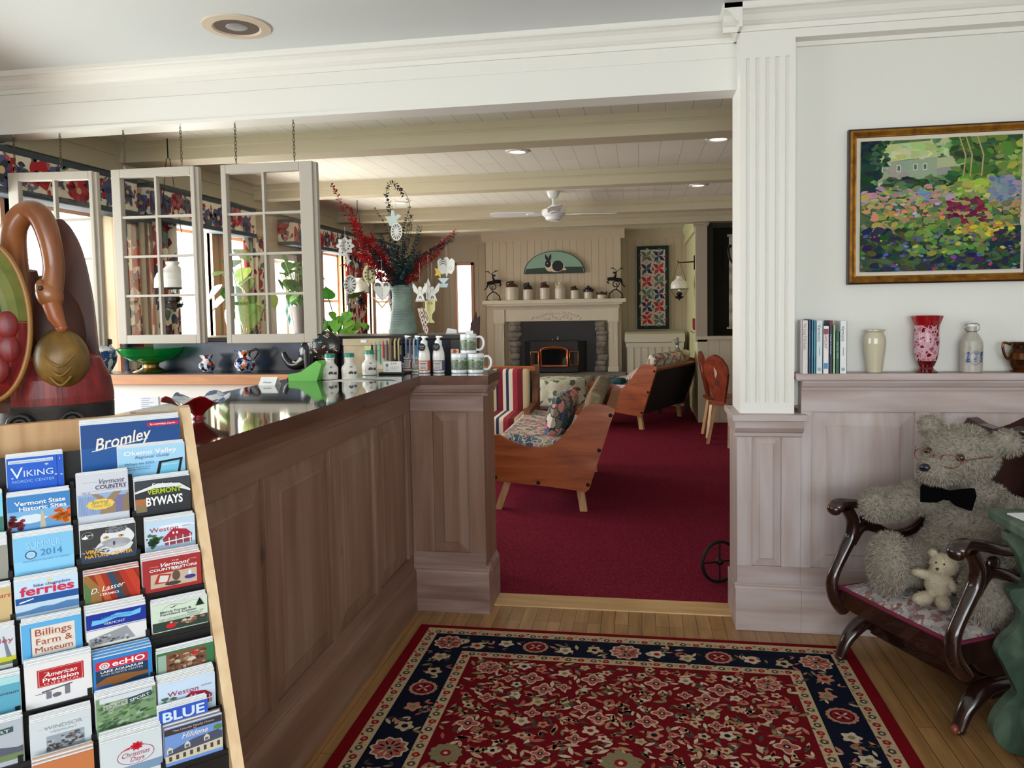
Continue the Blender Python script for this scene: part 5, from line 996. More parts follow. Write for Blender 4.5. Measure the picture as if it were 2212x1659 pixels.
for nm, xa in (('jamb', -1.865), ('jamb', -.56)):
    b = MB(); z = .49
    while z < 1.22:
        h = random.uniform(.05, .11); w = random.uniform(.13, .20); b.ell((xa + random.uniform(-.02, .02), 11.47, z + h / 2), w / 2 + .02, .07, h / 2 + .008, 12, 8, 0, e=.6); z += h
    loc(b, t).obj('stone_jamb', STONE, t)
b = MB()
for i in range(13): b.ell((-2.2 + i * .165 + random.uniform(-.02, .02), 10.78, .40 + random.uniform(-.01, .01)), .088, .07, .085, 12, 8, 0, e=.55)
for i in range(11): b.ell((-2.2 + i * .195 + random.uniform(-.02, .02), 10.79, .22), .10, .07, .10, 12, 8, 0, e=.55)
b.box(-2.3, -.2, 10.80, 11.44, 0, .485); loc(b, t).obj('hearth_stones', STONE, t)
# wood stove insert
t = thing('stove_insert', 'black fireplace insert with brass trimmed glass doors', 'stove', (-1.25, 11.38, .49)); bk = mat((26, 26, 30), .5, name='stove_black')
b = MB(); b.box(-1.80, -.65, 11.44, 11.49, .49, 1.25); loc(b, t).obj('surround_plate', mat((40, 40, 44), .55), t)
b = MB(); b.prism([(-1.72, 11.44), (-1.60, 11.26), (-.90, 11.26), (-.78, 11.44)], (0, 0, .50), X, Y, Z * .45); b.box(-1.60, -.90, 11.26, 11.45, .95, .965); loc(b, t).obj('body', bk, t, bevel=.006)
b = MB(); b.ell((-1.20, 11.34, .985), .015, .015, .02, 10, 8); b.tube([(-1.2, 11.34, .97), (-1.2, 11.34, 1.03)], .006, 8); b.ell((-1.28, 11.34, .975), .012, .012, .012, 8, 6); loc(b, t).obj('damper_knobs', mat((200, 200, 205), .2, .9), t)
b = MB(); dpts = [(-1.45, .585), (-1.05, .585), (-1.05, .82)] + [(-1.25 + .2 * cos(a), .82 + .05 * sin(a)) for a in [pi * i / 12 for i in range(1, 12)]] + [(-1.45, .82)]
b.tube([(x, 11.235, z) for x, z in dpts], .014, 8, 0, True); b.tube([(x * .93 - 1.25 * .07, 11.24, .70 + (z - .70) * .88) for x, z in dpts], .006, 6, 0, True); loc(b, t).obj('door_frame', COPPER, t)
b = MB(); b.prism(dpts, (0, 11.245, 0), X, Z, Y * .004); loc(b, t).obj('door_glass', mat((18, 22, 24), .06, coat=.5), t)
for s_, x0, x1 in ((0, -1.60, -1.48), (1, -1.02, -.90)):
    y0, y1 = (11.27, 11.235) if s_ == 0 else (11.235, 11.27); b = MB(); q = [(x0, y0, .60), (x1, y1, .60), (x1, y1, .80), (x0, y0, .80 - .0)]
    b.tube(q, .011, 8, 0, True); loc(b, t).obj('side_frame', COPPER, t)
    b = MB(); b.poly([(a, c + .006, d) for a, c, d in q]); loc(b, t).obj('side_glass', mat((44, 22, 16), .15), t)
# rabbit plaque
t = thing('rabbit_plaque', 'half-round painted plaque of a black and white rabbit over the mantel', 'plaque', (-1.255, 11.45, 1.96))
hw, hh = .46, .335; b = MB(); pts = [(hw * cos(a), hh * sin(a)) for a in [pi * i / 32 for i in range(33)]]; b.prism(pts, (0, 0, 0), X, Z, Y * .03); b.obj('rim', mat((40, 54, 50), .6), t)
b = MB(); fr = (V(0, -.001, 0), X, Z, -Y); b.mark([(x * .965, z * .955 + .006) for x, z in pts], fr, 0, 1, .0008)
b.mark([(-.44, .006), (.44, .006), (.425, .09), (.2, .095), (.0, .088), (-.2, .09), (-.425, .075)], fr, 1, 2, .0008)
b.mark(blob(.03, .095, .125, .075, 24), fr, 2, 3, .0008); b.mark(blob(-.06, .10, .07, .07, 18), fr, 2, 4, .0008); b.mark(blob(.055, .11, .085, .082, 20), fr, 3, 5, .0008); b.mark(blob(-.09, .145, .045, .055, 18), fr, 3, 5, .0008)
b.mark(leafp(-.085, .17, .13, .02, 1.95), fr, 3, 6, .0008); b.mark(leafp(-.075, .17, .13, .018, 1.35), fr, 3, 6, .0008); b.mark(blob(.155, .06, .028, .02, 12), fr, 2, 6, .0008); b.mark([(-.10, .045), (-.04, .05), (-.05, .07), (-.1, .06)], fr, 2, 6, .0008); b.mark(blob(-.10, .15, .008, .008, 8), fr, 2, 7, .0008)
b.obj('painting', [mat((142, 178, 160), .7), mat((52, 72, 62), .7), mat((220, 206, 176), .7), mat((32, 32, 40), .7)], t)
# stoneware jugs
CRK = mat((206, 198, 180), .3, name='salt_glaze'); ALB = mat((74, 40, 26), .25, name='brown_glaze'); ALD = mat((40, 24, 34), .22, name='dark_glaze')
def jug(x, w, h, zsh, top, label, kind='jug', side=-1):
    t = thing('stoneware_' + kind, label, 'jug', (x, 11.41, 1.573), 0, 'stoneware jugs on the mantel'); r = w / 2
    b = MB(); b.lathe([(r * .94, 0), (r, .01), (r, zsh - .015), (r * .96, zsh)], n=26); b.obj('body', CRK, t)
    b = MB()
    if kind == 'jug': b.lathe([(r * .97, zsh), (r * .8, zsh + (h - zsh) * .32), (r * .42, zsh + (h - zsh) * .62), (r * .26, zsh + (h - zsh) * .72), (r * .26, h - .012), (r * .34, h - .008), (r * .32, h), (0, h)], n=24)
    else: b.lathe([(r * 1.0, zsh), (r * .98, zsh + (h - zsh) * .35), (r * .8, zsh + (h - zsh) * .6), (r * .84, zsh + (h - zsh) * .66), (r * .3, h - .02), (r * .2, h), (0, h)], n=24)
    b.obj('glazed_top', top, t)
    b = MB()
    if kind == 'jug': b.tube(spline([(side * r * .25, 0, h - .02), (side * r * .62, 0, h - .02), (side * r * .82, 0, h - (h - zsh) * .4), (side * r * .74, 0, zsh + (h - zsh) * .30)], 5), .011, 8); b.obj('handle', top, t)
    else:
        for s_ in (-1, 1):
            b = MB(); b.tube(spline([(s_ * r * .9, 0, zsh + .04), (s_ * r * 1.15, 0, zsh + .03), (s_ * r * .98, 0, zsh)], 5), .009, 8); b.obj('handle', top, t)
jug(-1.89, .205, .29, .195, ALB, 'widest stoneware jug with brown shoulder, first from the left on the mantel'); jug(-1.646, .150, .26, .155, ALD, 'stoneware jug with near black top, second on the mantel'); jug(-1.393, .150, .265, .175, ALB, 'stoneware jug with brown top, third on the mantel'); jug(-1.163, .160, .255, .165, CRK, 'all cream stoneware jug in the middle of the mantel'); jug(-.945, .128, .195, .130, ALB, 'small stoneware jug with brown top, fifth on the mantel'); jug(-.745, .128, .195, .10, ALD, 'lidded stoneware bean pot with dark brown top, sixth on the mantel', 'pot'); jug(-.551, .134, .105, .055, ALB, 'lowest brown lidded stoneware pot near the right deer', 'pot')
# leaping deer candle holders
def deer(x, s_, label):
    t = thing('deer_candle_holder', label, 'candle holder', (x, 11.40, 1.573), 0, 'iron deer candle holders on the mantel')
    b = MB(); b.tube(spline([(-.10, 0, .01), (-.085, 0, .07), (0, 0, .13), (.085, 0, .07), (.10, 0, .01)], 6), .008, 8); b.box(-.12, -.07, -.03, .03, 0, .012); b.box(.07, .12, -.03, .03, 0, .012); b.obj('arched_foot', IRON, t)
    b = MB(); b.tube([(s_ * (.0 + r * cos(a)), 0, .20 + r * sin(a)) for a, r in [(i * .42, .058 * (1 - i / 24)) for i in range(20)]], .007, 8); b.tube([(0, 0, .13), (s_ * .055, 0, .20)], .007, 8); b.obj('scroll', IRON, t)
    b = MB(); b.tube(spline([(s_ * -.12, 0, .285), (s_ * -.05, 0, .285), (s_ * .05, 0, .27), (s_ * .09, 0, .25)], 5), [.018, .02, .024, .026, .027, .027, .026, .025, .024, .024, .025, .027, .028, .028, .026, .02][:16], 10)
    b.tube(spline([(s_ * .08, 0, .25), (s_ * .10, 0, .20), (s_ * .14, 0, .16)], 4), [.022, .018, .014, .012, .010, .009, .008, .007, .006], 8); b.tube(spline([(s_ * -.08, 0, .28), (s_ * -.12, 0, .24), (s_ * -.09, 0, .22)], 4), .009, 8)
    b.tube([(s_ * -.02, 0, .29), (s_ * .01, 0, .36)], [.02, .012], 8); b.ell((s_ * -.01, 0, .375), .03, .014, .016, 10, 8); b.obj('deer_body', IRON, t)
    b = MB(); b.tube(spline([(s_ * .01, 0, .385), (s_ * .0, 0, .42), (s_ * -.05, 0, .44)], 4), .005, 6); b.tube(spline([(s_ * .015, 0, .385), (s_ * .04, 0, .41), (s_ * .09, 0, .435)], 4), .005, 6); b.tube([(s_ * -.05, 0, .44), (s_ * -.05, 0, .448)], .028, 12); b.tube([(s_ * .09, 0, .435), (s_ * .09, 0, .443)], .028, 12); b.obj('antler_cups', IRON, t)
deer(-2.175, -1, 'black iron leaping deer candle holder at the left end of the mantel'); deer(-.345, 1, 'black iron leaping deer candle holder at the right end of the mantel')
# quilt
t = thing('wall_quilt', 'star patchwork wall quilt with a dark green border', 'quilt', (.20, 11.80, 1.10)); qw, qh = .475, 1.25; random.seed(4)
b = MB(); b.box(-qw / 2, qw / 2, -.012, .012, 0, qh); b.obj('border', mat((24, 44, 42), .9), t)
b = MB(); fr = (V(-qw / 2 + .055, -.0125, .055), X, Z, -Y); iw, ih = qw - .11, qh - .11; b.mark(rect(0, iw, 0, ih), fr, 0, 1, .001); n = 4; cw = iw / n; rows = 12; chh = ih / rows
SC4 = [1, 2, 3, 4]
for i in range(70):
    x, z, q = random.uniform(.01, iw - .03), random.uniform(.01, ih - .04), random.uniform(.02, .045); o_ = random.choice([(1, 1), (-1, 1), (1, -1), (-1, -1)])
    x = min(max(x, q), iw - q); z = min(max(z, q), ih - q); b.mark([(x, z), (x + q * o_[0], z), (x, z + q * o_[1])], fr, random.choice([3, 4, 5, 5, 8, 4, 1]), 1 + i / 100, .001)
for r in range(rows // 2):
    for c in range(2):
        cx, cy = (c * 2 + 1) * cw, (r * 2 + 1) * chh; m = [1, 2, 3][(r + 2 * c) % 3]; a, g = cw * 1.25, chh * 1.25
        for k in range(4):
            q = k * pi / 2 + .35; b.mark([(cx, cy), (cx + a * .55 * cos(q), cy + g * .55 * sin(q)), (cx + a * 1.02 * cos(q + .55), cy + g * 1.02 * sin(q + .55)), (cx + a * .42 * cos(q + 1.1), cy + g * .42 * sin(q + 1.1))], fr, m if k % 2 else m + 5, 3, .001)
        for k in range(4):
            q = k * pi / 2 + 1.2; b.mark([(cx + a * .95 * cos(q), cy + g * .95 * sin(q)), (cx + a * .6 * cos(q + .3), cy + g * .6 * sin(q + .3)), (cx + a * 1.02 * cos(q + .45), cy + g * 1.02 * sin(q + .45))], fr, random.choice([4, 5, 1, 3]), 2, .001)
b.obj('patchwork', [mat((196, 190, 176), .9), mat((170, 30, 44), .9), mat((44, 46, 84), .9), mat((84, 108, 98), .9), mat((206, 160, 150), .9), mat((120, 150, 150), .9), mat((196, 52, 60), .9), mat((62, 70, 104), .9), mat((104, 128, 112), .9)], t)
# chest, siphon bottle, tall dark wooden piece by the hearth
t = thing('painted_chest', 'cream painted chest with curved lid under the quilt', 'chest', (.21, 11.45, 0))
b = MB(); pr = [(-.28, .93), (.28, .93), (.28, 1.0), (.24, 1.05), (.1, 1.075), (-.1, 1.075), (-.24, 1.05), (-.28, 1.0)]; b.prism(pr, (-.425, 0, 0), Y, Z, X * .85); b.obj('lid', CREAM, t, bevel=.006)
b = MB(); b.box(-.40, .40, -.25, .27, 0, .925)
for i in range(9): b.box(-.40 + i * .1, -.394 + i * .1, -.256, -.25, .08, .86, 1)
b.box(-.41, .41, -.262, -.25, .86, .925); b.box(-.41, .41, -.262, -.25, 0, .08); b.obj('body', [CREAM, mat((150, 140, 120), .7)], t)
t = thing('siphon_bottle', 'glass seltzer siphon with metal head in front of the chest', 'bottle', (.50, 10.55, .62)); b = MB(); b.lathe([(.05, 0), (.06, .01), (.062, .17), (.05, .21), (.022, .27), (.02, .30)], n=20); b.obj('bottle', mat((120, 140, 130), .1, coat=.4), t)
b = MB(); b.lathe([(.024, .30), (.028, .33), (.018, .37), (.02, .40), (0, .405)], n=16); b.tube([(0, 0, .36), (-.05, 0, .37), (-.055, 0, .33)], .008, 8); b.obj('siphon_head', mat((150, 150, 150), .25, .9), t)
b = MB(); b.grid(lambda u, v: V(.063 * sin((u - .5) * 2.4), -.063 * cos((u - .5) * 2.4), .06 + .09 * v), 8, 1); b.obj('label', mat((190, 206, 206), .6), t)
t = thing('side_table', 'small dark side table carrying the siphon bottle', 'table', (.44, 10.55, 0)); b = MB(); b.box(-.22, .22, -.17, .17, .585, .62); b.obj('top', DARKW, t, bevel=.004)
for x in (-.18, .18):
    for y in (-.13, .13): b = MB(); b.box(x - .02, x + .02, y - .02, y + .02, 0, .585); b.obj('leg', DARKW, t)
b = MB(); b.prism([(0, 0), (.14, 0), (.17, .60), (.13, .56), (.115, .66), (.08, .55), (.04, .5)], (0, 0, 0), X, Z, Y * .05); put(b, 'carved_screen', mat((58, 34, 32), .6), 'tall dark brown carved board leaning left of the fireplace', 'board', (-2.42, 10.7, .75))
b = MB(); b.prism([(0, 0), (.16, 0), (.16, .75), (0, .75)], (0, 0, 0), X, Z, Y * .12); put(b, 'plinth', mat((70, 46, 40), .6), 'dark plinth under the leaning carved board', 'stand', (-2.43, 10.66, .008))
# hanging oil lamps
MILK = mat((236, 234, 226), .25, name='milk_glass')
def oil_lamp(loc_, s, label, hang, side):
    t = thing('hanging_oil_lamp', label, 'lamp', loc_, 0, 'oil lamps with white shades in the lounge')
    b = MB(); b.lathe([(.035 * s, .17 * s), (.045 * s, .165 * s), (.034 * s, .145 * s), (.052 * s, .128 * s), (.095 * s, .095 * s), (.112 * s, .055 * s), (.115 * s, .0), (.112 * s, .0), (.108 * s, .05 * s), (.09 * s, .088 * s), (.03 * s, .14 * s)], n=32); b.obj('shade', MILK, t)
    b = MB(); b.tube([(.117 * s * cos(a), .117 * s * sin(a), -.003) for a in [2 * pi * i / 28 for i in range(28)]], .004 * s, 6, 0, True); b.obj('shade_ring', IRON, t)
    b = MB(); b.lathe([(.016 * s, .12 * s), (.018 * s, -.03 * s), (.024 * s, -.06 * s)], n=16); b.obj('chimney', GLASS, t)
    b = MB(); b.lathe([(0, -.155 * s), (.012 * s, -.15 * s), (.012 * s, -.14 * s), (.05 * s, -.125 * s), (.058 * s, -.105 * s), (.05 * s, -.10 * s), (.02 * s, -.095 * s), (.038 * s, -.08 * s), (.04 * s, -.06 * s), (.022 * s, -.045 * s)], n=20); b.obj('oil_font', IRON, t)
    b = MB()
    for k in (-1, 1): b.tube([(k * .118 * s, 0, 0), (k * .012, 0, hang)], .0025, 6); b.tube([(k * .118 * s, 0, 0), (k * .055 * s, 0, -.105 * s)], .0025, 6)
    b.obj('hanger', IRON, t); return t
t = oil_lamp((.505, 10.1, 1.665), .96, 'white shaded oil lamp on a bracket from the yellow wall, right of the quilt', .335, 1)
b = MB(); b.tube([(0, 0, .335), (.10, 0, .338), (.195, 0, .342)], .008, 8); b.tube([(-.018, 0, .355), (-.008, 0, .33), (.01, 0, .335)], .007, 8); b.box(.183, .195, -.03, .03, .24, .42); b.obj('wall_bracket', IRON, t)
t = oil_lamp((-3.02, 4.62, 1.622), 1.02, 'white shaded oil lamp seen through the middle hanging sash', .84, 1); b = MB(); b.tube([(0, 0, .84), (0, 0, .97)], .004, 6); b.obj('hook', IRON, t)
t = oil_lamp((-2.86, 7.60, 1.640), .90, 'white shaded oil lamp hanging beyond the paper oval left of the vase', .82, 1); b = MB(); b.tube([(0, 0, .82), (0, 0, .95)], .004, 6); b.obj('hook', IRON, t)
# red book rack and sloping ledge on the yellow wall
b = MB()
for i in range(7): b.box(-.012, .0, i * .07, i * .07 + .05, .0 - .012 * (i % 2), .135)
put(b, 'wall_rack', mat((150, 24, 34), .6), 'small red ribbed rack on the yellow wall below the hanging lamp', 'rack', (.699, 9.9, 1.145))
b = MB(); b.box(-.05, 0, 0, .75, 0, .015); put(b, 'wall_shelf', CREAM, 'narrow cream ledge under the red rack', 'shelf', (.699, 9.85, 1.09))
# hanging distressed panel with iron hook at the pass-through
t = thing('hanging_shutter', 'narrow distressed white board hung on a chain in the pass-through', 'shutter', (1.17, 9.5, 1.16)); DIST = noisy('distressed_white', [(.35, (120, 104, 88)), (.55, (186, 178, 164)), (.8, (206, 200, 188))], (4, 4, 6), .7)
b = MB(); b.box(-.11, .11, -.02, .02, .02, 1.10); b.box(-.135, .135, -.03, .03, 0, .02); b.box(-.13, .13, -.03, .03, 1.10, 1.125); b.obj('board', DIST, t)
b = MB(); b.tube(spline([(-.11, -.03, .98), (-.125, -.04, .94), (-.10, -.05, .82), (.0, -.05, .72)], 6), .014, 8); b.ell((-.105, -.03, .985), .022, .02, .02, 10, 8); b.obj('iron_hook', IRON, t)
b = MB()
for k in range(14): b.tube([V(-.02, 0, 1.135 + .022 * k) + (X if k % 2 else Y) * .007 * cos(q) + Z * .015 * sin(q) for q in [2 * pi * i / 8 for i in range(8)]], .0025, 5, 0, True)
b.obj('chain', CHAINM, t)
# ceiling fan and recessed lights
t = thing('ceiling_fan', 'white ceiling fan with four blades', 'ceiling fan', (-.828, 7.58, 2.59)); WG = mat((226, 228, 226), .35, name='fan_white')
b = MB(); b.lathe([(.062, 0), (.062, -.02), (.045, -.06), (.018, -.07), (0, -.07)], n=24); b.obj('canopy', WG, t)
b = MB(); b.tube([(0, 0, -.06), (0, 0, -.165)], .014, 12); b.lathe([(.024, -.13), (.026, -.16), (.015, -.168)], n=14); b.obj('downrod', WG, t)
b = MB(); b.lathe([(.03, -.160), (.09, -.166), (.116, -.18), (.122, -.215), (.105, -.235), (.085, -.25), (.07, -.275), (.03, -.286), (0, -.287)], n=32); b.obj('motor_housing', WG, t)
for k, a in enumerate((.18, 1.72, 3.30, 4.85)):
    d = V(cos(a), sin(a), 0); w = V(-sin(a), cos(a), 0); up = Z * .10 + w; up.normalize(); b = MB()
    b.prism([(.19, -.055), (.30, -.066), (.56, -.070), (.615, -.05), (.625, 0), (.615, .05), (.56, .07), (.30, .066), (.19, .055)], V(0, 0, -.222), d, (w + Z * .17).normalized(), Z * .007); bl = b.obj('blade', WG, t)
    b = MB(); b.prism([(.09, -.02), (.20, -.045), (.26, -.03), (.27, 0), (.26, .03), (.20, .045), (.09, .02)], V(0, 0, -.228), d, (w + Z * .17).normalized(), Z * .006); b.obj('blade_iron', WG, bl)
CANW = mat((222, 222, 216), .4, name='can_trim')
def can(x, y, z, r, label, on=True, deep=False):
    t = thing('recessed_light', label, 'ceiling light', (x, y, z), 0, 'recessed ceiling lights')
    b = MB(); b.lathe([(r, 0), (r, -.006), (r * .72, -.010), (r * .66, -.004), (r * .60, -.002)], n=32); b.obj('trim_ring', CANW if not deep else mat((214, 198, 176), .5), t)
    b = MB(); b.lathe([(r * .66, -.004), (r * .5, -.001), (0, -.0008)], n=28); b.obj('baffle', mat((90, 70, 60), .5) if deep else glow('lit_lens', (255, 246, 224), 3.0), t)
    if deep: b = MB(); b.ell((.0, 0, -.002), r * .34, r * .34, .008, 16, 8); b.obj('bulb', mat((150, 150, 150), .3), t)
can(-.87, 5.58, 2.59, .085, 'recessed light left of centre behind the first beam'); can(.54, 5.50, 2.59, .085, 'recessed light at the right behind the first beam'); can(.555, 7.55, 2.59, .085, 'recessed light at the right behind the second beam'); can(-2.5, 7.9, 2.59, .085, 'recessed light over the red eucalyptus'); can(-.98, 4.10, 2.59, .085, 'recessed light just behind the white opening beam'); can(-1.74, 3.21, 2.71, .145, 'recessed light with dark opening in the front room ceiling', deep=True)
# ------------------------------------------------------------------ window dressing
random.seed(31)
CRM = (228, 218, 194)
VALC = [mat(CRM, .9), mat((170, 34, 44), .9), mat((118, 20, 34), .9), mat((92, 112, 104), .9), mat((84, 88, 120), .9), mat((50, 56, 66), .9), mat((196, 84, 84), .9), mat((196, 170, 120), .9), mat((60, 64, 96), .9)]
def floral(b, fr, w, h, st=.0006):
    """cream chintz with big red and blue-grey blooms, grey green leaves and berries"""
    x = random.uniform(-.05, .05); k = random.randint(0, 3)
    def M(pts, m, l):
        pts = [(min(max(a, 0), w), min(max(c, .03), h - .03)) for a, c in pts]; b.mark(pts, fr, m, l, st)
    while x < w:
        cy = random.uniform(.35, .65) * h; k += 1; col_, dk = ((1, 2) if k % 3 else (4, 8)) if k % 2 else (4, 5)
        for i in range(7): M(leafp(x + random.uniform(-.04, .04), cy + random.uniform(-.06, .06), random.uniform(.05, .09), random.uniform(.012, .02), random.uniform(0, 6.28), 4), random.choice((3, 3, 5, 4)), 2)
        big = random.uniform(.055, .085); M(blob(x, cy, big, big * .95, 22, .10, 0, random.choice((5, 7, 9)), .12), col_, 3)
        for i in range(5): q = i * 1.26 + k; M(blob(x + big * .45 * cos(q), cy + big * .45 * sin(q), big * .34, big * .26, 10, .1, rot=q), random.choice((dk, 6 if col_ == 1 else 5, col_)), 4 + i % 2)
        M(blob(x, cy, big * .26, big * .24, 10, .1), random.choice((7, dk)), 6)
        for i in range(5):
            px, py = x + random.uniform(.04, .12), random.uniform(.16, .86) * h; M(blob(px, py, random.uniform(.010, .022), random.uniform(.012, .022), 9, .15), random.choice((1, 1, 2, 4, 6)), 4)
            M(leafp(px, py, random.uniform(.02, .05), .008, random.uniform(0, 6.28), 3), 3, 3)
        x += random.uniform(.12, .17)
TRIMV = mat((62, 70, 78), .85)
for i, (y0, y1) in enumerate([(.6, 4.66), (4.79, 6.25), (7.0, 8.85), (8.97, 10.3)]):
    t = thing('window_valance', ['long floral valance with dark trim nearest the opening, behind the carved swan', 'floral valance seen through the two right hanging sashes', 'floral valance behind the red eucalyptus', 'far floral valance beside the end of the window wall'][i], 'valance', (-3.28, y0, 2.10), 0, 'floral valances over the lounge windows')
    H, D, Lg = .247, .165, y1 - y0
    b = MB(); b.box(-.012, 0, 0, Lg, 0, H); b.box(-D, -.012, 0, .012, 0, H); b.box(-D, -.012, Lg - .012, Lg, 0, H); b.box(-D, 0, 0, Lg, H - .012, H)
    floral(b, (V(.0004, 0, 0), Y, Z, X), Lg, H); floral(b, (V(-D, -.0004, 0), X, Z, -Y), D, H)
    b.obj('covered_box', VALC, t)
    for nm, z in (('lower_trim', 0), ('upper_trim', H - .032)):
        b = MB(); b.box(-D, .006, -.006, Lg + .006, z, z + .032); b.obj(nm, TRIMV, t)
CURT = cells('chintz_curtain', [CRM, CRM, (170, 34, 44), CRM, (60, 66, 88), (196, 84, 84), CRM, (92, 112, 104), (50, 56, 70), CRM], 11, .9, (1.0, 1.0, .62), second=(2.6, .70, [(150, 30, 40), (92, 112, 104), (70, 78, 110), (120, 24, 36), CRM]))
CT = [(2.02, 2.34, 'left edge of the reception window'), (4.56, 4.77, 'between the first two valances'), (4.93, 5.22, 'left of the oil lamp behind the middle sash'), (6.18, 6.52, 'behind the trailing pothos'), (7.34, 7.64, 'left end under the third valance'), (8.52, 9.16, 'left of the vase'), (10.04, 10.42, 'in the far corner')]
for y0, y1, w in CT:
    t = thing('window_curtain', 'long pleated floral curtain, %s' % w, 'curtain', (-3.36, y0, .25), 0, 'floral curtains of the window wall')
    b = MB(); Lg = y1 - y0; n = max(3, int(Lg / .075))
    b.grid(lambda u, v: V(.028 * sin(2 * pi * n * u + .4 * sin(5 * v)) + .006 * sin(9 * v + 7 * u), Lg * (u + .01 * sin(7 * v)), 1.86 * v), n * 9, 8); b.obj('cloth', CURT, t, solid=.003)
    b = MB(); b.tube([(0, -.03, 1.87), (0, Lg + .03, 1.87)], .009, 8); b.obj('rod', BRASS, t)
# suncatcher of four glass diamonds
t = thing('glass_suncatcher', 'four pale blue glass diamonds hung in the glazed door', 'suncatcher', (-3.40, 7.08, 1.36))
SG = mat((110, 190, 200), .1, trans=.5)
b = MB(); b.tube([(0, 0, .21), (0, 0, .52)], .0015, 5); b.obj('thread', THREAD, t)
for y, z, s_ in ((0, .18, 1), (.055, .10, .8), (-.055, .10, .8), (0, .02, 1)):
    b = MB(); b.prism([(y, z - .055 * s_), (y + .034 * s_, z), (y, z + .055 * s_), (y - .034 * s_, z)], (0, 0, 0), Y, Z, X * .004); b.obj('glass_diamond', SG, t)
# plants
def plant(loc_, label, leaves, cols, pot=None, stand=None):
    t = thing('potted_plant', label, 'plant', loc_, 0, 'green house plants by the windows')
    lm = [mat(c, .35) for c in cols]; sm = mat((96, 120, 60), .6); bs = MB()
    for (p, s_, yaw_, tip) in leaves:
        p = V(*p); d = V(cos(yaw_), sin(yaw_), 0); dn = (d * cos(tip) - Z * sin(tip)); up = (Z * cos(tip) + d * sin(tip)); side = dn.cross(up)
        b = MB(); out = []
        hp = [(0, 0), (-.08, .22), (.05, .42), (.30, .48), (.60, .34), (.85, .14), (1.05, 0)]
        mid = [p + dn * (x * s_) + up * (-.10 * s_ * x * x) for x, _ in hp]
        for sg in (1, -1):
            ed = [p + dn * (x * s_) + side * (sg * w * s_) + up * (s_ * (.08 * w - .14 * x * x)) for x, w in hp]
            for i in range(len(hp) - 1): b.add([mid[i], mid[i + 1], ed[i + 1], ed[i]], [(0, 1, 2, 3)], 0, True)
        b.obj('leaf', random.choice(lm), t)
        bs.tube(spline([V(0, 0, 0), p * .5 + Z * .12 * s_, p], 5), .004, 5)
    bs.obj('stems', sm, t)
    if pot: b = MB(); b.lathe(pot[0], n=26); b.obj('pot', pot[1], t)
    return t
random.seed(12)
def cloud(n, rx, ry, z0, z1, smin, smax, face):
    out = []
    for i in range(n): out.append(((random.uniform(-rx, rx), random.uniform(-ry, ry), random.uniform(z0, z1)), random.uniform(smin, smax), face + random.uniform(-1.3, 1.3), random.uniform(.2, 1.3)))
    return out
FACE = -.95
lv = cloud(20, .16, .14, .30, .72, .11, .17, FACE) + [((.06, -.10, .36), .19, FACE, 1.35), ((-.02, -.06, .78), .15, FACE + .4, .6), ((-.2, -.05, .52), .14, FACE - 1.2, .8)]
plant((-2.93, 5.42, 1.14), 'trailing plant with heart shaped light green leaves behind the right hanging sash', lv, [(96, 150, 56), (70, 124, 46), (132, 170, 66), (120, 160, 90), (160, 184, 80)], ([(.07, -.14), (.09, -.02), (.095, 0), (.085, 0), (.08, -.02), (0, -.03)], mat((206, 204, 196), .4)))
b = MB(); b.box(-.18, .18, -.18, .18, -.03, 0); 
def stand(x, y, zt, w, label, m=DARKW):
    t = thing('plant_stand', label, 'plant stand', (x, y, .008), 0)
    b = MB(); b.box(-w, w, -w, w, zt - .03, zt); b.obj('top', m, t, bevel=.003)
    for sx in (-1, 1):
        for sy in (-1, 1): b = MB(); b.box(sx * (w - .03) - .015, sx * (w - .03) + .015, sy * (w - .03) - .015, sy * (w - .03) + .015, 0, zt - .03); b.obj('leg', m, t)
stand(-2.93, 5.42, .992, .14, 'tall dark stand under the trailing plant')
plant((-2.87, 6.2, 1.50), 'bushy dark green plant in a tall grey pot behind the right hanging sash', cloud(26, .14, .14, .05, .46, .09, .14, FACE), [(62, 106, 52), (82, 130, 62), (50, 90, 48), (104, 148, 84)], ([(.045, -.25), (.055, -.24), (.085, -.02), (.088, 0), (.08, 0), (.075, -.03), (0, -.04)], mat((84, 80, 78), .5)))
stand(-2.87, 6.2, 1.242, .12, 'tall dark stand under the grey pot')
lv = cloud(34, .15, .12, .06, .22, .055, .09, FACE) + [((-.07, -.02, .30), .11, FACE - .4, -.9), ((.10, -.02, .30), .12, FACE + .6, -.5)]
plant((-2.03, 5.0, 1.24), 'bright green plant behind the slate ledge below the paper ornaments', lv, [(120, 190, 60), (90, 160, 60), (150, 206, 80), (70, 130, 60)], ([(.07, -.14), (.09, -.02), (.095, 0), (.085, 0), (.08, -.02), (0, -.03)], mat((60, 56, 52), .5)))
stand(-2.03, 5.0, 1.092, .14, 'dark stand under the bright green plant')

# ------------------------------------------------------------------ lounge seating
TAPE = cells('tapestry_floral', [(196, 116, 120), (110, 130, 140), (214, 200, 190), (150, 150, 130), (90, 104, 124), (206, 170, 160)], 22, .95, (1, 1, 1), edge=((226, 214, 200), .05))
TAPEB = cells('tapestry_blooms', [(150, 140, 120), (196, 96, 100), (80, 96, 120), (210, 196, 180), (120, 120, 104), (206, 140, 130), (74, 100, 104)], 15, .95, (1, 1, 1), edge=((60, 70, 86), .05))
ROSES = cells('rose_chintz', [(226, 218, 200), (230, 222, 206), (226, 218, 200), (150, 156, 140), (186, 80, 80), (222, 214, 196), (120, 130, 126)], 17, .9, second=(2.0, .80, [(140, 150, 130), (206, 120, 110), (226, 218, 200)]))
WHITEF = cells('white_floral', [(226, 220, 216), (206, 190, 190), (230, 226, 222), (160, 160, 170), (214, 150, 150), (232, 228, 224)], 20, .9)
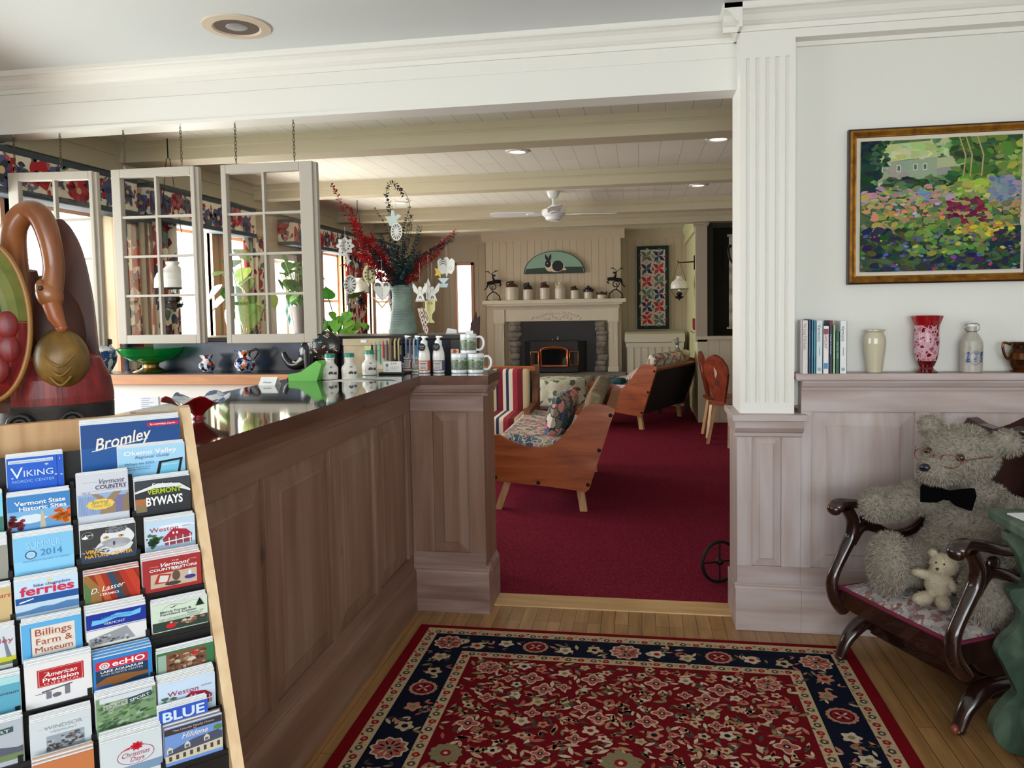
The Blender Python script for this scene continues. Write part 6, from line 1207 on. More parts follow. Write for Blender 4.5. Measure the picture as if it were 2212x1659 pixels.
REDF = cells('red_floral', [(150, 30, 44), (160, 40, 52), (140, 24, 38), (206, 170, 170), (150, 30, 44)], 18, .8)
PLAID = stripes('plaid_pink', [(0, (200, 196, 190)), (.22, (196, 120, 116)), (.38, (206, 200, 194)), (.55, (120, 130, 140)), (.68, (206, 200, 194)), (.85, (190, 110, 108))], 0, .09)
BROWNF = cells('brown_tapestry', [(120, 104, 84), (150, 134, 106), (96, 104, 100), (160, 120, 100), (130, 120, 90)], 16, .95, (1, 3.5, 1))
TEALF = cells('teal_damask', [(36, 74, 80), (44, 84, 88), (30, 62, 70), (60, 96, 96)], 26, .9)
OUT = [(-1.041, .527), (-1.033, .542), (-1.016, .549), (-.986, .55), (-.953, .532), (-.911, .508), (-.861, .484), (-.778, .468), (-.712, .465), (-.646, .471), (-.596, .491), (-.546, .537), (-.496, .595), (-.446, .661), (-.405, .719), (-.372, .756), (-.332, .772), (-.283, .772), (-.219, .76), (-.172, .736), (-.355, .177), (-.379, .156), (-.453, .167), (-.699, .195), (-.908, .211), (-1.009, .222), (-1.05, .25), (-1.058, .32), (-1.052, .45)]
OUT = [(x + .6, z) for x, z in OUT]
def sofa(loc_, rz, L, label, back, sc=1.0):
    t = thing('wooden_sofa', label, 'sofa', loc_, rz, 'scroll-sided pine sofas in the lounge')
    for y in (0, L):
        b = MB(); b.prism(OUT, (0, y - .018, 0), X, Z, Y * .036); p = b.obj('end_panel', PINE, t, bevel=.008)
        ys = -.02 if y == 0 else L + .02
        for bx, bz in ((-.417, .247), (-.113, .216), (.236, .208), (.316, .451), (.396, .695)):
            b = MB(); b.ell((bx, ys, bz), .014, .008, .014, 10, 6); b.obj('bolt', IRON, p)
    b = MB(); b.prism([(.385, .70), (.418, .70), (.240, .185), (.207, .185)], (0, .018, 0), X, Z, Y * (L - .036)); b.obj('back_board', back, t)
    b = MB(); b.prism([(.36, .735), (.43, .722), (.418, .695), (.35, .705)], (0, .018, 0), X, Z, Y * (L - .036)); b.obj('top_rail', PINE, t)
    b = MB(); b.box(-.41, .22, .018, L - .018, .34, .38); b.box(-.43, -.405, .018, L - .018, .24, .42); b.obj('seat_deck', PINE, t)
    for y, yy in ((.07, 0), (L - .07, 0)):
        for q in ([(-.335, .22), (-.415, -.0)], [(.17, .20), (.20, 0)]):
            b = MB(); (xa, za), (xb, zb) = q; b.obox(V((xa + xb) / 2, y, (za + zb) / 2 + .0), V(.026, 0, 0), V(0, .022, 0), V((xa - xb) / 2, 0, (za - zb) / 2)); b.obj('leg', OAK, t)
    return t
S1 = Matrix.Translation((-.60, 5.30, .008)); sofa((-.60, 5.30, .008), 0, 1.45, 'scroll-sided pine sofa with tapestry cushions nearest the opening', mat((88, 80, 62), .7))
def pillow(M, c, w, d, h, fr, m, name, label, cat, group=None, pinch=.06):
    b = MB(); cushion(b, w, d, h, [V(*f).normalized() for f in fr], (0, 0, 0), 0, pinch=pinch)
    o = b.obj(name, m); o.matrix_world = M @ Matrix.Translation(c); return tag(o, label, cat, group)
def slab(M, c, fr, w, d, h, m, name, label, cat, group=None):
    b = MB(); f = [V(*q).normalized() for q in fr]; b.obox((0, 0, 0), f[0] * w / 2, f[1] * d / 2, f[2] * h / 2); o = b.obj(name, m, None, .04, seg=4); o.matrix_world = M @ Matrix.Translation(c); return tag(o, label, cat, group)
tl = (.98, 0, -.12); tu = (.12, 0, .98)
slab(S1, (-.10, .725, .455), (tl, (0, 1, 0), tu), .60, 1.36, .13, TAPE, 'seat_cushion', 'pink and blue tapestry seat cushion on the nearest pine sofa', 'cushion', 'sofa seat cushions')
bl = (.30, 0, .95); bn = (-.95, 0, .30)
slab(S1, (.235, .725, .64), (bl, (0, 1, 0), bn), .42, 1.36, .12, BROWNF, 'back_cushion', 'brown striped tapestry back cushion on the nearest pine sofa', 'cushion', 'sofa back cushions')
pillow(S1, (.02, .36, .66), .40, .34, .15, ((.25, .95, .1), (.25, -.12, .95), (-.95, .2, .25)), TAPEB, 'throw_pillow', 'large bloom patterned tapestry pillow leaning on the nearest pine sofa', 'pillow', 'pillows on the sofas', .04)
R2 = radians(-24); S2 = Matrix.Translation((-.195, 9.07, .008)) @ Matrix.Rotation(R2, 4, 'Z')
sofa((-.195, 9.07, .008), R2, 1.35, 'scroll-sided pine sofa turned towards the fireplace with a dark back', mat((26, 18, 18), .8))
slab(S2, (-.10, .675, .455), (tl, (0, 1, 0), tu), .60, 1.26, .13, WHITEF, 'seat_cushion', 'white floral seat cushion on the sofa by the fireplace', 'cushion', 'sofa seat cushions')
slab(S2, (.245, .72, .66), (bl, (0, 1, 0), bn), .44, 1.16, .11, ROSES, 'back_cushion', 'cream rose patterned back cushion on the sofa by the fireplace', 'cushion', 'sofa back cushions')
pillow(S2, (-.12, .98, .605), .34, .42, .13, ((1, .1, .15), (-.1, 1, .1), (-.1, -.1, 1)), REDF, 'throw_pillow', 'dark red floral pillow on the sofa by the fireplace', 'pillow', 'pillows on the sofas', .08)
pillow(S2, (-.02, .40, .60), .30, .34, .12, ((.7, .3, .55), (-.3, .95, .1), (-.5, -.2, .85)), PLAID, 'throw_pillow', 'pink and grey plaid pillow on the sofa by the fireplace', 'pillow', 'pillows on the sofas', .06)
slab(S2, (-.22, .13, .545), ((1, .1, .02), (-.1, 1, 0), (0, 0, 1)), .34, .18, .08, TEALF, 'throw_pillow', 'flat dark teal cushion at the near arm of the sofa by the fireplace', 'pillow', 'pillows on the sofas')
# striped armchair seen between the counter and the nearest sofa
ac = thing('striped_armchair', 'armchair with striped and teal damask upholstery and dark wood frame', 'armchair', (-1.60, 6.72, .008))
STRP = stripes('red_cream_teal_stripe', [(0, (36, 78, 82)), (.30, (196, 176, 140)), (.335, (40, 44, 60)), (.35, (120, 36, 46)), (.40, (226, 216, 200)), (.43, (44, 60, 84)), (.46, (226, 216, 200)), (.50, (160, 50, 60)), (.545, (110, 36, 46)), (.60, (196, 176, 140)), (.665, (36, 78, 82))], 0, .92)
b = MB(); b.box(.05, .62, .10, .24, .44, .89); b.obj('back_cushion', STRP, ac, bevel=.035, seg=3)
b = MB(); b.box(.05, .60, -.42, .10, .36, .52); b.obj('seat_cushion', STRP, ac, bevel=.03, seg=3)
b = MB(); b.box(.0, .70, -.40, .26, .26, .36); b.box(.02, .66, .20, .27, .34, .91); b.obj('frame', PINE, ac, bevel=.01)
for x in (.02, .66):
    b = MB(); b.prism([(-.44, .05), (-.44, .50), (-.40, .56), (-.34, .58), (.10, .60), (.22, .92), (.29, .92), (.29, .0), (.22, .0), (.22, .25), (-.36, .25), (-.36, .0)], (x - .025, 0, 0), Y, Z, X * .05); b.obj('arm_side', noisy('walnut_brown', [(.3, (80, 44, 26)), (.7, (116, 70, 44))], (6, 6, 20), .4), ac, bevel=.008)
# round low table under a cloth
t = thing('round_table', 'low round table hidden under a pale cloth in front of the hearth', 'table', (-.98, 9.3, .008)); b = MB(); b.lathe([(.04, 0), (.05, .02), (.05, .54), (.26, .545), (.26, .56), (0, .565)], n=24); b.obj('pedestal_table', DARKW, t)
b = MB()
def clothf(u, v):
    a = 2 * pi * u
    if v < .45: r = .33 * v / .45; return V(r * cos(a), r * sin(a), .575)
    w = (v - .45) / .55; r = .33 + .03 * w + .018 * w * sin(11 * a); return V(r * cos(a), r * sin(a), .575 - .29 * w + .012 * w * sin(4 * a))
b.grid(clothf, 88, 14); o = b.obj('tablecloth', cells('leafy_tablecloth', [(206, 206, 186), (200, 202, 180), (96, 110, 88), (206, 206, 186), (190, 196, 176)], 16, .8), None, solid=.003); o.location = (-.98, 9.3, .010); tag(o, 'pale cloth with leaf print draped over the low round table', 'tablecloth')
# plank chairs
def plank_chair(loc_, rz, label):
    t = thing('plank_chair', label, 'chair', loc_, rz, 'carved plank chairs by the pass-through')
    wd = noisy('red_brown_pine', [(.3, (96, 34, 18)), (.6, (130, 54, 28)), (.8, (150, 72, 40))], (4, 14, 14), .3, coat=.3)
    b = MB(); b.prism([(-.02, -.15), (.36, -.20), (.39, -.17), (.39, .17), (.36, .20), (-.02, .15)], (0, 0, .415), X, Y, Z * .032); b.obj('seat', wd, t, bevel=.006)
    d = V(-.17, 0, .985).normalized(); b = MB(); half = [(.055, 0), (.085, .08), (.135, .22), (.165, .32), (.16, .40), (.12, .45), (.10, .475), (.05, .50), (0, .515)]
    b.prism(half + [(-x, z) for x, z in half[::-1][1:]], V(.0, 0, .43), Y, d, V(.028, 0, .005)); b.obj('back_board', wd, t, bevel=.006)
    fr = (V(.0, 0, .43) - V(.0025, 0, 0), -Y, d, V(-1, 0, -.17).normalized()); b = MB()
    b.mark(blob(0, .33, .018, .05, 14, pet=3, amp=.3), fr, 0); b.mark(blob(0, .22, .03, .03, 14, pet=5, amp=.3), fr, 1); fr2 = (V(.030, 0, .436), Y, d, V(1, 0, .17).normalized()); b.mark(blob(0, .33, .018, .05, 14, pet=3, amp=.3), fr2, 0); b.obj('carved_hole', [mat((176, 160, 140), .8), mat((60, 20, 12), .7)], t)
    for x, y in ((.04, -.10), (.04, .10), (.32, -.13), (.32, .13)):
        b = MB(); q = V(x + (.05 if x > .1 else -.06), y * 1.55, 0); p = V(x, y, .42); b.bar(p, q, .034, .034); b.obj('leg', OAK, t)
plank_chair((.725, 8.62, .008), radians(5), 'carved plank chair nearer the yellow wall, seat towards the half wall'); plank_chair((.80, 8.02, .008), radians(38), 'carved plank chair half hidden by the white pilaster')
# scrap of black iron wheel beside the pedestal
b = MB(); b.tube([(0, .10 * cos(a), .115 + .105 * sin(a)) for a in [2 * pi * i / 28 for i in range(28)]], .009, 8, 0, True); b.tube([(0, -.1, .115), (0, .1, .115)], .005, 6); b.tube([(0, 0, .01), (0, 0, .22)], .005, 6); b.ell((0, 0, .115), .02, .02, .02, 10, 8)
put(b, 'iron_wheel', IRON, 'small black iron wheel standing behind the pickled pedestal', 'wheel', (.40, 4.02, .008), rz=radians(-65))
# ------------------------------------------------------------------ painting on the right wall
random.seed(17)
pt = thing('framed_painting', 'gold framed garden landscape painting with a pale house', 'painting', (1.256, 3.548, 1.858))
GOLD = noisy('gilt_frame', [(.3, (130, 82, 26)), (.6, (176, 124, 44)), (.8, (200, 150, 64))], (30, 30, 30), .3, .1, metal=.55); EDGED = mat((52, 26, 22), .4)
PW, PH = .735, .66
def frame_ring(b, w0, h0, w1, h1, y0, y1, m):
    A = [(-w0 / 2, -h0 / 2), (w0 / 2, -h0 / 2), (w0 / 2, h0 / 2), (-w0 / 2, h0 / 2)]; B = [(-w1 / 2, -h1 / 2), (w1 / 2, -h1 / 2), (w1 / 2, h1 / 2), (-w1 / 2, h1 / 2)]
    for i in range(4):
        j = (i + 1) % 4; b.add([V(A[i][0], y0, A[i][1]), V(A[j][0], y0, A[j][1]), V(B[j][0], y1, B[j][1]), V(B[i][0], y1, B[i][1])], [(0, 1, 2, 3)], m)
b = MB(); frame_ring(b, PW, PH, PW, PH, 0, -.026, 1); frame_ring(b, PW, PH, PW - .014, PH - .014, -.026, -.030, 1); frame_ring(b, PW - .014, PH - .014, PW - .03, PH - .03, -.030, -.034, 0); frame_ring(b, PW - .03, PH - .03, PW - .058, PH - .058, -.034, -.018, 0); frame_ring(b, PW - .058, PH - .058, PW - .068, PH - .068, -.018, -.020, 0); frame_ring(b, PW - .068, PH - .068, PW - .072, PH - .072, -.020, -.012, 1)
b.obj('frame', [GOLD, EDGED], pt)
b = MB(); frame_ring(b, PW - .07, PH - .07, PW - .104, PH - .104, -.013, -.012, 0); b.obj('linen_liner', mat((214, 204, 186), .8), pt)
b = MB(); cw, ch = PW - .104, PH - .104; fr = (V(-cw / 2, -.0105, -ch / 2), X, Z, -Y); PM = []; PI = {}
def pc(c):
    c = tuple(int(q / 8) * 8 for q in c)
    if c not in PI: PI[c] = len(PM); PM.append(mat(c, .75, 0, .2))
    return PI[c]
def cl(pts): return [(min(max(a, 0), 1) * cw, min(max(q, 0), 1) * ch) for a, q in pts]
def stroke(x, y, r, c, lay, rx=1.6, rot=0.0): b.mark(cl(blob(x, y, r * rx, r, 7, .3, rot=rot)), fr, pc(tuple(max(0, min(255, q + random.randint(-14, 14))) for q in c)), lay, .00004)
b.mark(rect(0, cw, 0, ch), fr, pc((84, 108, 76)), 0, .0001)
def zone(n, x0, x1, y0, y1, r0, r1, cols, lay0, rx=1.5):
    for i in range(n): stroke(random.uniform(x0, x1), random.uniform(y0, y1), random.uniform(r0, r1), random.choice(cols), lay0 + i * .02, rx, random.uniform(-.6, .6))
zone(220, 0, 1, .66, 1, .012, .035, [(96, 138, 88), (120, 158, 96), (74, 112, 76), (140, 174, 116)], 1)
zone(90, .40, .62, .78, 1, .012, .03, [(126, 164, 100), (150, 182, 120), (92, 132, 90), (176, 200, 150)], 6)
b.mark(cl([(.107, .83), (.107, .60), (.48, .64), (.485, .86)]), fr, pc((158, 152, 142)), 210, .00004)
zone(60, .11, .47, .63, .83, .012, .025, [(160, 150, 146), (150, 156, 142), (172, 160, 150), (140, 156, 140)], 211)
b.mark(cl([(.30, .845), (.48, .86), (.48, .64), (.32, .65)]), fr, pc((150, 160, 136)), 214, .00004)
b.mark(cl([(.48, .85), (.64, .86), (.65, .74), (.48, .72)]), fr, pc((150, 148, 144)), 214, .00004); b.mark(cl([(.48, .85), (.62, .865), (.65, .79), (.48, .775)]), fr, pc((170, 176, 140)), 215, .00004)
b.mark(cl([(.10, .825), (.19, .97), (.45, .985), (.487, .86), (.30, .85)]), fr, pc((176, 190, 134)), 216, .00004)
zone(40, .16, .44, .87, .95, .012, .03, [(186, 200, 146), (170, 186, 130), (196, 204, 156)], 217, 2)
for wx, wz in ((.125, .775), (.24, .785), (.345, .79), (.405, .79), (.13, .65)):
    b.mark(cl(rect(wx - .014, wx + .014, wz - .025, wz + .025)), fr, pc((186, 206, 190)), 222, .00004); b.mark(cl(rect(wx - .008, wx + .008, wz - .018, wz + .018)), fr, pc((84, 96, 92)), 223, .00004)
zone(110, -.02, .10, .62, 1.02, .015, .035, [(24, 46, 52), (30, 58, 52), (36, 66, 48), (22, 38, 60)], 226)
zone(30, .06, .17, .78, .99, .010, .02, [(36, 66, 56), (60, 96, 66)], 229)
zone(200, .58, 1, .68, 1.02, .012, .034, [(56, 88, 46), (44, 72, 40), (76, 112, 52), (96, 132, 64), (60, 100, 56)], 230)
zone(60, .86, 1, .70, .95, .012, .03, [(120, 146, 70), (150, 160, 80), (90, 124, 60)], 235)
for tx in (.64, .68, .75): b.mark(cl([(tx, .70), (tx + .008, .70), (tx + .02, .86), (tx - .02, 1), (tx - .028, 1), (tx + .010, .86)]), fr, pc((170, 158, 110)), 242, .00004)
zone(80, .16, .66, .60, .70, .010, .026, [(46, 74, 52), (60, 92, 60), (36, 56, 44), (84, 116, 80)], 243, 1.8)
zone(180, 0, 1, .50, .64, .008, .022, [(150, 130, 150), (170, 150, 160), (110, 140, 180), (190, 130, 140), (150, 160, 80), (176, 170, 90), (120, 140, 90)], 246, 2.0)
zone(120, .60, .85, .44, .70, .010, .028, [(160, 176, 80), (186, 190, 96), (130, 156, 70), (110, 146, 66)], 250)
zone(80, .82, 1.0, .50, .68, .010, .024, [(120, 136, 160), (150, 140, 150), (96, 120, 150)], 253)
zone(320, 0, 1, .28, .52, .008, .024, [(96, 124, 70), (130, 144, 70), (72, 112, 76), (160, 150, 84), (90, 110, 90), (150, 124, 100), (196, 140, 110)], 256)
zone(60, .55, .78, .36, .54, .008, .02, [(110, 34, 70), (130, 40, 66), (90, 30, 62)], 263)
zone(22, .15, .52, .40, .52, .008, .016, [(206, 110, 110), (216, 150, 80), (196, 180, 190), (130, 170, 176)], 265)
zone(430, 0, 1, -.02, .32, .010, .028, [(34, 46, 52), (44, 62, 44), (30, 40, 72), (70, 84, 50), (84, 110, 62), (56, 52, 84), (40, 70, 50)], 268)
zone(140, .30, .80, .12, .38, .008, .024, [(90, 130, 70), (74, 114, 66), (110, 146, 76), (130, 140, 60)], 278)
zone(50, 0, 1, .0, .28, .006, .014, [(90, 84, 140), (70, 96, 160), (120, 80, 140), (190, 176, 90), (110, 140, 150), (170, 60, 90)], 282)
zone(40, .60, .95, .26, .36, .008, .018, [(206, 190, 60), (190, 120, 80), (170, 150, 60)], 285)
b.obj('canvas', PM, pt)
# outlet
t = thing('wall_outlet', 'white outlet plate on the wainscot behind the chair arm', 'outlet', (.905, 3.478, .44)); b = MB(); b.box(-.036, .036, -.006, .008, -.058, .058); b.obj('plate', mat((232, 230, 222), .4), t, bevel=.003)
for z in (-.02, .02):
    b = MB(); b.box(-.014, .014, -.008, -.006, z - .013, z + .013); b.obj('socket', mat((214, 212, 204), .4), t, bevel=.002)

# ------------------------------------------------------------------ ledge items
SZ = 1.1492
bx = .686
BK = [(.024, .228, (214, 206, 206), [('The Long Trail Guide', (110, 100, 104), .62)], 'pale pink paperback, leftmost of the ledge books'), (.011, .232, (40, 60, 84), [], 'slim dark blue book next to the pale pink paperback'), (.009, .230, (40, 130, 180), [], 'thin bright blue book third from the left on the ledge'), (.008, .224, (80, 150, 160), [], 'thin teal booklet standing left of the wide Vermont book'), (.027, .227, (206, 220, 226), [('Vermont', (60, 80, 100), .40)], 'wide pale blue book titled Vermont in dark letters, fifth from the left'), (.024, .203, (228, 226, 226), [('VERMONT', (150, 60, 70), .46)], 'shorter white book with a red square and red capitals on the spine'), (.014, .226, (28, 34, 70), [('Houses in Vermont', (206, 206, 220), .46)], 'navy book with a maroon top'), (.010, .206, (160, 196, 150), [], 'thin pale green book right of the navy one'), (.015, .178, (30, 90, 76), [('IN FULL VIEW', (180, 200, 190), .5)], 'short dark green book beside the rightmost white one'), (.028, .224, (226, 230, 230), [('Vermont', (60, 84, 104), .36)], 'wide white book titled Vermont, rightmost on the ledge')]
for w, h, c, tx, lab in BK:
    t = thing('book', lab, 'book', (bx + w / 2, 3.49, SZ), 0, 'books on the wainscot ledge'); dp = .05
    b = MB(); b.box(-w / 2, w / 2, -dp, -dp + .002, 0, h); b.box(-w / 2, -w / 2 + .0015, -dp, .045, 0, h); b.box(w / 2 - .0015, w / 2, -dp, .045, 0, h); b.obj('cover', mat(c, .45), t)
    b = MB(); b.box(-w / 2 + .0015, w / 2 - .0015, -dp + .003, .042, .003, h - .004); b.obj('page_block', mat((226, 220, 206), .9), t)
    b = MB(); fr = (V(0, -dp - .0002, h), -Z, X, -Y)
    ms = [mat((150, 60, 70), .5)]
    for s_, tc, wd in tx: ms.append(mat(tc, .6)); b.text(s_, fr, h * (.30 if c[0] > 200 and w < .0265 else .24 if w > .026 else .45), -w * .28, w * .70, len(ms) - 1, 3, 'C' if w < .026 else 'C', width=h * wd * .8)
    if lab.startswith('shorter'): b.mark(rect(.012, .034, -w * .38, w * .38), fr, 0, 2); ms.append(mat((70, 140, 190), .5)); b.mark(rect(h * .78, h * .90, -w * .35, w * .35), fr, len(ms) - 1, 2)
    if lab.startswith('navy'): ms.append(mat((110, 24, 34), .5)); b.mark(rect(.0, .022, -w * .5, w * .5), fr, len(ms) - 1, 2)
    if lab.startswith('wide'):
        ms.append(mat((150, 170, 180), .5)); b.mark(blob(h * .92, 0, .008, .008, 10), fr, len(ms) - 1, 2); b.mark(rect(h * .50, h * .66, -.002, .002), fr, len(ms) - 1, 2)
    if not tx: ms.append(mat(tuple(min(255, q + 40) for q in c), .5)); b.mark(rect(h * .2, h * .7, -w * .15, w * .15), fr, len(ms) - 1, 2)
    b.obj('spine_print', ms, t); bx += w + .0012
t = thing('cream_vase', 'plain cream crackled vase on the ledge right of the books', 'vase', (.992, 3.488, SZ)); b = MB(); b.lathe([(.028, 0), (.031, .003), (.038, .06), (.045, .125), (.044, .148), (.036, .166), (.033, .172), (.042, .180), (.042, .184), (.036, .184), (.03, .168), (.036, .12), (0, .02)], n=32); b.obj('body', mat((196, 188, 164), .22, coat=.3), t)
t = thing('cut_glass_vase', 'tall ruby red cut glass vase on the ledge', 'vase', (1.198, 3.488, SZ)); RUBY = cells('ruby_cut_glass', [(120, 12, 24), (170, 110, 124), (140, 20, 34), (150, 70, 86), (190, 150, 160)], 55, .12, edge=((196, 160, 168), .10))
b = MB(); b.lathe([(.046, 0), (.047, .004), (.030, .014), (.026, .022), (.034, .034), (.040, .05)], n=32); b.obj('foot', mat((90, 4, 14), .08, coat=.6), t)
b = MB(); b.lathe([(.040, .05), (.047, .08), (.049, .13), (.047, .17), (.050, .200)], n=32); b.obj('cut_body', RUBY, t)
b = MB(); b.lathe([(.050, .200), (.056, .22), (.062, .238), (.059, .24), (.052, .22), (.045, .19), (.042, .10), (0, .06)], n=48, wob=lambda a, i: 1 + (.03 * cos(12 * a) if 1 <= i <= 4 else 0)); b.obj('rim', mat((140, 10, 22), .08, coat=.6), t)
t = thing('stoneware_bottle', 'grey stoneware swing-top bottle with a blue crest on the ledge', 'bottle', (1.374, 3.488, SZ))
b = MB(); b.lathe([(.038, 0), (.042, .004), (.043, .11), (.040, .132), (.024, .160), (.018, .170), (.018, .190), (0, .19)], n=32); b.obj('body', noisy('grey_stoneware', [(.3, (160, 154, 144)), (.7, (182, 176, 166))], (30, 30, 30), .3, .05), t)
b = MB(); b.lathe([(.017, .190), (.020, .194), (.020, .206), (.012, .212), (0, .213)], n=20); b.obj('stopper', mat((226, 224, 220), .25), t)
b = MB(); b.tube(spline([(-.022, -.004, .172), (-.028, -.006, .186), (-.022, -.006, .202), (0, -.022, .204), (.022, -.006, .202), (.028, -.006, .186), (.022, -.004, .172)], 5), .0018, 6); b.tube([(.0195 * cos(a), .0195 * sin(a), .172) for a in [2 * pi * i / 20 for i in range(20)]], .002, 6, 0, True); b.obj('wire_bail', mat((140, 140, 140), .25, .9), t)
b = MB(); R_ = .0436
def oncyl(pts, m, l=0): b.add([((R_ + l) * sin(x / R_), -(R_ + l) * cos(x / R_), z) for x, z in pts], [tuple(range(len(pts)))], m)
n = 26
for i in range(n):
    a0, a1 = 2 * pi * i / n, 2 * pi * (i + .8) / n; oncyl([(.024 * cos(a0), .062 + .030 * sin(a0)), (.024 * cos(a1), .062 + .030 * sin(a1)), (.020 * cos(a1), .062 + .026 * sin(a1)), (.020 * cos(a0), .062 + .026 * sin(a0))], 1)
for s_ in (-1, 1):
    for k in range(5): oncyl([(s_ * .027 + s_ * random.uniform(-.005, .006) + .006 * cos(q), .048 + .009 * k + .005 * sin(q)) for q in (0, 1.2, 2.4, 3.6, 4.8)], 0, .0002)
for k in range(7): oncyl([(random.uniform(-.010, .010) + .007 * cos(q), .046 + .006 * k + .0028 * sin(q)) for q in (0, 1.2, 2.4, 3.6, 4.8)], k % 2, .0004)
b.obj('crest_print', [mat((40, 60, 130), .4), mat((110, 130, 160), .4)], t)
t = thing('lustre_pitcher', 'small copper lustre pitcher at the right end of the ledge', 'pitcher', (1.563, 3.488, SZ)); LUST = noisy('copper_lustre', [(.3, (60, 34, 20)), (.6, (110, 66, 30)), (.8, (150, 96, 50))], (8, 8, 14), .12, metal=.75)
b = MB(); b.lathe([(.036, 0), (.038, .004), (.028, .012), (.040, .03), (.048, .055), (.044, .08), (.034, .098), (.036, .112), (.044, .124), (.040, .124), (.03, .10), (0, .08)], n=30); b.obj('body', LUST, t)
b = MB(); b.tube(spline([(-.038, 0, .116), (-.064, 0, .122), (-.068, 0, .098), (-.058, 0, .066), (-.044, 0, .052)], 6), .0055, 8); b.obj('handle', LUST, t)

# ------------------------------------------------------------------ rug
random.seed(44)
RX0, RX1, RY0, RY1 = -1.0, .862, .55, 3.325
rg = thing('oriental_rug', 'red oriental rug with navy floral border on the wooden floor', 'rug', (-.069, 1.94, 0))
RC = [(122, 16, 24), (196, 172, 136), (22, 26, 44), (112, 18, 26), (176, 96, 84), (140, 128, 96), (208, 190, 164), (150, 30, 36), (80, 70, 60), (190, 130, 104), (170, 160, 90)]
RM = [noisy('rug_%s' % n, [(.2, tuple(int(q * .86) for q in c)), (.8, c)], (160, 160, 160), .95, .4, 2, 0, spec=.05) for n, c in zip(('red_edge', 'cream_guard', 'navy', 'red_field', 'rose', 'sage', 'ivory', 'crimson', 'umber', 'salmon', 'olive'), RC)]
b = MB(); b.box(RX0, RX1, RY0, RY1, .001, .010, 0); b.v = [tuple(Vector(v) - rg.location) for v in b.v]; b.obj('pile', [RM[0]], rg, bevel=.004)
b = MB(); fr = (V(-rg.location.x, -rg.location.y, .0101), X, Y, Z); ST = .00012
def mk(pts, m, l): b.mark(pts, fr, m, l, ST)
E0, E1, E2, E3 = .048, .100, .250, .296
mk([(RX0 + E0, RY0 + E0), (RX1 - E0, RY0 + E0), (RX1 - E0, RY1 - E0 + .015), (RX0 + E0, RY1 - E0 + .015)], 1, 1)
mk([(RX0 + E1, RY0 + E1), (RX1 - E1, RY0 + E1), (RX1 - E1, RY1 - E1 + .01), (RX0 + E1, RY1 - E1 + .01)], 2, 2)
mk([(RX0 + E2, RY0 + E2), (RX1 - E2, RY0 + E2), (RX1 - E2, RY1 - E2), (RX0 + E2, RY1 - E2)], 1, 3)
mk([(RX0 + E3, RY0 + E3), (RX1 - E3, RY0 + E3), (RX1 - E3, RY1 - E3), (RX0 + E3, RY1 - E3)], 3, 4)
def fl(x, y, r, kind, l=6):
    ph = random.uniform(0, 1)
    if kind == 0:   # rayed daisy
        mk(blob(x, y, r, r, 40, 0, ph, 10, .10), 6, l); mk(blob(x, y, r * .86, r * .86, 40, 0, ph, 10, .12), 4, l + 1)
        for i in range(10): a = 2 * pi * i / 10 + ph; mk(leafp(x + r * .28 * cos(a), y + r * .28 * sin(a), r * .46, r * .07, a, 3), random.choice((2, 6)), l + 2)
        mk(blob(x, y, r * .26, r * .26, 12), 5, l + 3); mk(blob(x, y, r * .12, r * .12, 8), 2, l + 4)
    elif kind == 1: # sage rosette
        mk(blob(x, y, r, r, 44, 0, ph, 11, .08), 5, l); mk(blob(x, y, r * .34, r * .34, 14), 7, l + 1); mk(blob(x, y, r * .14, r * .14, 8), 6, l + 2)
    elif kind == 2: # four pointed star flower
        mk(blob(x, y, r, r, 24, 0, 0, 4, .26), 6, l); mk(blob(x, y, r * .8, r * .8, 24, 0, 0, 4, .3), 4, l + 1); mk(blob(x, y, r * .34, r * .34, 10), 2, l + 2); mk(blob(x, y, r * .16, r * .16, 8), 6, l + 3)
    elif kind == 3: # small five petal
        mk(blob(x, y, r, r, 25, 0, ph, 5, .2), random.choice((6, 9, 1)), l); mk(blob(x, y, r * .42, r * .42, 10), random.choice((2, 7, 5)), l + 1)
    else:           # ringed medallion
        mk(blob(x, y, r, r, 40, 0, ph, 14, .05), 9, l); mk(blob(x, y, r * .76, r * .76, 24), 2, l + 1); mk(blob(x, y, r * .66, r * .66, 24), 7, l + 2)
        for i in range(8): a = 2 * pi * i / 8; mk(leafp(x + r * .1 * cos(a), y + r * .1 * sin(a), r * .48, r * .08, a, 3), 6 if i % 2 else 2, l + 3)
        mk(blob(x, y, r * .16, r * .16, 8), 4, l + 4)
def lf(x, y, s, l=6, pal=(6, 5, 1, 9, 4, 8)):
    a = random.uniform(0, 6.28); c = random.choice(pal); mk(leafp(x, y, s, s * .17, a, 4), c, l)
    if random.random() < .55: mk(leafp(x, y, s * .8, s * .15, a + random.choice((-1.1, 1.1)), 4), random.choice(pal), l + .5)
# guard stripes: tiny flowers
def guard(x0, y0, x1, y1, pitch):
    L = sqrt((x1 - x0) ** 2 + (y1 - y0) ** 2); n = int(L / pitch); dx, dy = (x1 - x0) / L, (y1 - y0) / L
    for i in range(n):
        f = (i + .5) / n; x, y = x0 + (x1 - x0) * f, y0 + (y1 - y0) * f; k = i % 2
        mk(blob(x, y, .014, .014, 10, .12), 7 if k else 8, 6); mk(blob(x, y, .006, .006, 6), 9 if k else 6, 7); mk(leafp(x + dx * .018 - dy * .010, y + dy * .018 + dx * .010, .022, .005, atan2(dy, dx) + .7 * (1 if k else -1), 3), random.choice((4, 5, 8, 7)), 6)
g = (E0 + E1) / 2; h = (E2 + E3) / 2
for q, p in ((g, .052), (h, .05)):
    guard(RX0 + q, RY1 - q, RX1 - q, RY1 - q, p); guard(RX0 + q, RY0 + q, RX0 + q, RY1 - q, p); guard(RX1 - q, RY0 + q, RX1 - q, RY1 - q, p)
